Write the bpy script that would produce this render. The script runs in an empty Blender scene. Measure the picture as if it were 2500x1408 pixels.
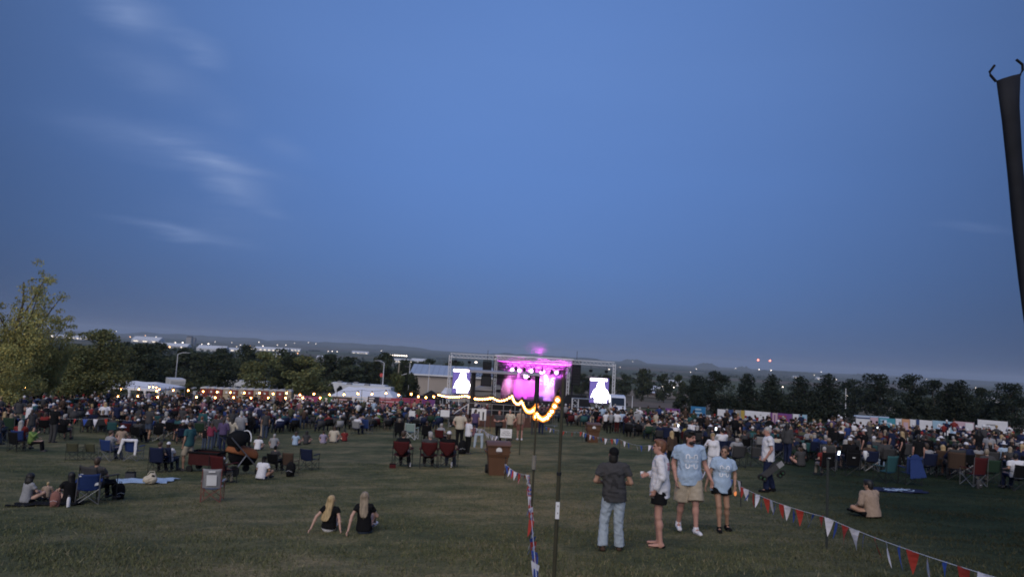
import bpy, math, random
import numpy as np
from mathutils import Vector, Matrix
from mathutils.bvhtree import BVHTree

random.seed(7)
rng = np.random.default_rng(7)
R = math.radians
SC = bpy.context.scene
COL = SC.collection

# ------------------------------------------------------------------ camera
FPX = 1750.0                       # focal length in pixels of the 2500 px wide photograph
PITCH, ROLL = R(5.2), R(3.18)
F0 = Vector((0, math.cos(PITCH), math.sin(PITCH)))
U0 = Vector((0, -math.sin(PITCH), math.cos(PITCH)))
X0 = Vector((1, 0, 0))
CR = X0 * math.cos(ROLL) + U0 * math.sin(ROLL)
CU = U0 * math.cos(ROLL) - X0 * math.sin(ROLL)
cam_data = bpy.data.cameras.new('camera')
cam_data.sensor_width = 36.0
cam_data.lens = 36.0 * FPX / 2500.0
cam_data.clip_start = 0.05
cam_data.clip_end = 60000
cam = bpy.data.objects.new('camera', cam_data)
COL.objects.link(cam)
cam.matrix_world = Matrix(((CR.x, CU.x, -F0.x, 0), (CR.y, CU.y, -F0.y, 0), (CR.z, CU.z, -F0.z, 0), (0, 0, 0, 1)))
SC.camera = cam

# ------------------------------------------------------------------ sky, sun, exposure
SC.view_settings.view_transform = 'Standard'
SC.view_settings.look = 'None'
SC.view_settings.exposure = 0.0
SC.view_settings.gamma = 1.0
SC.view_settings.use_curve_mapping = False
SUN_EL, SUN_AZ = R(38), R(195)     # the glow of the western sky behind the photographer

def ray(px, py):
    return (F0 + CR * ((px - 1250.0) / FPX) + CU * ((704.0 - py) / FPX))

def srgb(r, g, b):
    return tuple(((c / 255) / 12.92 if c / 255 <= 0.04045 else ((c / 255 + 0.055) / 1.055) ** 2.4) for c in (r, g, b))

world = bpy.data.worlds.new('World')
SC.world = world
world.use_nodes = True

def build_world():
    nt = world.node_tree
    N, L = nt.nodes, nt.links
    bg = N['Background']
    tc = N.new('ShaderNodeTexCoord')
    sep = N.new('ShaderNodeSeparateXYZ')
    L.new(tc.outputs['Generated'], sep.inputs[0])

    def math_node(op, a, b=None, c=None, clamp=False):
        m = N.new('ShaderNodeMath'); m.operation = op; m.use_clamp = clamp
        for i, v in enumerate((a, b, c)):
            if v is None: continue
            if isinstance(v, (int, float)): m.inputs[i].default_value = v
            else: L.new(v, m.inputs[i])
        return m.outputs[0]
    ramp = N.new('ShaderNodeValToRGB')
    e = ramp.color_ramp.elements
    stops = [(0.0, (88, 110, 157)), (0.04, (89, 114, 165)), (0.12, (92, 124, 182)), (0.24, (97, 133, 197)),
             (0.38, (101, 137, 201)), (0.55, (96, 132, 197)), (1.0, (82, 116, 180))]
    e[0].position, e[0].color = 0.0, (*srgb(*stops[0][1]), 1)
    e[1].position, e[1].color = 1.0, (*srgb(*stops[-1][1]), 1)
    for p, c in stops[1:-1]:
        x = e.new(p); x.color = (*srgb(*c), 1)
    L.new(math_node('MAXIMUM', sep.outputs[2], 0.0), ramp.inputs[0])
    sky = N.new('ShaderNodeTexSky'); sky.sky_type = 'NISHITA'; sky.sun_disc = False
    sky.sun_elevation = R(4); sky.sun_rotation = R(180); sky.ozone_density = 6.0; sky.altitude = 1200
    sk = N.new('ShaderNodeVectorMath'); sk.operation = 'SCALE'; sk.inputs[3].default_value = 0.12
    L.new(sky.outputs[0], sk.inputs[0])
    mix = N.new('ShaderNodeMix'); mix.data_type = 'RGBA'; mix.inputs[0].default_value = 0.12
    L.new(ramp.outputs[0], mix.inputs[6]); L.new(sk.outputs[0], mix.inputs[7])
    # thin cirrus streaks: gnomonic coordinates a = x/y, h = z/y in front of the viewer
    front = math_node('GREATER_THAN', sep.outputs[1], 0.05)
    ysafe = math_node('MAXIMUM', sep.outputs[1], 0.05)
    a = math_node('DIVIDE', sep.outputs[0], ysafe)
    h = math_node('DIVIDE', sep.outputs[2], ysafe)
    comb = N.new('ShaderNodeCombineXYZ'); L.new(a, comb.inputs[0]); L.new(h, comb.inputs[1])
    def ah(px, py):
        d = ray(px, py); return d.x / d.y, d.z / d.y
    streaks = [((90, 270), (650, 432), 40, 0.36), ((380, 352), (640, 428), 16, 0.62), ((470, 425), (650, 487), 27, 0.55),
               ((230, 535), (590, 590), 12, 0.40), ((190, -40), (420, 75), 40, 0.50), ((400, 75), (540, 148), 24, 0.52),
               ((200, 120), (490, 215), 42, 0.24), ((620, 335), (750, 392), 20, 0.20), ((470, 215), (600, 320), 36, 0.14),
               ((2270, 555), (2470, 570), 10, 0.15), ((330, 520), (720, 560), 60, 0.12), ((600, 505), (700, 530), 12, 0.2)]
    tot = None
    # shared turbulence for feathered edges
    nz = N.new('ShaderNodeTexNoise'); nz.inputs['Scale'].default_value = 7; nz.inputs['Detail'].default_value = 9
    nz.inputs['Roughness'].default_value = 0.62
    mpn = N.new('ShaderNodeMapping'); mpn.inputs['Rotation'].default_value = (0, 0, R(16)); mpn.inputs['Scale'].default_value = (0.55, 3.6, 1)
    L.new(comb.outputs[0], mpn.inputs[0]); L.new(mpn.outputs[0], nz.inputs['Vector'])
    sepn = N.new('ShaderNodeVectorMath'); sepn.operation = 'MULTIPLY_ADD'
    L.new(nz.outputs['Color'], sepn.inputs[0]); sepn.inputs[1].default_value = (0.05, 0.05, 0)
    addv = N.new('ShaderNodeVectorMath'); addv.operation = 'ADD'
    sepn.inputs[2].default_value = (-0.025, -0.025, 0)
    L.new(comb.outputs[0], addv.inputs[0]); L.new(sepn.outputs[0], addv.inputs[1])
    for p, q, w, amp in streaks:
        a0, h0 = ah(*p); a1, h1 = ah(*q)
        ang = math.atan2(h1 - h0, a1 - a0); ln = math.hypot(a1 - a0, h1 - h0)
        mp = N.new('ShaderNodeMapping'); mp.vector_type = 'TEXTURE'
        # heads of the streaks (the lower, right ends) are denser: shift the centre towards them
        mp.inputs['Location'].default_value = (a0 * 0.42 + a1 * 0.58, h0 * 0.42 + h1 * 0.58, 0)
        mp.inputs['Rotation'].default_value = (0, 0, ang)
        mp.inputs['Scale'].default_value = (ln * 0.68, w / FPX * 1.9, 1)
        L.new(addv.outputs[0], mp.inputs[0])
        ln_ = N.new('ShaderNodeVectorMath'); ln_.operation = 'LENGTH'; L.new(mp.outputs[0], ln_.inputs[0])
        g = math_node('SUBTRACT', 1.0, ln_.outputs['Value'], clamp=True)
        g = math_node('POWER', g, 1.35)
        g = math_node('MULTIPLY', g, amp * 0.95)
        tot = g if tot is None else math_node('ADD', tot, g)
    nmr = N.new('ShaderNodeMapRange'); nmr.inputs[1].default_value = 0.36; nmr.inputs[2].default_value = 0.66; nmr.inputs[3].default_value = 0.42; nmr.inputs[4].default_value = 1.15; L.new(nz.outputs['Fac'], nmr.inputs[0])
    nmod = nmr.outputs[0]
    tot = math_node('MULTIPLY', tot, nmod)
    tot = math_node('MULTIPLY', tot, front, clamp=True)
    # faint haze banks over the whole lower sky
    nb = N.new('ShaderNodeTexNoise'); nb.inputs['Scale'].default_value = 1.6; nb.inputs['Detail'].default_value = 3
    mb = N.new('ShaderNodeMapping'); mb.inputs['Scale'].default_value = (1, 1, 3.0); L.new(tc.outputs['Generated'], mb.inputs[0]); L.new(mb.outputs[0], nb.inputs['Vector'])
    bank = math_node('MULTIPLY_ADD', nb.outputs['Fac'], 0.18, 0.95)
    side = math_node('MULTIPLY', sep.outputs[0], sep.outputs[0])
    side = math_node('MAXIMUM', math_node('MULTIPLY_ADD', side, -1.38, 0.985), 0.52)
    bank = math_node('MULTIPLY', bank, side)
    sc_ = N.new('ShaderNodeVectorMath'); sc_.operation = 'SCALE'
    L.new(mix.outputs[2], sc_.inputs[0]); L.new(bank, sc_.inputs[3])
    cl = N.new('ShaderNodeMix'); cl.data_type = 'RGBA'
    L.new(tot, cl.inputs[0]); L.new(sc_.outputs[0], cl.inputs[6]); cl.inputs[7].default_value = (*srgb(138, 160, 204), 1)
    L.new(cl.outputs[2], bg.inputs[0])
    bg.inputs[1].default_value = 1.0
build_world()

sun_data = bpy.data.lights.new('sun', 'SUN')
sun_data.energy = 1.75
sun_data.angle = R(55)
sun_data.color = (1.0, 0.90, 0.78)
sun = bpy.data.objects.new('sun', sun_data)
COL.objects.link(sun)
sdir = Vector((math.sin(SUN_AZ) * math.cos(SUN_EL), math.cos(SUN_AZ) * math.cos(SUN_EL), math.sin(SUN_EL)))
sun.rotation_euler = sdir.to_track_quat('Z', 'Y').to_euler()

SC.render.engine = 'CYCLES'
SC.cycles.use_denoising = True
SC.cycles.max_bounces = 5
SC.cycles.diffuse_bounces = 2
SC.cycles.glossy_bounces = 2
SC.cycles.transmission_bounces = 3
SC.cycles.volume_bounces = 0
SC.cycles.transparent_max_bounces = 8
SC.cycles.sample_clamp_indirect = 3.0
SC.cycles.use_adaptive_sampling = False
SC.cycles.pixel_filter_type = 'BLACKMAN_HARRIS'
SC.cycles.filter_width = 1.85

# ------------------------------------------------------------------ terrain height (camera eye at z = 0)
_PY = [-40, 0, 4, 8, 12, 16, 23, 34, 53, 80, 105, 130, 170, 240, 400, 800, 1500, 3000, 6000, 9000, 13000, 20000]
_PZ = [-1.2, -1.7, -2.1, -2.6, -3.12, -3.6, -4.12, -4.85, -5.85, -7.1, -8.4, -10.0, -12.0, -15.5, -21, -30, -40, -52, -60, -55, -30, -40]
_gx = np.linspace(-40, 260, 1201)
_gz = np.interp(_gx, _PY, _PZ)
_k = np.exp(-np.linspace(-2.2, 2.2, 25) ** 2); _k /= _k.sum()
_gz = np.concatenate([_gz[:12], np.convolve(_gz, _k, 'valid'), _gz[-12:]])

def H(x, y):
    """ground height; works on numbers and arrays"""
    x = np.asarray(x, float); y = np.asarray(y, float)
    z = np.where(y < 255, np.interp(y, _gx, _gz), np.interp(y, _PY, _PZ))
    xr = np.clip(x, -9, 9) * 0.045
    fade = np.clip(1.0 - (y - 130) / 200.0, 0.0, 1.0)
    c = xr + 0.02 * np.minimum(0, x + 9) + 0.02 * np.clip(x - 9, 0, 45)
    z = z + c * np.where(y < 130, 1.0, fade)
    far = np.clip((y - 300) / 1500.0, 0, 1)
    z = z + far * (4.0 * np.sin(x / 610 + 1.3) * np.sin(y / 830 + .4) + 2.0 * np.sin(x / 231 + y / 350))
    ridge = np.clip((y - 7000) / 5000.0, 0, 1)
    z = z + ridge * (14 * np.sin(x / 1900 + 2.1) + 8 * np.sin(x / 760 + .5) + 5 * np.sin(x / 310))
    bump = np.where(y < 140, 0.03 * np.sin(x * 0.9 + 1) * np.sin(y * 0.7) + 0.02 * np.sin(x * 2.1 + y * 1.3), 0)
    return z + bump

def Hf(x, y):
    return float(H(x, y))

def gp(px, py):
    """where the sight line through a pixel of the photograph meets the ground"""
    d = ray(px, py); d = d / d.y
    lo, hi = 3.0, 400.0
    prev = 3.0
    t = 3.0
    while t < hi:
        if d.z * t < Hf(d.x * t, t): break
        prev = t; t *= 1.03
    lo, hi = prev, t
    for _ in range(30):
        m = (lo + hi) / 2
        if d.z * m < Hf(d.x * m, m): hi = m
        else: lo = m
    return Vector((d.x * hi, hi, Hf(d.x * hi, hi)))

def at(px, py, y):
    """point on a sight line at forward distance y"""
    d = ray(px, py); d = d / d.y
    return Vector((d.x * y, y, d.z * y))

def atg(px, y, py=950):
    """ground point in the direction of pixel column px at forward distance y"""
    p = at(px, py, y)
    for _ in range(4):
        z = Hf(p.x, y)
        # follow the leaning column: find the pixel row that sees the ground there
        w = Vector((p.x, y, z)); f = w.dot(F0)
        v = w.dot(CU) / f
        d = ray(px, 704 - v * FPX); d = d / d.y
        p = Vector((d.x * y, y, z))
    return Vector((p.x, y, Hf(p.x, y)))

def pixel(w):
    f = w.dot(F0)
    return (1250 + FPX * w.dot(CR) / f, 704 - FPX * w.dot(CU) / f)

# ------------------------------------------------------------------ materials
MATS = {}
def mat(key, color, rough=0.85, var=0.18, scale=14.0, metal=0.0, emit=None, estr=0.0, bump=0.0, spec=0.25, trans=0.0, alpha=None, stretch=None):
    if key in MATS: return MATS[key]
    m = bpy.data.materials.new(key); m.use_nodes = True
    nt = m.node_tree; N, L = nt.nodes, nt.links
    b = N['Principled BSDF']
    b.inputs['Roughness'].default_value = rough
    b.inputs['Metallic'].default_value = metal
    b.inputs['Specular IOR Level'].default_value = spec
    if trans: b.inputs['Transmission Weight'].default_value = trans
    if var > 0:
        tc = N.new('ShaderNodeTexCoord')
        nz = N.new('ShaderNodeTexNoise'); nz.inputs['Scale'].default_value = scale; nz.inputs['Detail'].default_value = 4
        nz.inputs['Roughness'].default_value = 0.6
        if stretch:
            mp = N.new('ShaderNodeMapping'); mp.inputs['Scale'].default_value = stretch
            L.new(tc.outputs['Object'], mp.inputs[0]); L.new(mp.outputs[0], nz.inputs['Vector'])
        else:
            L.new(tc.outputs['Object'], nz.inputs['Vector'])
        mr = N.new('ShaderNodeMapRange'); mr.inputs[1].default_value = 0.25; mr.inputs[2].default_value = 0.75
        mr.inputs[3].default_value = 1 - var; mr.inputs[4].default_value = 1 + var
        L.new(nz.outputs['Fac'], mr.inputs[0])
        sc = N.new('ShaderNodeVectorMath'); sc.operation = 'SCALE'
        sc.inputs[0].default_value = color; L.new(mr.outputs[0], sc.inputs[3])
        L.new(sc.outputs[0], b.inputs['Base Color'])
        if bump:
            bp = N.new('ShaderNodeBump'); bp.inputs['Strength'].default_value = bump; bp.inputs['Distance'].default_value = 0.02
            L.new(nz.outputs['Fac'], bp.inputs['Height']); L.new(bp.outputs[0], b.inputs['Normal'])
    else:
        b.inputs['Base Color'].default_value = (*color, 1)
    if emit:
        b.inputs['Emission Color'].default_value = (*emit, 1)
        b.inputs['Emission Strength'].default_value = estr
    if alpha is not None: b.inputs['Alpha'].default_value = alpha
    MATS[key] = m
    return m

# ------------------------------------------------------------------ mesh building
class MB:
    def __init__(s): s.v = []; s.f = []
    def add(s, vs, fs):
        o = len(s.v); s.v.extend([tuple(p) for p in vs]); s.f.extend([tuple(i + o for i in f) for f in fs]); return s
    def box(s, c, d, rz=0.0, m=None, taper=1.0):
        x, y, z = d[0] / 2, d[1] / 2, d[2] / 2
        vs = [Vector((sx * x * (taper if sz > 0 else 1), sy * y * (taper if sz > 0 else 1), sz * z)) for sz in (-1, 1) for sy in (-1, 1) for sx in (-1, 1)]
        M_ = m if m is not None else Matrix.Rotation(rz, 3, 'Z')
        vs = [M_ @ p + Vector(c) for p in vs]
        return s.add(vs, [(0, 2, 3, 1), (4, 5, 7, 6), (0, 1, 5, 4), (2, 6, 7, 3), (0, 4, 6, 2), (1, 3, 7, 5)])
    def tube(s, p0, p1, r0, r1=None, n=6, cap=True):
        r1 = r0 if r1 is None else r1
        p0, p1 = Vector(p0), Vector(p1)
        d = (p1 - p0)
        if d.length < 1e-6: return s
        d.normalize()
        a = d.orthogonal().normalized(); b = d.cross(a)
        vs = []
        for p, r in ((p0, r0), (p1, r1)):
            for i in range(n):
                t = 2 * math.pi * i / n
                vs.append(p + (a * math.cos(t) + b * math.sin(t)) * r)
        fs = [(i, (i + 1) % n, n + (i + 1) % n, n + i) for i in range(n)]
        if cap: fs += [tuple(range(n - 1, -1, -1)), tuple(range(n, 2 * n))]
        return s.add(vs, fs)
    def path(s, pts, r, n=5, r_end=None):
        pts = [Vector(p) for p in pts]; m = len(pts)
        vs = []
        for i, p in enumerate(pts):
            d = (pts[min(i + 1, m - 1)] - pts[max(i - 1, 0)]).normalized()
            ref = Vector((0, 0, 1)) if abs(d.z) < 0.95 else Vector((1, 0, 0))
            a = d.cross(ref).normalized(); b = d.cross(a)
            rr = r if r_end is None else r + (r_end - r) * i / (m - 1)
            for k in range(n):
                t = 2 * math.pi * k / n
                vs.append(p + (a * math.cos(t) + b * math.sin(t)) * rr)
        fs = [(i * n + k, i * n + (k + 1) % n, (i + 1) * n + (k + 1) % n, (i + 1) * n + k) for i in range(m - 1) for k in range(n)]
        fs += [tuple(range(n - 1, -1, -1)), tuple(range((m - 1) * n, m * n))]
        return s.add(vs, fs)
    def prism(s, poly, axis0, axis1, normal, origin, depth):
        """polygon (u,v) extruded by depth along normal"""
        a, b, nn, o = Vector(axis0), Vector(axis1), Vector(normal), Vector(origin)
        k = len(poly)
        vs = [o + a * u + b * v for u, v in poly] + [o + a * u + b * v + nn * depth for u, v in poly]
        fs = [tuple(range(k)), tuple(range(2 * k - 1, k - 1, -1))] + [(i, k + i, k + (i + 1) % k, (i + 1) % k) for i in range(k)]
        return s.add(vs, fs)
    def lathe(s, prof, n=12, c=(0, 0, 0)):
        vs = []; c = Vector(c)
        for r, z in prof:
            for k in range(n):
                t = 2 * math.pi * k / n
                vs.append(c + Vector((r * math.cos(t), r * math.sin(t), z)))
        m = len(prof)
        fs = [(i * n + k, i * n + (k + 1) % n, (i + 1) * n + (k + 1) % n, (i + 1) * n + k) for i in range(m - 1) for k in range(n)]
        fs += [tuple(range(n - 1, -1, -1)), tuple(range((m - 1) * n, m * n))]
        return s.add(vs, fs)
    def ball(s, c, r, n=8, m=5, sx=1, sy=1, sz=1):
        c = Vector(c); vs = [c + Vector((0, 0, r * sz))]
        for i in range(1, m):
            p = math.pi * i / m
            for k in range(n):
                t = 2 * math.pi * k / n
                vs.append(c + Vector((r * sx * math.sin(p) * math.cos(t), r * sy * math.sin(p) * math.sin(t), r * sz * math.cos(p))))
        vs.append(c - Vector((0, 0, r * sz)))
        fs = [(0, 1 + k, 1 + (k + 1) % n) for k in range(n)]
        for i in range(m - 2):
            a = 1 + i * n
            fs += [(a + k, a + n + k, a + n + (k + 1) % n, a + (k + 1) % n) for k in range(n)]
        a = 1 + (m - 2) * n; e = len(vs) - 1
        fs += [(a + k, e, a + (k + 1) % n) for k in range(n)]
        return s.add(vs, fs)
    def mesh(s, name, smooth=False):
        me = bpy.data.meshes.new(name); me.from_pydata(s.v, [], s.f); me.update()
        if smooth: me.shade_smooth()
        return me
    def build(s, name, m, parent=None, smooth=False):
        return obj(name, s.mesh(name, smooth), m, parent)

def obj(name, me, m=None, parent=None):
    o = bpy.data.objects.new(name, me); COL.objects.link(o)
    if m is not None:
        if not me.materials: me.materials.append(None)
        o.material_slots[0].link = 'OBJECT'; o.material_slots[0].material = m
    if parent is not None: o.parent = parent
    return o

USED_LABELS = {}
def tag(o, label, cat, group=None, kind=None):
    o['label'] = label; o['category'] = cat
    if group: o['group'] = group
    if kind: o['kind'] = kind
    USED_LABELS.setdefault(label, []).append(o)
    return o

def thing(name, label, cat, loc=(0, 0, 0), rz=0.0, group=None):
    o = bpy.data.objects.new(name, None); COL.objects.link(o)
    o.empty_display_size = 0.2
    o.location = loc; o.rotation_euler = (0, 0, rz)
    return tag(o, label, cat, group)

def struct(o, kind='structure', label=None):
    o['kind'] = kind
    if label: o['label'] = label
    return o

CHILDREN = {}
def copy_tree(o, parent=None):
    c = o.copy(); COL.objects.link(c); c.parent = parent
    for ch in list(o.children): copy_tree(ch, c)
    return c

# ------------------------------------------------------------------ implicit surfaces (bodies, clothes, hair)
def v3(*a): return np.array(a, float)

def cap(a, b, ra, rb=None, k=0.03, sq=None, flat=False, sub=False):
    return dict(t='c', a=np.array(a, float), b=np.array(b, float), ra=ra, rb=ra if rb is None else rb, k=k, sq=sq, flat=flat, sub=sub)

def ell(c, r, M_=None, k=0.03, sub=False):
    return dict(t='e', c=np.array(c, float), r=np.array(r, float), M=None if M_ is None else np.array(M_, float), k=k, sub=sub)

def sdf_field(prims, h, cuts=(), fold=None):
    lo = np.full(3, 1e9); hi = np.full(3, -1e9)
    for p in prims:
        if p['sub']: continue
        if p['t'] == 'c':
            r = max(p['ra'], p['rb']) * (max(1.0, p['sq'][1]) if p['sq'] else 1)
            l = np.minimum(p['a'], p['b']) - r; u = np.maximum(p['a'], p['b']) + r
        else:
            r = p['r'].max(); l = p['c'] - r; u = p['c'] + r
        lo = np.minimum(lo, l); hi = np.maximum(hi, u)
    lo -= 3 * h; hi += 3 * h
    n = np.ceil((hi - lo) / h).astype(int) + 1
    f = np.full(n, 0.2)
    ax = [lo[i] + h * np.arange(n[i]) for i in range(3)]
    for p in prims:
        mg = p['k'] * 1.2 + 3 * h
        if p['t'] == 'c':
            r = max(p['ra'], p['rb']) * (max(1.0, p['sq'][1]) if p['sq'] else 1) + mg
            l = np.minimum(p['a'], p['b']) - r; u = np.maximum(p['a'], p['b']) + r
        else:
            r = p['r'].max() + mg; l = p['c'] - r; u = p['c'] + r
        i0 = np.clip(((l - lo) / h).astype(int), 0, n - 1); i1 = np.clip(np.ceil((u - lo) / h).astype(int) + 1, 1, n)
        if np.any(i1 <= i0): continue
        sl = tuple(slice(i0[i], i1[i]) for i in range(3))
        X = np.stack(np.meshgrid(ax[0][sl[0]], ax[1][sl[1]], ax[2][sl[2]], indexing='ij'), -1)
        if p['t'] == 'c':
            ba = p['b'] - p['a']; L2 = max(ba @ ba, 1e-12)
            t0 = ((X - p['a']) @ ba) / L2; t = np.clip(t0, 0, 1)
            q = X - p['a'] - t[..., None] * ba
            if p['sq']:
                nn = np.array(p['sq'][0], float); nn /= np.linalg.norm(nn)
                c = q @ nn
                q = q + (c / p['sq'][1] - c)[..., None] * nn
            rr = p['ra'] + (p['rb'] - p['ra']) * t
            if p['flat']:
                ql = X - p['a'] - t0[..., None] * ba
                if p['sq']:
                    c = ql @ nn; ql = ql + (c / p['sq'][1] - c)[..., None] * nn
                dl = np.linalg.norm(ql, axis=-1) - (p['ra'] + (p['rb'] - p['ra']) * np.clip(t0, -0.1, 1.1))
                d = np.maximum(dl, np.maximum(-t0, t0 - 1) * math.sqrt(L2))
            else:
                d = np.linalg.norm(q, axis=-1) - rr
        else:
            q = X - p['c']
            if p['M'] is not None: q = q @ p['M']
            k0 = np.linalg.norm(q / p['r'], axis=-1); k1 = np.linalg.norm(q / p['r'] ** 2, axis=-1)
            d = k0 * (k0 - 1) / np.maximum(k1, 1e-9)
        a = f[sl]; k = p['k']
        if p['sub']:
            d = -d
            hh = np.clip(0.5 - 0.5 * (a - d) / k, 0, 1)
            f[sl] = a * (1 - hh) + d * hh + k * hh * (1 - hh)
        else:
            hh = np.clip(0.5 + 0.5 * (d - a) / k, 0, 1)
            f[sl] = d * (1 - hh) + a * hh - k * hh * (1 - hh)
    if fold or cuts:
        X = np.stack(np.meshgrid(*ax, indexing='ij'), -1)
    if fold:
        amp, wl, seed = fold
        g = np.random.default_rng(seed)
        w = 0
        for i in range(5):
            kv = g.normal(size=3); kv[2] *= 0.8; kv /= np.linalg.norm(kv)
            k2 = g.normal(size=3); k2 /= np.linalg.norm(k2)
            s_ = 2 * math.pi / (wl * g.uniform(0.6, 1.6))
            w = w + np.sin((X @ kv) * s_ + 1.7 * np.sin((X @ k2) * s_ * 0.6 + g.uniform(0, 6)) + g.uniform(0, 6))
        f = f + amp * (np.abs(w) / 2.2 - 0.6)
    for pt, nn in cuts:
        f = np.maximum(f, (X - np.array(pt, float)) @ np.array(nn, float))
    return f, lo

def surface_nets(f, lo, h):
    s = f < 0
    n = np.array(f.shape)
    c = [slice(0, -1), slice(1, None)]
    cnt = np.zeros(n - 1, int)
    acc = np.zeros((*(n - 1), 3))
    corner = {}
    for i in (0, 1):
        for j in (0, 1):
            for k in (0, 1):
                corner[i, j, k] = f[c[i], c[j], c[k]]
    for ax in range(3):
        for o1 in (0, 1):
            for o2 in (0, 1):
                a = [0, 0, 0]; b = [0, 0, 0]
                oth = [q for q in range(3) if q != ax]
                a[oth[0]] = b[oth[0]] = o1; a[oth[1]] = b[oth[1]] = o2; b[ax] = 1
                fa, fb = corner[tuple(a)], corner[tuple(b)]
                m = (fa < 0) != (fb < 0)
                with np.errstate(divide='ignore', invalid='ignore'):
                    t = np.where(m, fa / (fa - fb), 0)
                cnt += m
                for q in range(3):
                    acc[..., q] += np.where(m, a[q] + (t if q == ax else 0), 0)
    act = cnt > 0
    idx = np.full(act.shape, -1); na = int(act.sum()); idx[act] = np.arange(na)
    ii = np.argwhere(act)
    V = lo + h * (ii + acc[act] / cnt[act][:, None])
    F = []
    for ax in range(3):
        o1, o2 = [q for q in range(3) if q != ax]
        sa = [slice(None)] * 3; sb = [slice(None)] * 3
        sa[ax] = slice(0, -1); sb[ax] = slice(1, None)
        A, B = s[tuple(sa)], s[tuple(sb)]
        e = np.argwhere(A != B)
        if len(e) == 0: continue
        ok = (e[:, o1] > 0) & (e[:, o2] > 0) & (e[:, o1] < n[o1] - 1) & (e[:, o2] < n[o2] - 1)
        e = e[ok]
        d1 = np.zeros(3, int); d1[o1] = 1
        d2 = np.zeros(3, int); d2[o2] = 1
        q = [idx[tuple((e - w).T)] for w in (d1 + d2, d2, 0 * d1, d1)]
        q = np.stack(q, 1)
        ins = A[tuple(e.T)]
        flip = ins if ax != 1 else ~ins
        q[~flip] = q[~flip][:, ::-1]
        F.append(q)
    return V, np.concatenate(F) if F else np.zeros((0, 4), int)

def np_mesh(name, V, F, smooth=True):
    me = bpy.data.meshes.new(name)
    F = np.asarray(F, dtype=np.int32); V = np.asarray(V, dtype=np.float32)
    k = F.shape[1]
    me.vertices.add(len(V)); me.vertices.foreach_set('co', V.ravel())
    me.loops.add(F.size); me.loops.foreach_set('vertex_index', F.ravel())
    me.polygons.add(len(F)); me.polygons.foreach_set('loop_start', np.arange(0, F.size, k, dtype=np.int32))
    if smooth: me.polygons.foreach_set('use_smooth', np.ones(len(F), dtype=bool))
    me.update(calc_edges=True)
    return me

def sdf_mesh(name, prims, h, cuts=(), fold=None):
    f, lo = sdf_field(prims, h, cuts, fold)
    V, F = surface_nets(f, lo, h)
    return np_mesh(name, V, F)
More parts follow.
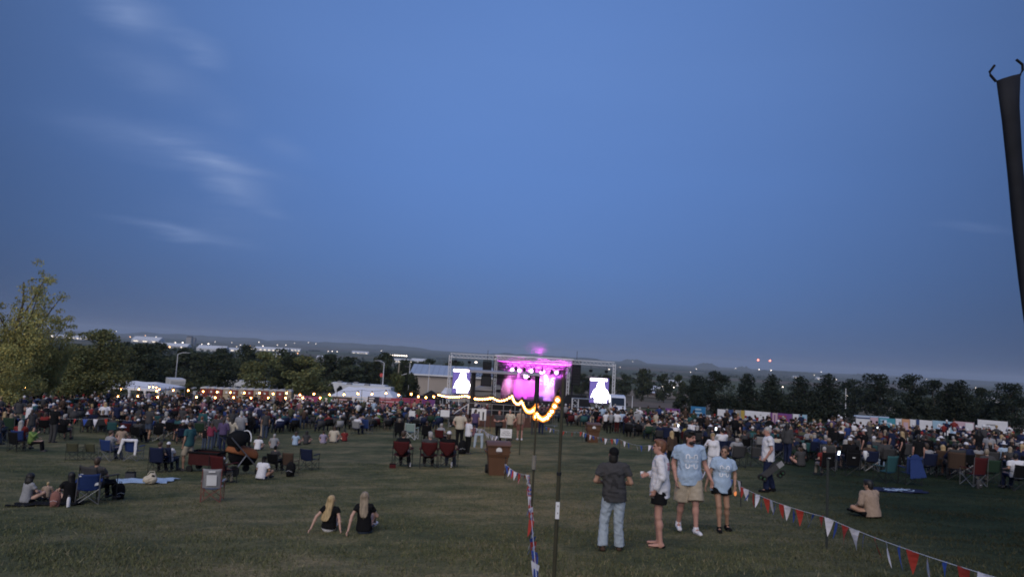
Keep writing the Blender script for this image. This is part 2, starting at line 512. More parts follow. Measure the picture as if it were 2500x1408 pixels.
# ------------------------------------------------------------------ the ground, one sheet to the horizon
def ground_material():
    m = bpy.data.materials.new('ground_grass'); m.use_nodes = True
    nt = m.node_tree; N, L = nt.nodes, nt.links
    b = N['Principled BSDF']; b.inputs['Roughness'].default_value = 0.95; b.inputs['Specular IOR Level'].default_value = 0.1
    tc = N.new('ShaderNodeTexCoord')
    def noise(scale, detail=5, stretch=None, rough=0.6):
        n = N.new('ShaderNodeTexNoise'); n.inputs['Scale'].default_value = scale; n.inputs['Detail'].default_value = detail
        n.inputs['Roughness'].default_value = rough
        if stretch:
            mp = N.new('ShaderNodeMapping'); mp.inputs['Scale'].default_value = stretch
            L.new(tc.outputs['Object'], mp.inputs[0]); L.new(mp.outputs[0], n.inputs['Vector'])
        else: L.new(tc.outputs['Object'], n.inputs['Vector'])
        return n.outputs['Fac']
    def ramp(fac, stops):
        r = N.new('ShaderNodeValToRGB'); e = r.color_ramp.elements
        e[0].position, e[0].color = stops[0][0], (*stops[0][1], 1); e[1].position, e[1].color = stops[-1][0], (*stops[-1][1], 1)
        for p, c in stops[1:-1]:
            x = e.new(p); x.color = (*c, 1)
        L.new(fac, r.inputs[0]); return r.outputs[0]
    def mix(fac, a, c2, mode='MIX'):
        x = N.new('ShaderNodeMix'); x.data_type = 'RGBA'; x.blend_type = mode
        if isinstance(fac, float): x.inputs[0].default_value = fac
        else: L.new(fac, x.inputs[0])
        for s, v in ((6, a), (7, c2)):
            if isinstance(v, tuple): x.inputs[s].default_value = (*v, 1)
            else: L.new(v, x.inputs[s])
        return x.outputs[2]
    big = noise(0.22, 4, (1, 1.8, 1)); mid = noise(1.4, 5); fine = noise(14, 6, None, 0.7); tiny = noise(60, 3)
    base = ramp(big, [(0.36, (0.086, 0.096, 0.050)), (0.5, (0.138, 0.134, 0.074)), (0.64, (0.200, 0.175, 0.102))])
    wear = ramp(mid, [(0.40, (0.66, 0.72, 0.66)), (0.62, (1.12, 1.07, 1.0))])
    c = mix(1.0, base, wear, 'MULTIPLY')
    spk = ramp(fine, [(0.32, (0.5, 0.52, 0.5)), (0.52, (1, 1, 1)), (0.68, (1.6, 1.52, 1.4))])
    c = mix(1.0, c, spk, 'MULTIPLY')
    tn = ramp(tiny, [(0.3, (0.65, 0.65, 0.65)), (0.7, (1.3, 1.3, 1.3))])
    c = mix(1.0, c, tn, 'MULTIPLY')
    # worn, drier strip along the aisle
    sa = N.new('ShaderNodeSeparateXYZ'); L.new(tc.outputs['Object'], sa.inputs[0])
    a1 = N.new('ShaderNodeMath'); a1.operation = 'MULTIPLY_ADD'; L.new(mid, a1.inputs[0]); a1.inputs[1].default_value = 2.5; L.new(sa.outputs[0], a1.inputs[2])
    a2 = N.new('ShaderNodeMath'); a2.operation = 'ABSOLUTE'; L.new(a1.outputs[0], a2.inputs[0])
    am = N.new('ShaderNodeMapRange'); am.interpolation_type = 'SMOOTHSTEP'; am.inputs[1].default_value = 4.5; am.inputs[2].default_value = 1.0; am.inputs[3].default_value = 0.0; am.inputs[4].default_value = 0.75; L.new(a2.outputs[0], am.inputs[0])
    c = mix(am.outputs[0], c, mix(1.0, c, (1.5, 1.38, 1.35), 'MULTIPLY'))
    # darker right of the bunting: falling-off light painted into the grass colour
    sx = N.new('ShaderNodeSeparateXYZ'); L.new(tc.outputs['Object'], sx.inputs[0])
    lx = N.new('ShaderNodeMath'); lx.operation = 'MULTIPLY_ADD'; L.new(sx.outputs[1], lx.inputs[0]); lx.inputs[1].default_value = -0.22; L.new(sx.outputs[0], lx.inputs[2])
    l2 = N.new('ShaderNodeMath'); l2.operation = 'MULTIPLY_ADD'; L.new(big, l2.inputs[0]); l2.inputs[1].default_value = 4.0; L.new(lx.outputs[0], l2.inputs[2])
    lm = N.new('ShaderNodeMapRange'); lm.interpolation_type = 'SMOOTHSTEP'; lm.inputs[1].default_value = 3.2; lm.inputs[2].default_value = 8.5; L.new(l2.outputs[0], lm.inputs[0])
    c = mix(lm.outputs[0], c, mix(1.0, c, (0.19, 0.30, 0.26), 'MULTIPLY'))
    # farmland beyond the park
    vor = N.new('ShaderNodeTexVoronoi'); vor.distance = 'CHEBYCHEV'; vor.inputs['Scale'].default_value = 1.0
    mp = N.new('ShaderNodeMapping'); mp.inputs['Scale'].default_value = (0.0016, 0.0011, 0.0); mp.inputs['Rotation'].default_value = (0, 0, 0.18)
    L.new(tc.outputs['Object'], mp.inputs[0]); L.new(mp.outputs[0], vor.inputs['Vector'])
    sp = N.new('ShaderNodeSeparateXYZ'); L.new(vor.outputs['Color'], sp.inputs[0])
    fld = ramp(sp.outputs[0], [(0.0, (0.05, 0.062, 0.035)), (0.35, (0.085, 0.095, 0.05)), (0.55, (0.06, 0.07, 0.04)), (0.75, (0.14, 0.115, 0.08)), (1.0, (0.07, 0.085, 0.045))])
    fn = ramp(noise(0.01, 6, (1, .25, 1)), [(0.35, (0.7, 0.7, 0.7)), (0.65, (1.25, 1.25, 1.25))])
    fld = mix(1.0, fld, fn, 'MULTIPLY')
    sepp = N.new('ShaderNodeSeparateXYZ'); L.new(tc.outputs['Object'], sepp.inputs[0])
    mr = N.new('ShaderNodeMapRange'); mr.inputs[1].default_value = 125; mr.inputs[2].default_value = 300; L.new(sepp.outputs[1], mr.inputs[0])
    L.new(mix(mr.outputs[0], c, fld), b.inputs['Base Color'])
    bp = N.new('ShaderNodeBump'); bp.inputs['Strength'].default_value = 0.8; bp.inputs['Distance'].default_value = 0.03
    L.new(fine, bp.inputs['Height']); L.new(bp.outputs[0], b.inputs['Normal'])
    return m

def build_ground():
    ys = list(np.arange(-40, 4, 2.0)) + list(np.arange(4, 130, 0.8))
    y = 130.0
    while y < 20000: ys.append(y); y *= 1.045
    ys = np.array(ys)
    t = np.linspace(-1, 1, 181); s = np.sign(t) * (0.55 * np.abs(t) + 0.45 * np.abs(t) ** 2)
    Y, S = np.meshgrid(ys, s, indexing='ij')
    X = S * (35 + 1.05 * np.maximum(Y, 0))
    Z = H(X, Y)
    V = np.stack([X, Y, Z], -1).reshape(-1, 3)
    a, b_ = X.shape
    i = (np.arange(a - 1)[:, None] * b_ + np.arange(b_ - 1)[None]).ravel()
    Fq = np.stack([i, i + 1, i + b_ + 1, i + b_], 1)
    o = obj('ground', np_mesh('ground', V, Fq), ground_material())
    struct(o, 'structure', 'sloping park lawn running down to farmland and the horizon')
build_ground()

def patch(name, x0, x1, y0, y1, m, lift=0.03, nx=24, ny=24, jitter=0.0, label=None):
    xs = np.linspace(0, 1, nx); ys = np.linspace(y0, y1, ny)
    V = []
    for j, y in enumerate(ys):
        for s in xs:
            xa = x0(y) if callable(x0) else x0; xb = x1(y) if callable(x1) else x1
            x = xa + (xb - xa) * s
            V.append((x, y, Hf(x, y) + lift))
    Fq = [(j * nx + i, j * nx + i + 1, (j + 1) * nx + i + 1, (j + 1) * nx + i) for j in range(ny - 1) for i in range(nx - 1)]
    return struct(obj(name, np_mesh(name, V, Fq), m), 'structure', label)

asphalt = mat('asphalt', (0.06, 0.06, 0.062), 0.9, 0.25, 3.0)
gravel = mat('gravel_lot', (0.15, 0.135, 0.12), 0.95, 0.25, 1.2)
soil = mat('ploughed_soil', (0.15, 0.115, 0.085), 1.0, 0.3, 0.15, stretch=(1, 0.2, 1))
stubble = mat('stubble', (0.19, 0.15, 0.105), 1.0, 0.25, 0.1, stretch=(1, 0.15, 1))
patch('parking_lot', -36, -6, 150, 205, asphalt, 0.05, label='dark asphalt lot in front of the long metal hall')
patch('parking_area', -75, -40, 131, 190, gravel, 0.05, label='gravel parking ground behind the toilets')
patch('service_road', 12, 70, 122, 134, gravel, 0.05, label='gravel track passing behind the stage')
patch('field', 30, 130, 200, 330, soil, 0.2, label='brown ploughed field beyond the stage')
patch('field', 20, 330, 420, 560, stubble, 0.4, label='pale stubble strip past the ploughed field')
patch('field', 60, 190, 145, 190, soil, 0.2, label='bare brown ground behind the evergreen row')
patch('road', -420, 520, 905, 922, gravel, 0.6, nx=60, ny=3, label='pale country road crossing the valley')
patch('field', -500, 300, 1300, 1650, stubble, 0.8, nx=60, label='pale stubble field across the valley')
patch('field', 500, 1500, 2300, 2900, soil, 1.0, nx=60, label='wide brown field below the far ridge')

# far hills and buttes
def butte(px, y, w, hgt, label, flat=0.35):
    b = MB(); c = at(px, 880, y); z0 = Hf(c.x, y) - 5
    n = 26; prof = []
    g = np.random.default_rng(int(px))
    vs = []
    for j in range(3):
        yy = (j - 1) * w * 0.35
        for i in range(n):
            t = i / (n - 1) * 2 - 1
            s_ = min(1.0, max(0.0, (1 - abs(t)) / (1 - flat))) ** 0.8 * (1 if j == 1 else 0.05)
            vs.append((c.x + t * w, y + yy, z0 + hgt * s_ * (1 + 0.08 * g.normal())))
    fs = [(j * n + i, j * n + i + 1, (j + 1) * n + i + 1, (j + 1) * n + i) for j in range(2) for i in range(n - 1)]
    b.add(vs, fs)
    o = b.build('hill', mat('far_hill', (0.07, 0.08, 0.06), 1, 0.2, 0.004), None, True)
    return struct(o, 'structure', label)
butte(1725, 11000, 240, 84, 'small flat butte on the horizon beyond the right screen', 0.3)
butte(1815, 11500, 160, 62, 'low pointed hill on the horizon below the red tower lamps')
butte(1545, 12000, 260, 66, 'tiny rounded hill on the horizon behind the truss corner')
butte(2110, 9000, 230, 60, 'gentle rise on the horizon above the evergreens')
butte(1930, 7000, 420, 42, 'long low ridge behind the evergreen row', 0.6)
butte(1330, 9500, 900, 52, 'long faint ridge behind the stage roof', 0.7)
butte(850, 12500, 1500, 62, 'long faint ridge behind the motorhomes', 0.8)
butte(480, 12500, 1300, 66, 'long faint ridge behind the town lights', 0.8)
butte(2330, 9500, 900, 45, 'long low ridge on the horizon above the far banner row', 0.75)

# ------------------------------------------------------------------ short grass blades on the near lawn
def build_grass():
    n = 300000
    u = rng.random(n)
    y = 6.5 + (30 - 6.5) * u ** 1.6
    x = (rng.random(n) * 2 - 1) * (y * 0.80 + 1.0)
    # clumping: keep more where a cheap noise is high
    c = np.sin(x * 1.3 + 2 * np.sin(y * .7)) + np.sin(y * 1.9 + 1.5 * np.sin(x * .9)) + 0.8 * np.sin(x * 4.1 + y * 3.3)
    keep = rng.random(n) < np.clip(0.55 + 0.22 * c, 0.12, 1)
    x, y = x[keep], y[keep]; n = len(x)
    z = H(x, y)
    hgt = rng.uniform(0.02, 0.06, n) * (1 + 0.5 * (rng.random(n) < 0.05))
    ang = rng.uniform(0, 2 * np.pi, n); w = rng.uniform(0.004, 0.009, n)
    lean = rng.normal(0, 0.6, (n, 2)) * hgt[:, None]
    dx, dy = np.cos(ang) * w, np.sin(ang) * w
    A = np.stack([x - dx, y - dy, z - 0.005], 1); B = np.stack([x + dx, y + dy, z - 0.005], 1)
    C = np.stack([x + lean[:, 0], y + lean[:, 1], z + hgt], 1)
    V = np.empty((n * 3, 3)); V[0::3] = A; V[1::3] = B; V[2::3] = C
    me = np_mesh('grass', V, np.arange(n * 3).reshape(n, 3), False)
    at_ = me.color_attributes.new('tint', 'FLOAT_COLOR', 'POINT')
    t = np.repeat(rng.uniform(0.6, 1.35, n), 3); dry = np.repeat(rng.random(n) < 0.14, 3)
    colr = np.ones((n * 3, 4)); colr[:, :3] = np.array([0.118, 0.124, 0.058]) * t[:, None]
    colr[dry, :3] = np.array([0.21, 0.185, 0.11]) * t[dry, None]
    at_.data.foreach_set('color', colr.astype(np.float32).ravel())
    m = bpy.data.materials.new('grass_blades'); m.use_nodes = True
    nt = m.node_tree; b = nt.nodes['Principled BSDF']; b.inputs['Roughness'].default_value = 0.8; b.inputs['Specular IOR Level'].default_value = 0.15
    va = nt.nodes.new('ShaderNodeVertexColor'); va.layer_name = 'tint'; nt.links.new(va.outputs[0], b.inputs['Base Color'])
    shade_right = np.clip((x - .22 * y - 1.0) / 5.0, 0, 1)  # weaker light on the right painted into the blade tint
    k = np.repeat(1 - .74 * shade_right, 3)[:, None]; colr[:, :3] *= k
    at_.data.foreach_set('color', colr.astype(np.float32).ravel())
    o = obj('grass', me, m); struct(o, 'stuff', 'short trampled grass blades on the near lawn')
    o['category'] = 'grass'
build_grass()

# ------------------------------------------------------------------ trees
def leaf_material(key, color):
    if key in MATS: return MATS[key]
    m = bpy.data.materials.new(key); m.use_nodes = True
    nt = m.node_tree; N, L = nt.nodes, nt.links
    b = N['Principled BSDF']; b.inputs['Roughness'].default_value = 0.7; b.inputs['Specular IOR Level'].default_value = 0.2
    va = N.new('ShaderNodeVertexColor'); va.layer_name = 'tint'
    mx = N.new('ShaderNodeMix'); mx.data_type = 'RGBA'; mx.blend_type = 'MULTIPLY'; mx.inputs[0].default_value = 1
    mx.inputs[7].default_value = (*color, 1); L.new(va.outputs[0], mx.inputs[6]); L.new(mx.outputs[2], b.inputs['Base Color'])
    tr = N.new('ShaderNodeBsdfTranslucent'); L.new(mx.outputs[2], tr.inputs[0])
    ms = N.new('ShaderNodeMixShader'); ms.inputs[0].default_value = 0.25
    L.new(b.outputs[0], ms.inputs[1]); L.new(tr.outputs[0], ms.inputs[2]); L.new(ms.outputs[0], N['Material Output'].inputs[0])
    MATS[key] = m
    return m

def leaf_quads(P, Nn, size, g, tint):
    n = len(P)
    rv = g.normal(size=(n, 3))
    d = Nn * 0.7 + rv * 0.8; d /= np.linalg.norm(d, axis=1)[:, None]
    a = np.cross(d, g.normal(size=(n, 3))); a /= np.linalg.norm(a, axis=1)[:, None]
    b = np.cross(d, a)
    s1 = (size * g.uniform(0.6, 1.4, n))[:, None]; s2 = s1 * g.uniform(0.4, 0.65, (n, 1))
    V = np.empty((n * 4, 3)); V[0::4] = P - a * s1; V[1::4] = P + b * s2; V[2::4] = P + a * s1; V[3::4] = P - b * s2
    return V, np.arange(n * 4).reshape(n, 4), np.repeat(tint, 4, axis=0)

def crown_mesh(name, clumps, n, size, seed, warm=0.12, fill=0.35):
    """leaves spread through a set of clump ellipsoids (centre, radii)"""
    g = np.random.default_rng(seed)
    wts = np.array([c[1][0] * c[1][1] + c[1][0] * c[1][2] for c in clumps]); wts /= wts.sum()
    Ps, Ns, Ts = [], [], []
    for (c, r), w in zip(clumps, wts):
        k = max(8, int(n * w))
        d = g.normal(size=(k, 3)); d /= np.linalg.norm(d, axis=1)[:, None]
        rad = np.where(g.random(k) < fill, g.random(k) ** 0.5 * 1.15, g.uniform(0.8, 1.2, k))
        Ps.append(np.array(c) + d * np.array(r) * rad[:, None]); Ns.append(d)
        tb = g.uniform(0.75, 1.25)
        t = tb * g.uniform(0.7, 1.35, (k, 1)) * np.array([[1, 1, 1]]) * (1 + warm * g.normal(size=(k, 1)) * np.array([[1, 0.2, -0.8]]))
        Ts.append(np.clip(t, 0.2, 2.2))
    V, Fq, T = leaf_quads(np.concatenate(Ps), np.concatenate(Ns), size, g, np.concatenate(Ts))
    me = np_mesh(name, V, Fq, False)
    ca = me.color_attributes.new('tint', 'FLOAT_COLOR', 'POINT')
    ca.data.foreach_set('color', np.concatenate([T, np.ones((len(T), 1))], 1).astype(np.float32).ravel())
    return me

def broad_clumps(seed, n=20, rx=0.36, top=1.0, bot=0.25, loose=1.0):
    g = np.random.default_rng(seed); out = []
    for i in range(n):
        t = (i + 0.5) / n; zz = bot + (top - bot) * t
        env = math.sin(math.pi * min(1, (t * 0.85 + 0.12))) ** 0.7 * rx
        a = g.uniform(0, 6.28); rr = env * math.sqrt(g.random()) * 0.85
        cr = g.uniform(0.09, 0.17) * (1.15 - 0.4 * t) * loose
        out.append(((rr * math.cos(a), rr * math.sin(a), min(zz + g.normal() * 0.03, top - cr * .6)), (cr * g.uniform(.9, 1.4), cr * g.uniform(.9, 1.4), cr * g.uniform(.6, .9))))
    return out

def loose_clumps(seed):
    """an open crown: feathery sprays along rising limbs over a fuller lower half"""
    g = np.random.default_rng(seed); out = []
    for i in range(13):
        a = i * 2.4 + g.uniform(-.4, .4); reach = g.uniform(.2, .56); z0 = g.uniform(.12, .3); z1 = g.uniform(.55, 1.0)
        for k in range(9):
            t = (k + 1) / 9; r_ = reach * t ** .8 * (1 - .25 * t * t)
            cr = (.085 * (1 - .72 * t) + .012) * g.uniform(.6, 1.3)
            out.append(((r_ * math.cos(a) + g.normal() * .03, r_ * math.sin(a) + g.normal() * .03, min(.99 - cr * .5, z0 + (z1 - z0) * t + g.normal() * .02)), (cr * 1.3, cr * 1.3, cr * .7)))
    return out

def cone_clumps(seed, n=34, rx=0.3, bot=0.08):
    g = np.random.default_rng(seed); out = []
    for i in range(n):
        t = (i / n) ** 0.85; zz = bot + (0.97 - bot) * t
        env = rx * (1 - t) ** 0.6 * (0.75 + 0.5 * g.random())
        a = i * 2.4 + g.uniform(-.5, .5); rr = env * 0.62
        cr = 0.05 + env * 0.42
        out.append(((rr * math.cos(a), rr * math.sin(a), zz), (cr, cr, cr * 0.55)))
    out.append(((0, 0, 0.45), (rx * .45, rx * .45, 0.32)))
    return out

def trunk_mesh(name, clumps, r=0.022, seed=1, limbs=9):
    g = np.random.default_rng(seed); b = MB()
    top = max(c[0][2] for c in clumps) * 0.85
    pts = [(0, 0, -0.03)]; 
    for i in range(1, 7): pts.append((g.normal() * 0.008 * i, g.normal() * 0.008 * i, top * i / 6))
    b.path(pts, r, 7, r * 0.25)
    for i in g.permutation(len(clumps))[:limbs]:
        c = clumps[i][0]; z0 = max(0.12, c[2] - 0.22); k = min(5, int(z0 / top * 6)); p0 = Vector(pts[k])
        p1 = Vector(c); mid_ = (p0 + p1) / 2 + Vector((0, 0, -0.02))
        b.path([p0, mid_, p1], r * 0.45, 5, r * 0.12)
    return b.mesh(name, True)

bark = mat('bark', (0.07, 0.055, 0.04), 0.95, 0.3, 12, bump=0.3)
CROWNS = {}
def crown_variant(kind, i, n, size):
    key = (kind, i, n, size)
    if key not in CROWNS:
        cl = {'broad': lambda: broad_clumps(i * 7 + 3, 24, 0.40, 1.0, 0.2), 'tall': lambda: broad_clumps(i * 5 + 11, 26, 0.27, 1.0, 0.16),
              'loose': lambda: loose_clumps(i * 3 + 29), 'cone': lambda: cone_clumps(i * 13 + 5),
              'bush': lambda: broad_clumps(i * 17 + 2, 14, 0.5, 1.0, 0.1, 1.5)}[kind]()
        CROWNS[key] = (crown_mesh('crown', cl, n, size, i + 100, fill=0.75 if kind == 'loose' else 0.35), trunk_mesh('trunk', cl, 0.02, i, 16 if kind == 'loose' else 9))
    return CROWNS[key]

def tree(px, y, top_py, width_px, kind, var, n, size, mk, label, group=None, sink=0.0, name=None, turn=None):
    g_ = atg(px, y); g_.z -= sink
    top = at(px, top_py, y).z
    hgt = max(1.5, top - g_.z); w = width_px / FPX * y
    cm, tm = crown_variant(kind, var, n, size)
    rx = {'broad': .47, 'tall': .34, 'loose': .52, 'cone': .31, 'bush': .58}[kind]
    sx = w / (2 * rx * hgt)
    nm = name or {'cone': 'evergreen_tree', 'bush': 'bush'}.get(kind, 'leafy_tree')
    t = thing(nm, label, 'bush' if nm == 'bush' else 'tree', g_, turn if turn is not None else random.uniform(0, 6.28), group)
    t.scale = (hgt * sx, hgt * sx, hgt)
    obj('crown', cm, mk, t); obj('trunk', tm, bark, t)
    return t

GL = leaf_material('leaves_yellow_lamplit', (0.36, 0.335, 0.12))  # yellow-green raised far above foliage: lamplight painted into the leaf colour
GM = leaf_material('leaves_mid', (0.17, 0.18, 0.075))  # lightened as well, with lamplight painted into the colour
GD = leaf_material('leaves_dark', (0.05, 0.062, 0.034))
GE = leaf_material('needles_dark', (0.03, 0.04, 0.028))
GB = leaf_material('leaves_olive', (0.09, 0.10, 0.04))
tree(20, 62, 618, 310, 'loose', 1, 24000, 0.0085, GL, 'tall loose tree with yellow-green leaves tinted as if lamplit at the lawn edge', turn=0.6)
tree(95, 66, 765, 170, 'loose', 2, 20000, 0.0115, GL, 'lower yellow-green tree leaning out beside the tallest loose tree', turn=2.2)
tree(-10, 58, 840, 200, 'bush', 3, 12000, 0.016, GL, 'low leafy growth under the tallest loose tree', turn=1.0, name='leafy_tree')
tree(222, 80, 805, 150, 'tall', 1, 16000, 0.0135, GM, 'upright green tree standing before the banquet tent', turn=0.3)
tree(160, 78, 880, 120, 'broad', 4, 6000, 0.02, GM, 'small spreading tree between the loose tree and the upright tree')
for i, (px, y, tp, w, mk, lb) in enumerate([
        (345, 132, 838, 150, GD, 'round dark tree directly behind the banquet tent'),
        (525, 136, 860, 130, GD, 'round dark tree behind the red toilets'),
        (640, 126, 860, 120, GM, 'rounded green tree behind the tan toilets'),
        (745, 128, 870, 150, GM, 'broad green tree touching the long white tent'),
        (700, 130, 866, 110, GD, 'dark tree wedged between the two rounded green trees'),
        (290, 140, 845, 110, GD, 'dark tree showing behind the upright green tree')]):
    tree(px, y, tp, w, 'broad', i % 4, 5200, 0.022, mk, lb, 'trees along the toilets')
for i, (px, y, tp, w, lb) in enumerate([
        (590, 205, 842, 90, 'tall dark tree rising behind the portable toilets'), (440, 215, 850, 150, 'wide dark tree behind the street lamp'),
        (480, 200, 862, 110, 'dark tree behind the white box truck'), (370, 230, 836, 120, 'dark tree below the white town dome'),
        (300, 240, 836, 120, 'dark tree under the town lights, next to the upright tree'), (850, 220, 872, 120, 'dark tree above the larger motorhome'),
        (800, 240, 866, 100, 'dark tree above the end of the long white tent'), (930, 225, 861, 90, 'tall dark tree behind the street light pole'),
        (985, 240, 878, 80, 'dark tree behind the utility pole'), (1040, 250, 877, 110, 'dark round tree behind the long metal hall'),
        (890, 230, 884, 90, 'low dark tree between the motorhomes and the street light'), (540, 235, 850, 90, 'dark tree far behind the first red toilets'),
        (1100, 270, 880, 90, 'dark tree behind the truss tower on the hall side'), (680, 250, 852, 100, 'dark tree far behind the tan toilets')]):
    tree(px, y, tp, w, 'broad', i % 4, 2600, 0.033, GD, lb, 'dark trees before the town')
tree(965, 140, 914, 48, 'bush', 1, 3000, 0.05, GB, 'olive willow bush beside the smaller motorhome')
tree(1000, 146, 912, 44, 'bush', 2, 3000, 0.05, GD, 'dark round bush at the corner of the metal hall')
tree(455, 122, 935, 44, 'bush', 4, 3000, 0.05, GB, 'olive bush between the box truck and the toilets')
for i, (px, y, tp, w, kind, lb) in enumerate([
        (1698, 118, 916, 70, 'broad', 'dark leafy tree at the start of the evergreen row'),
        (1745, 122, 906, 110, 'broad', 'wide dark tree behind the blue banner'),
        (1822, 112, 908, 76, 'cone', 'pointed evergreen above the long white banner'),
        (1883, 110, 911, 80, 'cone', 'full evergreen right of the pointed one'),
        (1952, 108, 914, 82, 'cone', 'dark evergreen above the purple banner'),
        (2020, 106, 909, 96, 'cone', 'tallest evergreen at the gap before the brown field'),
        (2140, 150, 913, 120, 'broad', 'large dark tree behind the brown field'),
        (2228, 104, 914, 110, 'broad', 'tall dark tree rising past the brown field'),
        (2280, 120, 930, 90, 'broad', 'lower dark tree behind the far banners'),
        (2345, 100, 926, 96, 'cone', 'two-tipped evergreen above the far banners'),
        (2318, 102, 931, 60, 'cone', 'slim evergreen beside the two-tipped one'),
        (2395, 108, 948, 80, 'broad', 'low dark tree near the last white banner'),
        (2470, 92, 936, 110, 'broad', 'dark round tree closing the row at the frame edge'),
        (2080, 170, 925, 80, 'broad', 'dim tree behind the tallest evergreen')]):
    tree(px, y, tp, w, kind, i % 3, 5200 if kind == 'cone' else 4200, 0.02 if kind == 'cone' else 0.024, GE, lb, 'dark trees behind the banner fence', sink=0.3)
for i, (px, y, tp, w, lb) in enumerate([
        (1567, 330, 900, 56, 'round tree left of the little barn'), (1620, 340, 912, 52, 'low tree behind the little barn'),
        (1655, 260, 916, 40, 'small tree right of the little barn'), (1525, 380, 914, 50, 'dim tree behind the truss corner tower'),
        (1480, 420, 915, 60, 'dim tree seen under the end of the truss'), (1420, 400, 912, 60, 'dim tree behind the hanging speakers')]):
    tree(px, y, tp, w, 'broad', i % 4, 1500, 0.045, GD, lb, 'valley trees by the barn')

for px, y, tp, w, lb in [(1785, 108, 962, 60, 'low dark shrub below the pointed evergreen'), (1855, 106, 966, 50, 'low dark shrub between the pointed and the full evergreen'), (1918, 104, 968, 52, 'low dark shrub between the full and the dark evergreen'),
                         (1985, 102, 966, 56, 'low dark shrub left of the tallest evergreen'), (2190, 102, 978, 60, 'low dark shrub right of the brown field'), (2262, 100, 972, 64, 'low dark shrub below the lower dark tree'),
                         (2425, 96, 984, 70, 'low dark shrub before the last dark tree'), (1665, 112, 966, 50, 'low dark shrub at the start of the evergreen row')]:
    tree(px, y, tp, w, 'bush', (px // 7) % 5, 1800, 0.055, GE, lb, 'shrubs under the evergreens', sink=0.2)

# far-off woods: one mass
def build_woods():
    g = np.random.default_rng(5); P, Nn, T = [], [], []
    spots = []
    for i in range(260):
        y = 260 * (1 + 3.5 * g.random() ** 2); px = g.uniform(-100, 1160)
        spots.append((px, y, g.uniform(5, 10)))
    for i in range(150):
        y = g.uniform(420, 1500); px = g.uniform(1380, 2600); spots.append((px, y, g.uniform(4, 9)))
    for i in range(420):
        y = g.uniform(1200, 5200); px = g.choice([g.uniform(-100, 900), g.uniform(900, 2600)]); spots.append((px, y, g.uniform(5, 9)))
    for k in range(26):                      # shelter belts
        y = g.uniform(1500, 6500); c = g.uniform(100, 2500); ln = g.uniform(20, 80)
        for i in range(16): spots.append((c + (i / 15 - .5) * ln, y + g.normal() * 12, g.uniform(6, 10)))
    Vs, Fs, Ts = [], [], []; o = 0
    for px, y, hh in spots:
        p = atg(px, y); k = 90 if y < 1000 else 36
        c = np.array([p.x, p.y, p.z + hh * 0.5]); r = np.array([hh * g.uniform(.5, .9), hh * .6, hh * .5])
        d = g.normal(size=(k, 3)); d /= np.linalg.norm(d, axis=1)[:, None]
        V, Fq, Tt = leaf_quads(c + d * r * g.uniform(.6, 1.05, (k, 1)), d, hh * (0.17 if y < 1000 else 0.28), g, g.uniform(.6, 1.3) * g.uniform(.7, 1.3, (k, 1)) * np.ones((1, 3)))
        Vs.append(V); Fs.append(Fq + o); Ts.append(Tt); o += len(V)
    V = np.concatenate(Vs); me = np_mesh('far_woods', V, np.concatenate(Fs), False); T = np.concatenate(Ts)
    ca = me.color_attributes.new('tint', 'FLOAT_COLOR', 'POINT')
    ca.data.foreach_set('color', np.concatenate([T, np.ones((len(T), 1))], 1).astype(np.float32).ravel())
    o = obj('far_woods', me, GD); struct(o, 'stuff', 'dark scattered woods and shelter belts across the valley'); o['category'] = 'woods'
build_woods()
# ------------------------------------------------------------------ far town, lamps, halls
white_p = mat('white_paint', (0.75, 0.75, 0.76), 0.6, 0.08, 3)
metal_d = mat('dark_metal', (0.03, 0.03, 0.033), 0.5, 0.15, 9, metal=0.4)
metal_g = mat('grey_metal', (0.32, 0.33, 0.35), 0.45, 0.12, 9, metal=0.6)
alu = mat('aluminium', (0.78, 0.78, 0.80), 0.45, 0.08, 9, metal=0.2)
black_f = mat('black_fabric', (0.012, 0.012, 0.014), 0.9, 0.2, 30)
glassd = mat('dark_glass', (0.015, 0.018, 0.022), 0.12, 0.0, spec=0.6)
rubber = mat('rubber', (0.018, 0.018, 0.018), 0.85, 0.1, 30)
wood_d = mat('weathered_wood', (0.12, 0.09, 0.065), 0.9, 0.25, 8)
def glow(key, c, s): return mat(key, (0.02, 0.02, 0.02), 0.6, 0, emit=c, estr=s)
lamp_w = glow('lamp_white', (1.0, 0.86, 0.72), 4.5)
lamp_o = glow('lamp_orange', (1.0, 0.50, 0.20), 6)
lamp_r = glow('lamp_red', (1.0, 0.22, 0.14), 6)

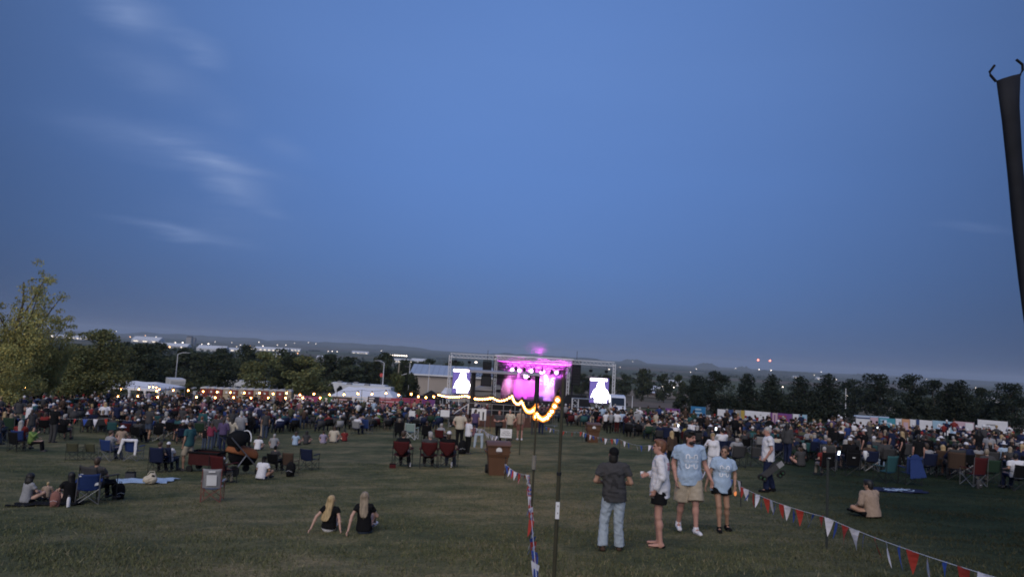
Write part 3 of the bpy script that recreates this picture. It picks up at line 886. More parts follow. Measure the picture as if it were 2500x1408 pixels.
def far_lamp(px, py, y, m, label, r=None, name='street_lamp', hmin=6.0, group='lamps of the far town'):
    p = at(px, py, y); g = Hf(p.x, y); h_ = max(p.z - g, hmin)
    t = thing(name, label, 'lamp', (p.x, y, g), 0, group)
    b = MB(); b.tube((0, 0, 0), (0, 0, h_), 0.15 + y * 3e-5, 0.1 + y * 2e-5, 5); b.build('pole', metal_g, t)
    b = MB(); b.ball((0, 0, h_), r or max(0.3, y * 0.0008), 8, 6, 1.3, 1.3, 0.8); b.build('lamp_head', m, t)
    return t
W_, O_ = lamp_w, lamp_o
for px, py, y, m, s, lb in [
        (428, 836, 4300, W_, 1.5, 'bright white lamp over the far town above the street lamp pole'), (446, 836, 4300, W_, 1.8, 'brightest white lamp of the far town'),
        (443, 849, 2300, W_, 2.6, 'large white yard light above the dark trees'), (414, 847, 2300, O_, 2.0, 'large orange lamp beside the large white yard light'),
        (493, 840, 3500, W_, 1.2, 'white lamp just left of the lit town block'), (509, 839, 3500, W_, 1.9, 'lit white town block lamp above the wide dark tree'),
        (525, 834, 4800, W_, .9, 'small lamp just right of the lit town block'), (537, 856, 1900, O_, 1.5, 'lone orange lamp above the red toilets'),
        (566, 836, 4600, W_, .8, 'small white lamp left of the tall dark tree'), (578, 846, 3000, W_, .9, 'lower of two white lamps near the tall dark tree'),
        (587, 842, 3300, W_, .9, 'upper of two white lamps near the tall dark tree'), (610, 843, 3300, O_, 1.1, 'orange lamp at the top of the tall dark tree'),
        (632, 835, 4800, W_, 1.2, 'white lamp high above the tan toilets'), (642, 844, 3300, W_, 1.3, 'white lamp at the long lit shed'),
        (677, 842, 4000, W_, .9, 'white lamp at the far end of the lit shed'), (698, 842, 4000, W_, 1.1, 'white lamp past the lit shed'),
        (719, 837, 4800, W_, .6, 'faint lamp above the broad green tree'), (753, 836, 5000, W_, .8, 'faint lamp above the long tent'),
        (771, 839, 5000, W_, .8, 'faint lamp at the edge of the far plain'), (727, 862, 1600, O_, 1.1, 'orange lamp low over the broad green tree'),
        (811, 857, 2600, W_, 1.2, 'middle of three white lamps above the motorhomes'), (801, 857, 2600, W_, 1.0, 'first of three white lamps above the motorhomes'),
        (823, 858, 2600, W_, 1.0, 'last of three white lamps above the motorhomes'), (283, 845, 2200, O_, 2.4, 'large orange lamp beside the upright green tree'),
        (355, 819, 4600, O_, 1.0, 'small warm lamp over the white dome'), (318, 822, 4300, O_, 1.2, 'warm lamp left of the white dome'),
        (381, 822, 4300, W_, .9, 'white lamp right of the white dome'), (113, 811, 5000, W_, .9, 'white lamp seen through the loose tree'),
        (284, 808, 5200, W_, .7, 'white lamp on a tall mast over the town'), (126, 819, 4000, W_, 1.2, 'white lamp low behind the loose tree'),
        (157, 817, 4300, W_, .9, 'white lamp between the loose and the upright tree'), (1162, 884, 330, W_, 3.0, 'bright yard light behind the hanging speakers'),
        (984, 884, 260, W_, 2.2, 'lit street light behind the utility pole'), (1700, 900, 4200, W_, .9, 'white farm lamp right of the truss corner'),
        (1686, 908, 2900, W_, .8, 'farm lamp low in the valley'), (1660, 921, 1500, W_, .9, 'farm lamp above the little barn'),
        (1645, 950, 480, W_, 1.4, 'yard lamp in front of the dark trees'), (1617, 948, 500, W_, 1.2, 'yard lamp at the little barn'),
        (1796, 899, 4600, W_, .9, 'farm lamp left below the red tower lamps'), (1911, 944, 420, W_, 1.6, 'white yard lamp among the evergreens'),
        (1988, 915, 2600, W_, .8, 'farm lamp behind the dark evergreen'), (2042, 926, 1400, W_, .9, 'farm lamp beside the tallest evergreen'),
        (2067, 973, 190, W_, 2.0, 'white lamp at the edge of the brown field'), (2382, 946, 900, W_, .9, 'farm lamp right of the two-tipped evergreen'),
        (2262, 925, 3500, W_, .6, 'faint farm lamp on the far slope'), (1545, 882, 5500, W_, .7, 'faint farm lamp by the tiny rounded hill'),
        (1514, 896, 3600, W_, .7, 'farm lamp right of the truss corner tower'), (2005, 907, 4600, W_, .9, 'lit farmhouse lamp on the far ridge'),
        (931, 856, 3800, W_, .9, 'faint lamp left of the lit car lot'), (1487, 901, 2500, W_, 1.4, 'lamp hanging in view under the truss end'),
        (235, 818, 4500, W_, .8, 'lamp just above the upright green tree'), (470, 826, 5200, W_, .6, 'faint lamp high over the wide dark tree')]:
    far_lamp(px, py, y, m, lb, max(0.25, y * 0.00046 * s))
for i in range(8):
    far_lamp(953 + i * 5.6, 866 + i * 0.35, 2300, W_, f'{["first", "second", "third", "fourth", "fifth", "sixth", "seventh", "eighth"][i]} bright lamp of the lit lot behind the street light', 2300 * 0.0009, group='lamps of the lit lot')
for px, lb in ((1851, 'radio mast with red lamp, the nearer to the stage of two'), (1880, 'radio mast with red lamp, the farther from the stage of two')):
    y = 6800; p = at(px, 878.5 if px < 1870 else 880, y); g = Hf(p.x, y)
    t = thing('radio_mast', lb, 'mast', (p.x, y, g), 0, 'radio masts on the ridge')
    b = MB(); b.tube((0, 0, 0), (0, 0, p.z - g), 0.9, 0.5, 4); b.build('mast', metal_g, t)
    b = MB(); b.ball((0, 0, p.z - g), 9, 8, 6); b.build('beacon_lamp', lamp_r, t)
    q = at(px - 1, 901 if px < 1870 else 903, y - 30)
    b = MB(); b.ball((0, -30, q.z - g), 5, 8, 6); b.build('foot_lamp', lamp_w, t)

pale_wall = mat('pale_wall', (0.55, 0.55, 0.56), 0.8, 0.1, 0.5)
grey_wall = mat('grey_wall', (0.30, 0.29, 0.28), 0.85, 0.12, 0.5)
roof_w = mat('pale_roof', (0.62, 0.64, 0.68), 0.5, 0.1, 0.5)
roof_d = mat('dark_roof', (0.1, 0.09, 0.09), 0.9, 0.2, 0.5)
lit_win = glow('lit_window', (1.0, 0.86, 0.70), 1.6)
def shed(px, y, w, h_, d, wall, roof, label, lit=0, rz=0.0, pitch=0.25, group=None, name='shed'):
    p = atg(px, y)
    t = thing(name, label, 'building', p, rz, group)
    b = MB(); b.box((0, 0, h_ / 2), (w, d, h_)); b.build('wall', wall, t)
    b = MB(); rh = d * pitch
    b.prism([(-d / 2 - .3, 0), (d / 2 + .3, 0), (0, rh)], (0, 1, 0), (0, 0, 1), (1, 0, 0), (-w / 2 - .3, 0, h_ + 0.01), w + .6); b.build('roof', roof, t)
    for i in range(lit):
        b = MB(); b.box((-w / 2 + w * (i + .5) / lit, -d / 2 - 0.06, h_ * .55), (w / lit * .5, 0.1, h_ * .4)); b.build('window', lit_win, t)
    return t
for px, y, w, h_, d, wl, rf, lt, lb in [
        (362, 4000, 150, 14, 80, pale_wall, roof_w, 3, 'white dome-roofed hall in the far town'), (660, 3600, 190, 10, 40, pale_wall, roof_w, 9, 'long lit white shed above the toilets'),
        (200, 3600, 130, 10, 40, pale_wall, roof_w, 6, 'lit white hall seen beside the upright tree'), (520, 2300, 90, 9, 40, pale_wall, roof_w, 0, 'pale roofed shed below the lit town block'),
        (462, 4300, 30, 46, 30, grey_wall, roof_d, 0, 'grey grain elevator tower over the town'), (473, 4350, 18, 40, 22, grey_wall, roof_d, 0, 'slim grain bin beside the elevator tower'),
        (420, 2500, 120, 8, 40, grey_wall, roof_w, 0, 'low grey shed under the orange lamp'), (1025, 2400, 55, 9, 30, pale_wall, roof_w, 0, 'white barn right of the lit lot'),
        (715, 4000, 90, 9, 30, pale_wall, roof_w, 5, 'lit pale building at the end of the long shed'), (570, 2700, 60, 8, 25, pale_wall, roof_w, 3, 'small lit building left of the tall dark tree'),
        (690, 1500, 40, 6, 20, pale_wall, roof_w, 0, 'pale house roof above the rounded green tree'), (790, 1700, 30, 6, 20, grey_wall, roof_w, 0, 'grey house above the long tent'),
        (805, 900, 22, 5, 14, grey_wall, roof_d, 0, 'brown house among the trees above the long tent'), (1945, 5200, 60, 9, 30, pale_wall, roof_w, 2, 'lit farmhouse on the ridge above the evergreens'),
        (2005, 4700, 70, 9, 30, pale_wall, roof_w, 3, 'white farm shed on the ridge'), (2415, 1100, 26, 5, 12, pale_wall, roof_w, 0, 'white farm shed left of the last dark tree'),
        (1642, 1000, 22, 5, 12, pale_wall, roof_w, 0, 'pale roof behind the dark trees right of the barn'), (880, 5200, 120, 9, 40, pale_wall, roof_w, 4, 'tiny lit sheds on the plain above the motorhomes'),
        (150, 4200, 100, 9, 40, pale_wall, roof_w, 4, 'lit building glimpsed behind the loose tree'), (250, 4300, 110, 10, 40, pale_wall, roof_w, 2, 'pale hall right of the upright tree'),
        (985, 2320, 60, 8, 20, pale_wall, roof_w, 5, 'lit showroom in the lot behind the street light')]:
    shed(px, y, w, h_, d, wl, rf, lb, lt, group='buildings of the far town' if px < 1100 else 'farm buildings')
# the little barn beyond the stage
p = atg(1603, 470)
t = thing('barn', 'little barn with white metal roof beyond the stage', 'building', p, 0.25)
b = MB(); b.box((0, 0, 2), (7, 9, 4)); b.build('wall', mat('barn_wall', (0.16, 0.11, 0.1), .9, .2, 1), t)
b = MB(); b.prism([(-4.4, 0), (4.4, 0), (0, 2.4)], (1, 0, 0), (0, 0, 1), (0, 1, 0), (0, -5, 4.01), 10); b.build('roof', roof_w, t)
b = MB(); b.box((-1.5, -4.55, 1.5), (3, .12, 3)); b.build('door', metal_d, t)
t = thing('carport', 'pale open shed in front of the little barn', 'building', atg(1608, 450), 0.25)
b = MB(); b.prism([(-5, 2.4), (5, 2.1), (5, 2.3), (0, 3.4), (-5, 2.6)], (1, 0, 0), (0, 0, 1), (0, 1, 0), (0, -4, 0), 7); b.build('roof', roof_w, t)
for sx in (-4.6, 4.6):
    for sy in (-3.6, 2.6):
        b = MB(); b.tube((sx, sy, 0), (sx, sy, 2.2), .12, n=5); b.build('post', wood_d, t)

# long metal hall beside the stage
def hall():
    y = 190; x0 = at(1003, 920, y).x; x1 = at(1205, 930, y).x
    zr = at(1006, 900, y).z; ze = at(1006, 913, y).z
    g = min(Hf(x0, y), Hf(x1, y)) - 0.3
    t = thing('metal_hall', 'long low hall with tan walls and blue-grey metal roof', 'building', ((x0 + x1) / 2, y + 8, g))
    w = x1 - x0
    b = MB(); b.box((0, 0, (ze - g) / 2), (w, 16, ze - g)); b.build('wall', mat('tan_wall', (0.36, 0.31, 0.27), .8, .08, .4), t)
    b = MB(); b.prism([(-8.5, ze - g), (0, zr - g + 1.0), (0, zr - g + 1.2), (-8.5, ze - g + .2)], (0, 1, 0), (0, 0, 1), (1, 0, 0), (-w / 2 - .4, 0, 0), w + .8)
    r = b.build('roof', mat('hall_roof', (0.42, 0.46, 0.52), .35, .06, .4, metal=.3), t)
    b = MB(); b.box((0, -8.62, ze - g + 0.02), (w + .9, .2, .35)); b.build('gutter', white_p, r)
    for i in range(14):
        xx = -w / 2 + w * (i + .5) / 14
        b = MB(); b.tube((xx, -8.45, ze - g + .24), (xx, 0, zr - g + 1.24), .04, n=4); b.build('roof_rib', metal_g, r)
    for i in range(3):
        b = MB(); b.box((-w / 2 + w * (.25 + .25 * i), -8.05, 1.6), (3, .12, 3)); b.build('door', grey_wall, t)
hall()

def car(px, y, rz, color, label, kind='car'):
    p = atg(px, y); t = thing('parked_car', label, 'car', p, rz, 'cars parked by the hall')
    m = mat('car_' + color[0], color[1], 0.3, 0.05, 2, spec=.5)
    prof = [(-2.2, .35), (2.2, .35), (2.25, .8), (1.5, .95), (.9, 1.45), (-1.0, 1.5), (-1.9, 1.0), (-2.25, .9)]
    if kind == 'suv': prof = [(-2.3, .4), (2.3, .4), (2.35, 1.0), (1.4, 1.15), (.8, 1.8), (-2.0, 1.85), (-2.3, 1.1)]
    b = MB(); b.prism(prof, (1, 0, 0), (0, 0, 1), (0, 1, 0), (0, -.88, 0), 1.76); b.build('body', m, t)
    zt = 1.68 if kind == 'suv' else 1.36
    for s in (-1, 1):
        b = MB(); b.box((-.3, s * .885, zt - .27), (1.9, .02, .4)); b.build('window', glassd, t)
    b = MB(); b.box((1.15, 0, zt - .25), (.5, 1.5, .04), m=Matrix.Rotation(.9, 3, 'Y')); b.build('windscreen', glassd, t)
    for sx in (-1.4, 1.4):
        for s in (-.8, .8):
            b = MB(); b.tube((sx, s - .1, .33), (sx, s + .1, .33), .33, n=10); b.build('wheel', rubber, t)
    for s in (-.6, .6):
        b = MB(); b.box((2.27, s, .72), (.06, .3, .14)); b.build('headlight', white_p, t)
cw, ck, cb, cr, cs = ('white', (.7, .7, .7)), ('black', (.015, .015, .018)), ('blue', (.04, .07, .13)), ('red', (.22, .02, .02)), ('silver', (.4, .41, .43))
for px, y, rz, c, k, lb in [(1016, 168, 2.9, cs, 'suv', 'silver car parked at the near corner of the hall'), (1030, 165, 2.9, ck, 'suv', 'black car parked second along the hall'),
                            (1046, 163, 2.9, cw, 'car', 'white car parked in the middle of the hall row'), (1060, 161, 2.9, cb, 'suv', 'blue car parked fourth along the hall'),
                            (1076, 160, 2.9, ck, 'car', 'black car parked fifth along the hall'), (992, 146, 2.7, ck, 'suv', 'black car parked below the dark round bush'),
                            (1022, 143, 2.8, cs, 'car', 'silver car parked above the red banner'), (1010, 176, 0.1, cb, 'car', 'blue car close to the hall wall'),
                            (432, 148, .3, cw, 'car', 'white car behind the box truck'), (470, 150, .4, cw, 'suv', 'white car under the round tree behind the toilets'),
                            (600, 140, .2, cw, 'car', 'white car between the trees behind the toilets')]:
    car(px, y, rz, c, lb, k)

def motorhome(px, y, ln, h_, rz, label, dark_cap=True):
    p = atg(px, y); t = thing('motorhome', label, 'trailer', p, rz)
    m = mat('trailer_white', (0.68, 0.69, 0.72), .35, .05, 1)
    prof = [(-ln / 2, .8), (ln / 2 - 2.2, .8), (ln / 2 - 2.0, 1.7), (ln / 2, 1.9), (ln / 2 + .1, h_ - .9), (ln / 2 - .6, h_), (-ln / 2, h_)]
    b = MB(); b.prism(prof, (-1, 0, 0), (0, 0, 1), (0, 1, 0), (0, -1.2, 0), 2.4); body = b.build('body', m, t)
    b = MB(); b.prism([(ln / 2 - .9, h_ - .35), (ln / 2 - 1.6, 1.75), (ln / 2 - .1, 1.92), (ln / 2 + .02, h_ - .95), (ln / 2 - .5, h_ - .3)], (-1, 0, 0), (0, 0, 1), (0, 1, 0), (0, -1.215, 0), .03); b.build('front_cap', glassd, t)
    b = MB(); b.box((ln / 2 - 2.4, -1.45, 1.9), (3.2, .5, 1.9)); b.build('slide_out', m, t)
    b = MB(); b.box((ln / 2 - 2.4, -1.715, 2.1), (2.2, .03, .8)); b.build('window', glassd, t)
    for i in range(3):
        b = MB(); b.box((-ln / 2 + 3.2 + i * 1.8, -1.215, 2.2), (.8, .03, .6)); b.build('window', glassd, t)
    for i in range(2):
        b = MB(); b.box((-ln / 2 + 2 + i * 3.5, 0, h_ + .16), (1, .9, .3), taper=.8); b.build('roof_air_unit', mat('grey_plastic', (.2, .2, .21), .6), t)
    for i, z in enumerate((1.3, 1.5)):
        b = MB(); b.box((0, -1.21, z), (ln * .8, .015, .09)); b.build('stripe', glassd if i else mat('stripe_grey', (.3, .31, .34), .5), t)
    for sx in (-.6, .6):
        b = MB(); b.tube((ln / 2 * .25 + sx, -1.15, .45), (ln / 2 * .25 + sx, -.85, .45), .42, n=12); b.build('wheel', rubber, t)
motorhome(872, 150, 12, 3.9, -0.12, 'larger white motorhome trailer behind the long tent')
motorhome(890, 138, 10.5, 3.6, -0.12, 'smaller white motorhome trailer nearer the long tent')
motorhome(600, 150, 9, 3.7, 0.1, 'white camper trailer glimpsed between the trees behind the toilets')

def box_truck():
    p = atg(424, 124); t = thing('box_truck', 'white box truck parked left of the red toilets', 'truck', p, .55)
    b = MB(); b.box((0, 0, 2.35), (2.5, 5.2, 2.6)); b.build('cargo_box', mat('truck_white', (.6, .6, .6), .5, .08, 1), t)
    b = MB(); b.box((0, -2.62, 2.3), (2.1, .05, 2.2)); dd = b.build('roller_door', mat('roller_grey', (.45, .45, .45), .6, .1, 2), t)
    for i in range(5):
        b = MB(); b.box((0, -2.66, 1.4 + i * .42), (2.1, .03, .03)); b.build('slat', metal_g, dd)
    b = MB(); b.prism([(0, .5), (1.9, .5), (1.95, 1.4), (1.2, 1.7), (.8, 2.5), (0, 2.5)], (0, 1, 0), (0, 0, 1), (1, 0, 0), (-1.05, 2.62, 0), 2.1); b.build('cab', white_p, t)
    b = MB(); b.box((0, 0, .8), (1, 6, .35)); b.build('chassis', metal_d, t)
    for sy in (-1.7, 3.4):
        for s in (-1, 1):
            b = MB(); b.tube((s * .95, sy, .48), (s * 1.2, sy, .48), .48, n=12); b.build('wheel', rubber, t)
box_truck()

# ------------------------------------------------------------------ portable toilets
def toilet(color, idx, px, y, label):
    p = atg(px, y); t = thing('portable_toilet', label, 'toilet', p, 0.02, 'portable toilets in a row')
    m = mat('toilet_' + color, (0.25, 0.055, 0.045) if color == 'red' else (0.42, 0.34, 0.24), .55, .06, 2)
    b = MB(); b.box((0, 0, 1.08), (1.12, 1.12, 2.0)); b.box((0, 0, .06), (1.18, 1.18, .12)); b.build('cabin', m, t)
    b = MB(); b.box((0, -.575, 1.05), (.82, .05, 1.8)); dr = b.build('door', m, t)
    b = MB(); b.box((.3, -.61, 1.05), (.07, .04, .2)); b.build('handle', metal_d, dr)
    b = MB(); b.box((0, -.605, 1.62), (.3, .012, .3)); b.build('sign', white_p, dr)
    vs = []; n = 9
    for j in (0, 1):
        for i in range(n):
            a = math.pi * i / (n - 1); vs.append((-.6 * math.cos(a), -.6 + 1.2 * j, 2.09 + .3 * math.sin(a)))
    fs = [(i, i + 1, n + i + 1, n + i) for i in range(n - 1)] + [tuple(range(n - 1, -1, -1)), tuple(range(n, 2 * n)), (0, n, 2 * n - 1, n - 1)]
    b = MB(); b.add(vs, fs); b.build('roof', mat('toilet_roof', (.6, .58, .58), .5, .05, 2), t)
    b = MB(); b.tube((.4, .45, 2.1), (.4, .45, 2.65), .05, n=6); b.build('vent_pipe', metal_g, t)
seq = ['red', 'red', 'red', 'tan', 'red', 'tan', 'red', 'tan', 'red', 'tan', 'red', 'tan']
nth = ['first', 'second', 'third', 'fourth', 'fifth', 'sixth', 'seventh']
cnt = {'red': 0, 'tan': 0}
for i, c in enumerate(seq):
    toilet(c, i, 498 + i * 18.6, 117.5, f'{nth[cnt[c]]} {c} portable toilet counted from the box truck'); cnt[c] += 1

# ------------------------------------------------------------------ tents
tent_w = mat('tent_white', (0.72, 0.73, 0.78), .7, .05, 1.5)
def frame_tent(px0, px1, y, eave_py, ridge_py, depth, label, curtains=()):
    x0 = at(px0, eave_py, y).x; x1 = at(px1, eave_py, y).x; w = x1 - x0
    ze = at(px0, eave_py, y).z; zr = at((px0 + px1) / 2, ridge_py, y + depth / 2).z
    xc = (x0 + x1) / 2; g = Hf(xc, y + depth / 2)
    zm = at((px0 + px1) / 2, eave_py + (px1 - px0) * .0277, y).z
    zr = zm + (at((px0 + px1) / 2, ridge_py, y).z - at((px0 + px1) / 2, eave_py, y).z)
    t = thing('frame_tent', label, 'tent', (xc, y + depth / 2, g))
    e, r = zm - g, zr - g
    b = MB(); i_ = min(w * .18, depth * .4)
    nx = 12
    vs = []
    for s, z, yy in ((0, e, -depth / 2), (1, r, 0), (0, e, depth / 2)):
        for k in range(nx + 1):
            u = k / nx; xx = -w / 2 + w * u
            if s: xx = -w / 2 + i_ + (w - 2 * i_) * u
            sag = -.10 * math.sin(math.pi * ((k * 3 / nx) % 1)) * (1 if s else .3)
            vs.append((xx, yy, z + sag))
    fs = [(j * (nx + 1) + k, j * (nx + 1) + k + 1, (j + 1) * (nx + 1) + k + 1, (j + 1) * (nx + 1) + k) for j in (0, 1) for k in range(nx)]
    fs += [(0, nx + 1, 2 * nx + 2), (nx, 3 * nx + 2, 2 * nx + 1)]
    b.add(vs, fs); b.build('canopy', tent_w, t)
    for s in (-1, 1):
        b = MB(); b.box((0, s * depth / 2, e - .16), (w, .03, .3)); b.build('valance', tent_w, t)
        b = MB(); b.box((s * w / 2, 0, e - .16), (.03, depth - .06, .3)); b.build('valance', tent_w, t)
    n = max(3, int(w / 5) + 1)
    for k in range(n):
        for s in (-1, 1):
            xx = -w / 2 + .05 + (w - .1) * k / (n - 1)
            gz = Hf(xc + xx, y + depth / 2 + s * depth / 2) - g
            b = MB(); b.tube((xx, s * (depth / 2 - .06), gz), (xx, s * (depth / 2 - .06), e), .045, n=6); b.build('pole', alu, t)
    for u in curtains:
        xx = -w / 2 + w * u; b = MB()
        for k in range(7):
            a0 = e - .3 - k * .3; b.tube((xx + .1 * math.sin(k * .8), -depth / 2 + .05, a0), (xx + .1 * math.sin((k + 1) * .8), -depth / 2 + .05, max(a0 - .3, .1)), .22 - .02 * k, .2 - .02 * k, 8)
        b.build('side_curtain', tent_w, t)
    return t
frame_tent(150, 388, 108, 937, 924, 9, 'long white banquet tent behind the upright green tree', (.70, .86, 1.0))
frame_tent(808, 962, 106, 964, 944, 8, 'long white tent between the banners and the motorhomes')
frame_tent(1074, 1122, 103, 962, 946, 5, 'small white tent at the foot of the truss tower')
t = thing('pop_up_canopy', 'black pop-up canopy left of the small white tent', 'tent', atg(1050, 101))
b = MB(); b.add([(-1.6, -1.6, 2.0), (1.6, -1.6, 2.0), (1.6, 1.6, 2.0), (-1.6, 1.6, 2.0), (0, 0, 3.0)], [(0, 1, 4), (1, 2, 4), (2, 3, 4), (3, 0, 4)]); b.build('canopy', black_f, t)
for sx in (-1.5, 1.5):
    b = MB(); b.box((0, sx * 1.07, 1.9), (3.2, .02, .22)); b.build('valance', black_f, t)
    for sy in (-1.5, 1.5):
        b = MB(); b.tube((sx, sy, 0), (sx, sy, 2.0), .035, n=5); b.build('leg', alu, t)

# ------------------------------------------------------------------ banners on the fences
BANC = {'white': (.66, .66, .7), 'navy': (.03, .06, .17), 'blue': (.03, .16, .34), 'teal': (.06, .26, .34), 'grey': (.3, .29, .28), 'mustard': (.42, .3, .07), 'purple': (.16, .06, .22),
        'plum': (.24, .05, .14), 'red': (.34, .07, .09), 'green': (.06, .14, .06), 'brown': (.07, .05, .045), 'pink': (.5, .36, .42), 'lightblue': (.3, .45, .58), 'orange': (.55, .3, .18), 'dark': (.03, .03, .05)}
def bmat(c): return mat('banner_' + c, BANC[c], .7, .08, 1.5)
def banner(px0, px1, top_py, y0, y1, h_, c, label, marks=(), group='sponsor banners'):
    a, d = at(px0, top_py, y0), at(px1, top_py + (px1 - px0) * .0555, y1)
    L_ = math.hypot(d.x - a.x, d.y - a.y); rz = math.atan2(d.y - a.y, d.x - a.x)
    t = thing('banner', label, 'banner', (a.x, a.y, (a.z + d.z) / 2 - h_), rz, group)
    b = MB(); n = 10
    vs = [(L_ * i / n, .025 * math.sin(i * 1.7 + px0) * (1 - j), h_ * j) for j in (0, 1) for i in range(n + 1)]
    b.add(vs, [(i, i + 1, n + 2 + i, n + 1 + i) for i in range(n)])
    pn = b.build('panel', bmat(c), t)
    for (u0, v0, u1, v1, mc) in marks:
        b = MB(); b.box((L_ * (u0 + u1) / 2, -.05, h_ * (v0 + v1) / 2), (L_ * (u1 - u0), .02, h_ * (v1 - v0))); b.build('print', bmat(mc), pn)
    for i in range(int(L_ / 3) + 2):
        u = min(L_, i * 3.0); x = a.x + (d.x - a.x) * u / L_; y = a.y + (d.y - a.y) * u / L_
        gz = Hf(x, y) - ((a.z + d.z) / 2 - h_)
        b = MB(); b.tube((u, .06, min(gz, h_ - .3)), (u, .06, h_ + .05), .03, n=5); b.build('fence_post', metal_g, t)
    return t
def lines(n, c, u0=.15, u1=.85, v0=.25, v1=.8, seed=1):
    g = random.Random(seed); out = []
    for i in range(n):
        v = v1 - (v1 - v0) * i / max(1, n - 1); w = g.uniform(.4, 1.0) * (u1 - u0)
        out.append((u0, v - .06, u0 + w, v + .06, c))
    return out
B1 = 99.0
for px0, px1, tp, c, lb, mk in [
        (719, 742, 963, 'white', 'white board on the fence right of the last tan toilet', lines(2, 'red', seed=2)),
        (743, 780, 966, 'plum', 'dark pink banner beside the white fence board', lines(2, 'pink', seed=3)),
        (781, 812, 966, 'green', 'green banner with white letters beside the long white tent', [(.4, .45, .6, .85, 'white')] + lines(2, 'mustard', .1, .9, .2, .35, 4)),
        (813, 858, 967, 'brown', 'dark brown banner with round white emblem under the long tent', [(.08, .25, .26, .8, 'white')] + lines(2, 'pink', .35, .9, .4, .75, 5)),
        (859, 898, 967, 'white', 'white banner hanging under the long tent', lines(3, 'lightblue', seed=6)),
        (899, 926, 967, 'dark', 'dark navy banner with two white lines under the long tent', lines(3, 'white', .1, .9, .4, .85, 7)),
        (927, 978, 969, 'red', 'faded red banner nearer the long tent', lines(4, 'pink', .05, .98, .1, .9, 8)),
        (979, 1030, 970, 'red', 'faded red banner nearer the black canopy', lines(4, 'plum', .02, .9, .1, .9, 9)),
        (1031, 1062, 974, 'purple', 'dim purple banner below the black canopy', lines(3, 'plum', .1, .9, .2, .8, 10))]:
    banner(px0, px1, tp, B1, B1, 1.45, c, lb, mk)
def yR(px): return 82 - (px - 1680) * 0.0165
for px0, px1, tp, c, lb, mk in [
        (1560, 1590, 1001, 'plum', 'dim pink banner behind the people in white shirts', lines(2, 'pink', seed=21)),
        (1625, 1660, 996, 'purple', 'dim purple banner left of the blue banner', lines(3, 'pink', seed=22)),
        (1687, 1723, 991, 'blue', 'blue and teal banner alone below the wide dark tree', lines(3, 'lightblue', .3, .9, .3, .8, 11)),
        (1752, 1771, 998, 'white', 'small plain white banner at the start of the row', lines(1, 'grey', .2, .8, .5, .5, 12)),
        (1772, 1790, 999, 'navy', 'navy banner beside the small white one', [(.1, .6, .25, .85, 'white')] + lines(2, 'lightblue', .3, .9, .3, .7, 13)),
        (1791, 1808, 1000, 'grey', 'grey banner between navy and mustard', lines(4, 'white', .1, .9, .2, .8, 14)),
        (1809, 1818, 1001, 'mustard', 'narrow mustard yellow banner between grey and white', ()),
        (1819, 1880, 1002, 'white', 'long white banner with dark blue letters', [(.05, .45, .26, .62, 'navy'), (.05, .15, .26, .3, 'navy'), (.6, .75, .66, .8, 'grey'), (.85, .5, .97, .58, 'red'), (.4, .3, .75, .36, 'grey')]),
        (1881, 1898, 1007, 'pink', 'lilac and white banner beside the long white one', [(.0, .0, .3, 1, 'purple'), (.55, .1, .7, .9, 'purple')]),
        (1899, 1934, 1008, 'purple', 'purple and pink printed banner', lines(4, 'red', .05, .95, .2, .8, 16)),
        (1936, 1950, 1010, 'white', 'small white banner with black crest', [(.3, .25, .7, .8, 'dark')]),
        (1951, 1970, 1011, 'lightblue', 'light blue banner ending the nearer row', lines(3, 'teal', .1, .9, .2, .8, 17)),
        (2090, 2124, 1016, 'white', 'white banner with grey bars starting the farther row', [(.08, .18, .7, .26, 'grey'), (.08, .34, .7, .42, 'grey'), (0, .9, 1, .97, 'navy')]),
        (2125, 2144, 1018, 'pink', 'pale pink banner beside the barred white one', ()),
        (2145, 2186, 1019, 'teal', 'teal banner with fine white lines', lines(5, 'lightblue', .1, .9, .15, .85, 18)),
        (2187, 2201, 1021, 'white', 'white and violet banner right of the teal one', lines(2, 'purple', .1, .9, .3, .6, 19)),
        (2202, 2221, 1022, 'orange', 'pale orange banner in the farther row', [(.2, .3, .8, .8, 'pink')]),
        (2222, 2236, 1023, 'white', 'plain white banner right of the orange one', ()),
        (2237, 2276, 1024, 'white', 'white banner with dark blue corner', [(0, .0, .2, 1, 'navy')]),
        (2277, 2330, 1026, 'lightblue', 'blue banner with white arch in the farther row', [(.2, .0, .8, .75, 'white'), (.42, .35, .6, .65, 'grey')]),
        (2331, 2378, 1028, 'pink', 'pink and white banner with violet smudges', lines(2, 'purple', .1, .5, .3, .6, 20) + [(.55, .5, .95, .95, 'white')]),
        (2387, 2460, 1024, 'white', 'large white banner closing the farther row', [(.3, .75, .6, .8, 'grey'), (.3, .55, .45, .6, 'lightblue')])]:
    banner(px0, px1, tp, yR(px0), yR(px1), 1.55 if px0 < 2380 else 1.75, c, lb, mk)
t = thing('road_barrier', 'pale blue rail on the fence above the barred banner', 'rail', at(2085, 1014, 77) )
b = MB(); L_ = at(2170, 1018, 77).x - at(2085, 1014, 77).x
b.box((L_ / 2, 0, 0), (L_, .08, .14)); b.build('rail', mat('rail_blue', (.4, .5, .66), .5), t)
for i in range(3):
    b = MB(); x = L_ * (i + .5) / 3; w = t.location; b.tube((x, .08, 0), (x, .08, Hf(w.x + x, 77) - w.z), .05, n=5); b.build('post', metal_g, t)

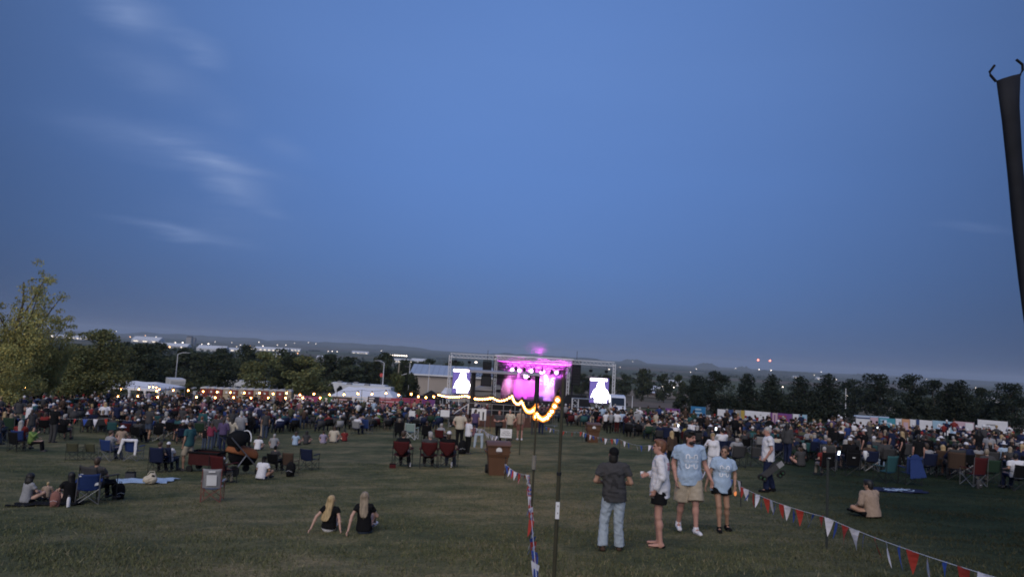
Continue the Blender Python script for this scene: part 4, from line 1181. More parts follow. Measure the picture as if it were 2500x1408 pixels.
# street lights and poles near the lots
def street_light(px, y, top_py, label, arm=-1.5, name='street_light'):
    g = atg(px, y); h_ = at(px, top_py, y).z - g.z
    t = thing(name, label, 'lamp post', g)
    b = MB(); b.tube((0, 0, 0), (0, 0, h_), .12, .07, 7); b.build('pole', alu, t)
    b = MB(); b.path([(0, 0, h_), (arm * .5, 0, h_ + .35), (arm, 0, h_ + .4)], .05); b.build('arm', alu, t)
    b = MB(); b.box((arm * 1.2, 0, h_ + .38), (.7, .3, .15)); b.build('lamp_head', metal_g, t)
street_light(424, 138, 864, 'unlit street light in front of the dark trees, arm to the right', 1.6)
street_light(931, 150, 885, 'unlit street light behind the motorhomes, arm to the left', -1.4)
g = atg(966, 152); h_ = at(968, 884, 152).z - g.z
t = thing('utility_pole', 'wooden utility pole with bare side arm behind the motorhomes', 'pole', g)
b = MB(); b.tube((0, 0, 0), (.2, 0, h_), .2, .14, 8); b.build('pole', mat('pole_wood', (.3, .26, .2), .9, .2, 5), t)
b = MB(); b.path([(.1, 0, h_ * .62), (.9, 0, h_ * .7), (1.9, 0, h_ * .74)], .05); b.build('arm', alu, t)
for px, y, tp, lb in ((995, 170, 888, 'slim metal pole at the hall corner'), (1043, 186, 888, 'slim metal pole in front of the hall roof'), (2064, 150, 950, 'slim pole at the edge of the brown field'), (1543, 180, 968, 'short pole behind the white van')):
    g = atg(px, y); t = thing('metal_pole', lb, 'pole', g); h_ = max(1.5, at(px, tp, y).z - g.z)
    b = MB(); b.tube((0, 0, 0), (0, 0, h_), .1, .07, 6); b.build('shaft', alu, t)
    b = MB(); b.lathe([(.1, 0), (.09, .12), (.02, .2)], 8, (0, 0, h_)); b.build('cap', alu, t)
t = thing('road_sign', 'round red sign on a post behind the motorhomes', 'sign', atg(927, 158)); zz = at(927, 915, 158).z - t.location.z
b = MB(); b.tube((0, 0, 0), (0, 0, zz), .05, n=5); b.build('post', metal_g, t)
b = MB(); b.tube((0, -.06, zz), (0, -.03, zz), .42, n=14); b.build('disc', mat('sign_red', (.6, .1, .09), .4), t)
ORD = ['first', 'second', 'third', 'fourth', 'fifth', 'sixth', 'seventh', 'eighth', 'ninth', 'tenth', 'eleventh', 'twelfth']
def text_mesh(body, size, extrude=.004):
    cu = bpy.data.curves.new('lettering', 'FONT'); cu.body = body; cu.size = size; cu.extrude = extrude; cu.align_x = 'CENTER'; cu.resolution_u = 3
    o = bpy.data.objects.new('lettering', cu); COL.objects.link(o)
    dg = bpy.context.evaluated_depsgraph_get()
    me = bpy.data.meshes.new_from_object(o.evaluated_get(dg)); me.materials.clear()
    bpy.data.objects.remove(o); bpy.data.curves.remove(cu); me.name = 'lettering'
    return me

# ------------------------------------------------------------------ stage
SD = 105.0
def lattice(b, p0, p1, w, h_, n, r=.03):
    """box truss between two points: four chords and zig-zag braces"""
    p0, p1 = Vector(p0), Vector(p1); d = (p1 - p0).normalized()
    up = Vector((0, 0, 1)) if abs(d.z) < .9 else Vector((0, 1, 0))
    sd = d.cross(up).normalized(); up = sd.cross(d).normalized()
    cs = [sd * (sx * w / 2) + up * (sz * h_ / 2) for sx, sz in ((-1, -1), (1, -1), (1, 1), (-1, 1))]
    for c in cs: b.tube(p0 + c, p1 + c, r, n=4)
    for f in range(4):
        c0, c1 = cs[f], cs[(f + 1) % 4]
        for i in range(n):
            a = p0 + (p1 - p0) * (i / n); e = p0 + (p1 - p0) * ((i + 1) / n)
            b.tube(a + (c0 if i % 2 else c1), e + (c1 if i % 2 else c0), r * .6, n=3)
    return b

def build_stage():
    xl = at(1207, 900, SD).x; xr = at(1398, 900, SD).x; xc = (xl + xr) / 2; W = xr - xl
    g = Hf(xc, SD); zt = at(1300, 873, SD).z - g       # roof front edge above the ground
    dk = 1.35; D = 8.0
    t = thing('stage', 'outdoor concert stage with black backdrop and magenta-lit roof', 'stage', (xc, SD + D / 2, g))
    y0, y1 = -D / 2, D / 2
    b = MB(); b.box((0, 0, dk - .1), (W, D, .2)); b.build('deck', black_f, t)
    b = MB(); b.box((0, y0 - .04, (dk - .22) / 2), (W, .05, dk - .22)); b.build('deck_skirt', black_f, t)
    # roof, front edge lifted
    zr = zt - 2.3
    roofm = mat('stage_roof', (.62, .6, .66), .6, .05, 2)
    b = MB(); b.add([(-W / 2, y0 - .6, zt), (W / 2, y0 - .6, zt), (W / 2, y1, zr), (-W / 2, y1, zr), (-W / 2, y0 - .6, zt + .18), (W / 2, y0 - .6, zt + .18), (W / 2, y1, zr + .18), (-W / 2, y1, zr + .18)],
                    [(0, 3, 2, 1), (4, 5, 6, 7), (0, 1, 5, 4), (1, 2, 6, 5), (2, 3, 7, 6), (3, 0, 4, 7)])
    rf = b.build('roof', roofm, t)
    for i in range(6):
        yy = y0 - .3 + i * (D / 5.4); zz = zt - (zt - zr) * (yy - y0 + .6) / (D + .6) - .12
        b = MB(); b.box((0, yy, zz), (W - .3, .12, .14)); b.build('roof_beam', metal_g, rf)
    b = lattice(MB(), (-W / 2, y0 - .75, zt - .1), (W / 2, y0 - .75, zt - .1), .3, .35, 22, .03); b.build('front_truss', alu, t)
    zb = at(1300, 893, SD).z - g
    b = lattice(MB(), (-W / 2 + .5, y0 + 1.6, zb), (W / 2 - .5, y0 + 1.6, zb), .4, 1.0, 12, .045); b.build('lighting_truss', metal_d, t)
    bd = obj('backdrop', MB().box((0, y1 - .1, (dk + zr) / 2), (W - .6, .08, zr - dk)).mesh('backdrop'), black_f, t)
    for s in (-1, 1):
        b = MB(); b.box((s * (W / 2 - .25), 1.2, (dk + zr) / 2 + .1), (.08, D - 2.6, zr - dk)); b.build('side_drape', black_f, t)
        for yy in (y0 - .2, y1 - .2):
            b = MB(); b.box((s * (W / 2), yy, zt / 2 - (0 if yy < 0 else 1.0)), (.32, .32, zt - (0 if yy < 0 else 2.0))); b.build('corner_tower', metal_d, t)
        b = MB(); b.box((s * (W / 2 + 1.1), 0, dk - .1), (2.0, D - 1, .18)); b.build('wing_deck', black_f, t)
    for i, ch in enumerate('CON'):
        px = (1320, 1333.5, 1347.5)[i]; w = at(px, 939 + .0555 * (px - 1333), SD + D - .2)
        o = obj('lettering', text_mesh(ch, .95, .01), mat('letter_white', (.8, .8, .85), .6, 0, emit=(.75, .6, .9), estr=.35), bd)
        o.location = (w.x - xc, y1 - .16, w.z - g); o.rotation_euler = (R(90), 0, 0)
    # front rail and drum riser
    b = MB()
    for i in range(9): b.tube((-W / 2 + .4 + i * (W - .8) / 8, y0 + .15, dk), (-W / 2 + .4 + i * (W - .8) / 8, y0 + .15, dk + 1), .025, n=4)
    b.tube((-W / 2 + .4, y0 + .15, dk + 1), (W / 2 - .4, y0 + .15, dk + 1), .03, n=4); b.build('front_rail', metal_g, t)
    b = MB(); b.box((.6, 2.0, dk + .3), (2.4, 2, .6)); b.build('drum_riser', black_f, t)
    # stage lights: dark heads on the truss, several of them lit
    k = 0
    lit = [(1250.5, 901.5, 'white'), (1268, 903.5, 'white'), (1297.5, 905, 'white'), (1321.5, 908.5, 'pink'), (1327, 906.5, 'pink'), (1358.5, 908.5, 'white'), (1286, 916, 'white')]
    for px, py, c in lit:
        w = at(px, py, SD + 2.2); L_ = thing('stage_light', f'{ORD[k]} lit stage lamp from the mixing booth side under the stage roof', 'stage lamp', w, 0, 'lit stage lamps'); k += 1
        b = MB(); b.tube((0, .25, .05), (0, 0, 0), .12, .17, 8); b.build('housing', black_f, L_)
        r = .42 if px == 1286 else .2
        b = MB(); b.tube((0, -.03, -.02), (0, -.01, -.02), r, n=12); b.build('lens', glow('stage_lens_' + c, (1, .75, 1) if c == 'white' else (1, .4, 1), 14), L_)
        b = MB(); b.tube((0, .1, .1), (0, .1, max(.3, zb + g - .5 - w.z)), .03, n=4); b.build('clamp', metal_d, L_)
    dk_n = 0
    for px, py in ((1260, 900), (1280, 902), (1304, 903), (1324, 904), (1347, 908), (1367, 909)):
        w = at(px, py, SD + 1.9); dk_n += 1
        L_ = thing('stage_light', f'{ORD[dk_n - 1]} unlit moving-head lamp from the mixing booth side under the stage roof', 'stage lamp', w, 0, 'dark moving-head lamps')
        b = MB(); b.box((0, 0, .28), (.3, .3, .16)); b.build('base', black_f, L_)
        for s in (-1, 1):
            b = MB(); b.box((s * .2, 0, 0), (.05, .14, .42)); b.build('yoke', black_f, L_)
        b = MB(); b.lathe([(.1, .18), (.17, .05), (.17, -.25), (.12, -.32)], 10); b.build('head', black_f, L_)
    # the lamps' own light
    def spot(px, py, yy, tx, ty, tz, col, pw, ang=48, blend=.6):
        w = at(px, py, yy); d = bpy.data.lights.new('stage_beam', 'SPOT'); d.energy = pw; d.color = col; d.spot_size = R(ang); d.spot_blend = blend; d.shadow_soft_size = .12
        o = bpy.data.objects.new('stage_beam', d); COL.objects.link(o); o.location = w
        o.rotation_euler = (Vector((tx, ty, tz)) - w).to_track_quat('-Z', 'Y').to_euler()
    mag, vio, pnk = (1, .10, .95), (.45, .22, 1), (1, .35, .75)
    zd = g + dk
    yb = SD + D
    for px, py, col, pw, tx in ((1250, 903, pnk, 8000, -1.2), (1268, 905, mag, 14000, 1.0), (1297, 907, mag, 20000, 2.6), (1322, 910, mag, 20000, 3.4), (1330, 910, pnk, 12000, 6.0), (1358, 911, vio, 22000, 5.0), (1286, 918, mag, 18000, 1.5)):
        spot(px, py, SD + 2.0, xc + (tx - 2.9), yb - 1.5, zd + .3, col, pw * 3.8, 28, .45)
    for px, tx in ((1240, -3), (1275, 0), (1310, 1), (1345, 3), (1375, 4.2)):   # wash lamps aimed up at the roof
        spot(px, 925, SD + 3.2, xc + tx * .9, SD + 1.2, g + zt, mag, 4500, 100, .8)
    for px in (1272, 1312):
        spot(px, 972, SD + 2.5, xc + (px - 1300) * .06, SD + 5, g + zt - 2, mag, 8000, 40)
    # smoke on the stage and above its roof
    def smoke(name, c, r, dens, label, noise=1.2, col=(.95, .9, 1)):
        b = MB(); b.ball((0, 0, 0), 1, 20, 12); o = obj(name, b.mesh(name)); o.location = c; o.scale = r
        m = bpy.data.materials.new(name); m.use_nodes = True; nt = m.node_tree; N, L = nt.nodes, nt.links
        N.remove(N['Principled BSDF']); pv = N.new('ShaderNodeVolumePrincipled'); pv.inputs['Color'].default_value = (*col, 1)
        tc = N.new('ShaderNodeTexCoord'); nz = N.new('ShaderNodeTexNoise'); nz.inputs['Scale'].default_value = noise; nz.inputs['Detail'].default_value = 2
        L.new(tc.outputs['Object'], nz.inputs['Vector'])
        ln = N.new('ShaderNodeVectorMath'); ln.operation = 'LENGTH'; L.new(tc.outputs['Object'], ln.inputs[0])
        f = N.new('ShaderNodeMapRange'); f.inputs[1].default_value = 1; f.inputs[2].default_value = .35; L.new(ln.outputs['Value'], f.inputs[0])
        n2 = N.new('ShaderNodeMapRange'); n2.inputs[1].default_value = .30; n2.inputs[2].default_value = .72; n2.inputs[4].default_value = dens; L.new(nz.outputs['Fac'], n2.inputs[0])
        mu = N.new('ShaderNodeMath'); mu.operation = 'MULTIPLY'; L.new(f.outputs[0], mu.inputs[0]); L.new(n2.outputs[0], mu.inputs[1]); L.new(mu.outputs[0], pv.inputs['Density'])
        L.new(pv.outputs[0], N['Material Output'].inputs['Volume'])
        o.data.materials.append(m); o['kind'] = 'stuff'; o['label'] = label; o['category'] = 'smoke'
    smoke('smoke', (xc, SD + D * .45, g + 4.3), (W * .56, D * .55, 4.0), .3, 'magenta-lit stage smoke filling the stage')
    wv = at(1312, 856, SD + 4)
    smoke('smoke', (wv.x, wv.y, wv.z - .3), (3.4, 1.4, 2.0), .065, 'faint magenta smoke drifting above the stage roof', 2.6)
    spot(1315, 868, SD + 2.5, wv.x, wv.y + .6, wv.z + 1.5, mag, 3500, 110, .9)
    return t
build_stage()

# goal-post truss with hanging screens and speakers
def build_gantry():
    a, c = at(1100, 866, SD - 2), at(1500, 889, SD - 2)
    g0, g1 = Hf(a.x, SD - 2), Hf(c.x, SD - 2); z = (a.z + c.z) / 2
    t = thing('truss_gantry', 'wide aluminium truss gantry standing across the stage front', 'truss', (0, SD - 2, min(g0, g1)))
    gz = min(g0, g1)
    b = lattice(MB(), (a.x, 0, z - gz), (c.x, 0, z - gz), .45, .55, 44, .05); b.build('crossbeam', alu, t)
    for x, g in ((a.x, g0), (c.x, g1)):
        b = lattice(MB(), (x, 0, g - gz), (x, 0, z - gz), .3, .3, 16, .055); b.build('leg', alu, t)
        b = MB(); b.box((x, 0, g - gz + .05), (1.6, 1.6, .1)); b.build('base_plate', metal_g, t)
    for px in (1208, 1386):
        w = at(px, 940, SD - 2); b = lattice(MB(), (w.x, 0, Hf(w.x, SD - 2) - gz), (w.x, 0, z - gz), .3, .3, 14, .05); b.build('leg', alu, t)
    for px, py in ((1113, 880), (1147, 882), (1444, 903), (1482, 905)):
        w = at(px, 870, SD - 2); w2 = at(px, py + 2, SD - 2)
        h = thing('chain_hoist', f'black chain hoist hung on the truss above the {"first" if px < 1200 else "second"} screen, {"outer" if px in (1113, 1482) else "inner"} one', 'hoist', (w.x, SD - 2, w2.z), 0, 'chain hoists')
        b = MB(); b.box((0, 0, 0), (.45, .3, .35)); b.build('body', black_f, h)
        b = MB(); b.tube((0, 0, .1), (0, 0, z - w2.z - .2), .03, n=4); b.tube((0, 0, -.1), (0, 0, -1.0), .03, n=4); b.build('chain', metal_d, h)
build_gantry()

def screen(px0, px1, py0, py1, label):
    y = SD - 2.4; a, c = at(px0, py0, y), at(px1, py0, y); e = at(px0, py1, y)
    w = c.x - a.x; h_ = a.z - e.z
    t = thing('video_screen', label, 'screen', ((a.x + c.x) / 2, y, e.z), 0, 'video screens')
    b = MB(); b.box((0, .12, h_ / 2), (w + .1, .2, h_ + .1)); b.build('cabinet', black_f, t)
    b = MB(); b.box((0, 0, h_ / 2), (w, .02, h_)); pn = b.build('picture', mat('screen_violet', (.02, .02, .03), .5, 0, emit=(.16, .12, .42), estr=1.0), t)
    b = MB(); fig = [(-.28, .02), (.34, .02), (.36, .14), (.44, .2), (.46, .38), (.36, .52), (.24, .58), (.2, .74), (.16, .86), (-.06, .86), (-.16, .76), (-.2, .6), (-.34, .5), (-.42, .36), (-.46, .26), (-.5, .2), (-.36, .24), (-.3, .18)]
    b.prism([(u * w, v * h_) for u, v in fig], (1, 0, 0), (0, 0, 1), (0, -1, 0), (w * .06, -.02, 0), .01)
    b.build('bright_figure', mat('screen_white', (.1, .1, .1), .5, 0, emit=(1, .96, 1), estr=9), pn)
    b = MB(); b.box((-w * .04, -.03, h_ * .93), (w * .9, .012, h_ * .1)); b.build('bright_bar', mat('screen_bar', (.1, .1, .1), .5, 0, emit=(1, .86, .82), estr=6), pn)
    for s in (-1, 1):
        b = MB(); b.tube((s * w * .35, .1, h_), (s * w * .35, .1, h_ + .6), .03, n=4); b.build('hanging_strap', metal_d, t)
screen(1107, 1149, 899, 959, 'glowing video screen on the hall side of the stage')
screen(1441, 1487, 921, 982, 'glowing video screen on the van side of the stage')

def speakers(px, py0, py1, y, label):
    a, e = at(px, py0, y), at(px, py1, y); h_ = a.z - e.z
    t = thing('speaker_array', label, 'speakers', (a.x, y, e.z), 0, 'hanging speaker columns')
    n = 8
    for i in range(n):
        b = MB(); z = h_ * (n - i - .5) / n
        b.box((0, .02 * i * i * .3, z), (1.25, .7, h_ / n * .93), m=Matrix.Rotation(-.02 * i, 3, 'X')); c = b.build('cabinet', black_f, t)
        b = MB(); b.box((0, -.37 + .006 * i * i, z), (1.1, .03, h_ / n * .7)); b.build('grille', metal_d, c)
    b = MB(); b.box((0, 0, h_ + .15), (1.2, .8, .12)); b.tube((0, 0, h_ + .2), (0, 0, h_ + 1.6), .04, n=4); b.build('fly_frame', metal_d, t)
speakers(1190, 882, 916, SD - 1, 'black hanging speaker column on the mixing booth side of the stage')
speakers(1408, 884, 940, SD - 1, 'black hanging speaker column on the van side of the stage')
t = thing('speaker_box', 'black speaker hung below the booth roof line', 'speaker', at(1187, 929, SD - 4))
b = MB(); b.box((0, 0, 0), (1.5, .8, 1.5), taper=.92); b.build('cabinet', black_f, t)
b = MB(); b.box((0, -.42, 0), (1.2, .03, 1.2)); b.build('grille', metal_d, t)
b = MB(); b.tube((0, 0, .7), (0, 0, 3.5), .03, n=4); b.build('hanging_strap', metal_d, t)
t = thing('equipment_shelter', 'pale-roofed equipment shelter behind the mixing booth', 'shelter', atg(1185, 108))
zz = at(1185, 938, 108).z - t.location.z
b = MB(); b.prism([(-2.3, zz - .9), (2.3, zz - .5), (1.9, zz), (-1.2, zz - .3)], (1, 0, 0), (0, 0, 1), (0, 1, 0), (0, -2, 0), 4); b.build('roof', mat('shelter_roof', (.35, .34, .36), .6), t)
b = MB(); b.box((0, 0, (zz - 1.0) / 2), (4.2, 3.4, zz - 1.0)); b.build('wall', grey_wall, t)

# ------------------------------------------------------------------ mixing booth in front of the stage
def build_booth():
    y = 62.0; a, c = at(1150, 906, y), at(1318, 915, y); W = c.x - a.x; xc = (a.x + c.x) / 2; g = Hf(xc, y)
    zt = (a.z + c.z) / 2 - g; D = 3.6
    t = thing('mixing_booth', 'dark mixing booth with flat grey roof standing in the crowd', 'booth', (xc, y + D / 2, g))
    b = MB(); b.box((0, 0, zt + .0), (W + .3, D + .3, .16)); rf = b.build('roof', mat('booth_roof', (.34, .33, .36), .6, .08, 2), t)
    b = lattice(MB(), (-W / 2, -D / 2, zt - .3), (W / 2, -D / 2, zt - .3), .2, .3, 14, .025); b.build('front_truss', metal_d, t)
    b = lattice(MB(), (-W / 2, D / 2, zt - .3), (W / 2, D / 2, zt - .3), .2, .3, 14, .025); b.build('rear_truss', metal_d, t)
    for sx in (-1, 1):
        for sy in (-1, 1):
            w = .26 if sx > 0 else .16
            b = MB(); b.box((sx * (W / 2 - .12), sy * (D / 2 - .1), (zt - .1) / 2), (w, .2, zt - .1)); b.build('post', metal_d, t)
    b = MB(); b.tube((-W / 2 + .4, -D / 2, .9), (-W / 2 + .4, -D / 2, zt), .05, n=5); b.build('post', metal_d, t)
    dz = .95
    b = MB(); b.box((0, 0, dz / 2), (W + .6, D, dz)); b.build('platform', mat('booth_wood', (.09, .045, .035), .8, .2, 2), t)
    b = MB()
    for z in (dz + .5, dz + 1.0): b.tube((-W / 2, -D / 2 - .05, z), (W / 2, -D / 2 - .05, z), .03, n=4)
    for i in range(7): b.tube((-W / 2 + W * i / 6, -D / 2 - .05, dz), (-W / 2 + W * i / 6, -D / 2 - .05, dz + 1.0), .03, n=4)
    b.build('railing', metal_g, t)
    b = MB(); b.box((.2, .1, dz + .5), (2.6, .9, 1.0)); b.build('console_desk', black_f, t)
    # moving light under the roof edge
    w = at(1292, 922, y)
    L_ = thing('booth_light', 'dark moving-head lamp hanging under the booth roof', 'stage lamp', w)
    b = MB(); b.box((0, .2, .18), (.36, .3, .12)); b.build('base', black_f, L_)
    b = MB(); b.lathe([(.1, .1), (.16, 0), (.15, -.16), (.06, -.24)], 10, (0, .2, 0)); b.build('head', black_f, L_)
    # steps at its side
    s = thing('metal_steps', 'pale metal stairway at the hall side of the booth', 'stairs', (a.x - 1.6, y + 1, Hf(a.x - 1.6, y + 1)))
    for i in range(5):
        b = MB(); b.box((.3 + i * .25, 0, .2 + i * .19), (.26, .9, .04)); b.build('tread', alu, s)
    for sy in (-.45, .45):
        b = MB(); b.tube((0, sy, 0), (1.5, sy, 1.1), .04, n=4); b.tube((0, sy, .9), (1.5, sy, 2.0), .03, n=4); b.tube((0, sy, 0), (0, sy, .9), .03, n=4); b.tube((1.5, sy, 1.1), (1.5, sy, 2.0), .03, n=4); b.build('handrail', alu, s)
build_booth()
def panel_sign(px0, px1, py0, py1, y, label, slots=0, name='display_board'):
    a, c, e = at(px0, py0, y), at(px1, py0, y), at(px0, py1, y); w = c.x - a.x; g = Hf(a.x, y)
    t = thing(name, label, 'panel', ((a.x + c.x) / 2, y, g)); top = a.z - g; bot = max(.05, e.z - g)
    b = MB(); b.box((0, 0, (top + bot) / 2), (w, .06, top - bot)); b.build('board', white_p, t)
    for s in (-1, 1):
        b = MB(); b.tube((s * w * .45, .08, 0), (s * w * .45, .08, top), .03, n=5); b.build('post', metal_g, t)
    for i in range(slots):
        b = MB(); b.box((-w * .3 + w * .6 * i / max(1, slots - 1), -.04, (top + bot) / 2 - .1), (.12, .02, (top - bot) * .7)); b.build('dark_slot', metal_d, t)
panel_sign(1152, 1188, 996, 1024, 56, 'large white panel standing in front of the mixing booth', 3)
panel_sign(1076, 1098, 1000, 1016, 60, 'white board standing in the crowd left of the booth')
panel_sign(999, 1016, 1002, 1017, 62, 'small white board in the crowd below the faded red banners')

def barricade(px, y, rz, label):
    t = thing('crowd_barrier', label, 'barrier', atg(px, y), rz, 'crowd barriers by the booth')
    b = MB(); b.path([(-1.1, 0, .12), (-1.1, 0, 1.05), (1.1, 0, 1.05), (1.1, 0, .12), (-1.1, 0, .12)], .022, 5); b.build('frame', metal_g, t)
    for i in range(12):
        b = MB(); x = -1.0 + 2.0 * i / 11; b.tube((x, 0, .12), (x, 0, 1.05), .01, n=4); b.build('bar', metal_g, t)
    for s in (-1, 1):
        b = MB(); b.box((s * .85, 0, .06), (.06, .6, .05)); b.build('foot', metal_g, t)
for px, y, rz, lb in ((1138, 66, .1, 'crowd barrier beside the metal stairway'), (1330, 64, 0, 'crowd barrier on the aisle side of the booth'), (1420, 70, 0, 'crowd barrier below the hanging speakers'), (1445, 71, .1, 'crowd barrier near the speaker scaffold')):
    barricade(px, y, rz, lb)
t = thing('scaffold_stack', 'pale scaffold rack standing below the right hanging speakers', 'scaffold', atg(1432, 84)); 
b = lattice(MB(), (-1.4, 0, 0), (-1.4, 0, 2.2), .7, .7, 4, .04); b.build('frame', alu, t)
b = lattice(MB(), (1.4, 0, 0), (1.4, 0, 2.2), .7, .7, 4, .04); b.build('frame', alu, t)
b = MB(); b.box((0, 0, 1.2), (3.4, .9, .06)); b.build('shelf', metal_g, t); b = MB(); b.box((0, 0, 2.2), (3.4, .9, .06)); b.build('shelf', metal_g, t)
t = thing('equipment_tent', 'low black equipment tent below the speaker scaffold', 'tent', atg(1405, 88))
b = MB(); b.add([(-2.4, -1.5, 0), (2.4, -1.5, 0), (2.4, 1.5, 0), (-2.4, 1.5, 0), (-1.2, 0, 2.6), (1.2, 0, 2.6)], [(0, 1, 5, 4), (1, 2, 5), (2, 3, 4, 5), (3, 0, 4)]); b.build('canopy', black_f, t)
b = MB(); b.box((0, -1.2, .7), (1, .5, 1.4)); b.build('entrance', metal_d, t)

# white van by the right screen
def van():
    t = thing('white_van', 'white high-roof van parked under the van-side screen', 'van', atg(1506, 97), R(-96))
    m = mat('van_white', (.66, .68, .74), .3, .04, 1)
    prof = [(-2.9, .45), (2.6, .45), (2.75, .95), (2.5, 1.25), (1.7, 1.45), (.95, 2.45), (.5, 2.65), (-2.8, 2.7), (-2.95, 2.4)]
    b = MB(); b.prism(prof, (1, 0, 0), (0, 0, 1), (0, 1, 0), (0, -1.0, 0), 2.0); b.build('body', m, t)
    b = MB(); b.box((1.36, 0, 1.97), (1.18, 1.7, .04), m=Matrix.Rotation(R(53), 3, 'Y')); b.build('windscreen', glassd, t)
    b = MB(); b.box((2.7, 0, .85), (.08, 1.3, .3)); b.build('grille', metal_d, t)
    b = MB(); b.box((2.7, 0, .55), (.12, 1.9, .2)); b.build('bumper', metal_d, t)
    for s in (-1, 1):
        b = MB(); b.box((2.62, s * .78, 1.0), (.14, .34, .26)); b.build('headlight', alu, t)
        b = MB(); b.box((.9, s * 1.01, 1.8), (.9, .03, .6)); b.build('side_window', glassd, t)
        b = MB(); b.box((1.3, s * 1.18, 1.7), (.12, .25, .35)); b.build('mirror', metal_d, t)
        for x in (-1.9, 1.7):
            b = MB(); b.tube((x, s * .8, .38), (x, s * 1.02, .38), .38, n=12); b.build('wheel', rubber, t)
van()

# ------------------------------------------------------------------ light strings on poles
bulb_m = glow('bulb_filament', (1.0, 0.52, 0.18), 110)
def halo_glass():  # bulb shell with the orange glare halo painted in as its glow
    m = bpy.data.materials.new('halo_glass'); m.use_nodes = True; nt = m.node_tree; N, L = nt.nodes, nt.links
    N.remove(N['Principled BSDF']); e = N.new('ShaderNodeEmission'); e.inputs[0].default_value = (1, .33, .05, 1); e.inputs[1].default_value = 1.7
    tr = N.new('ShaderNodeBsdfTransparent'); tr.inputs[0].default_value = (1, .9, .75, 1); mx = N.new('ShaderNodeMixShader'); mx.inputs[0].default_value = .42
    L.new(tr.outputs[0], mx.inputs[1]); L.new(e.outputs[0], mx.inputs[2]); L.new(mx.outputs[0], N['Material Output'].inputs[0])
    return m
halo_m = halo_glass()
wire_m = mat('black_wire', (.01, .01, .01), .6, 0)
pole_m = mat('olive_pole', (.075, .07, .045), .45, .15, 20, metal=.3)
BULBS = {}
def bulb_mesh(r):
    if r not in BULBS:
        b = MB(); b.lathe([(r * .3, r * 1.2), (r * .75, r * .75), (r, 0), (r * .75, -r * .7), (r * .2, -r)], 8); BULBS[r] = b.mesh('bulb', True)
        b = MB(); b.tube((0, 0, r * 1.2), (0, 0, r * 2.4), r * .4, n=6); BULBS[r, 's'] = b.mesh('socket')
        b = MB(); b.ball((0, 0, 0), r * .42, 8, 6); BULBS[r, 'f'] = b.mesh('filament', True)
    return BULBS[r], BULBS[r, 's']
def light_string(pts, sag, spacing, r, label):
    """anchor points in the place; the wire sags between them"""
    t = thing('light_string', label, 'string lights', pts[0], 0, 'festoon light strings'); o = pts[0]
    path = []
    for a, c in zip(pts, pts[1:]):
        n = max(4, int((c - a).length / .8))
        s_ = sag * min(1.0, (c - a).length / 8)
        for i in range(n): u = i / n; path.append(a.lerp(c, u) + Vector((0, 0, -4 * s_ * u * (1 - u))))
    path.append(pts[-1])
    b = MB(); b.path([p - o for p in path], .008 + .00012 * pts[0].y, 4); b.build('wire', wire_m, t)
    bm, sm = bulb_mesh(r); acc = spacing * .5
    for a, c in zip(path, path[1:]):
        L_ = (c - a).length
        while acc < L_:
            p = a.lerp(c, acc / L_) - o
            k = obj('bulb', bm, halo_m, t); k.location = p + Vector((0, 0, -r * 2.3)); obj('filament', BULBS[r, 'f'], bulb_m, k)
            s_ = obj('socket', sm, wire_m, k)
            acc += spacing
        acc -= L_
    return t
def string_pole(px, y, top, label, r=.03, tagged=False):
    g = atg(px, y); 
    return string_pole_at(g, top - g.z if top is not None else 2.6, label, r, tagged)
def string_pole_at(g, h_, label, r=.03, tagged=False):
    t = thing('light_pole', label, 'pole', g, 0, 'poles holding the light strings')
    b = MB(); b.tube((0, 0, -.1), (0, 0, h_ * .52), r, r, 10); b.build('lower_tube', pole_m, t)
    b = MB(); b.tube((0, 0, h_ * .52), (0, 0, h_), r * .82, r * .82, 10); b.build('upper_tube', pole_m, t)
    b = MB(); b.tube((0, 0, h_ * .515), (0, 0, h_ * .53), r * 1.2, r * 1.2, 10); b.build('collar', metal_d, t)
    b = MB(); b.path([(0, 0, h_), (.03, 0, h_ + .05), (.07, 0, h_ + .03), (.06, 0, h_ - .01)], .006, 5); b.build('hook', metal_d, t)
    return t, g + Vector((0, 0, h_))
# nearest pole, with its white tag
P1 = gp(1351, 1437)
t1, top1 = string_pole_at(P1, at(1374, 905, P1.y).z - P1.z, 'tall olive pole nearest the camera with a white tag', .024)
zt_ = at(1352, 1243, P1.y).z - P1.z
b = MB(); b.box((0, -.037, zt_), (.045, .006, .19)); tg = b.build('tag', white_p, t1)
for dz in (.05, -.03):
    b = MB(); b.box((0.004, -.0415, zt_ + dz), (.012, .002, .018)); b.build('print', grey_wall, tg)
P2 = gp(1294, 1316); t2, top2 = string_pole_at(P2, at(1319, 994, P2.y).z - P2.z, 'second olive pole along the aisle with a grey sleeve', .02)
b = MB(); zs = at(1305, 1128, P2.y).z - P2.z; b.tube((0, 0, zs - .12), (0, 0, zs + .12), .036, n=8); b.build('sleeve', mat('sleeve_grey', (.22, .21, .18), .7), t2)
P3 = gp(1299, 1200); t3, top3 = string_pole_at(P3, at(1304, 976, P3.y).z - P3.z, 'third pole along the aisle behind the bunting', .02)
tops = [top1, top2, top3]
for px, y, tp, lb in ((1268, 36, 968, 'fourth pole along the aisle'), (1244, 46, 958, 'fifth pole along the aisle'), (1196, 56, 962, 'pole in front of the mixing booth'),
                      (1134, 70, 958, 'pole beside the metal stairway'), (1066, 86, 957, 'pole at the small white tent')):
    g = atg(px, y); h_ = at(px, tp, y).z - g.z
    tt, tp_ = string_pole_at(g, max(1.8, h_), lb, .03); tops.append(tp_)
light_string([at(1366, 948, P1.y), tops[1]], .34, .40, .042, 'nearest light string sagging between the olive poles')
light_string(tops[1:3], .12, .8, .07, 'short light string from the second to the third pole')
light_string(tops[2:6], .3, 1.2, .09, 'light string running from the aisle to the booth')
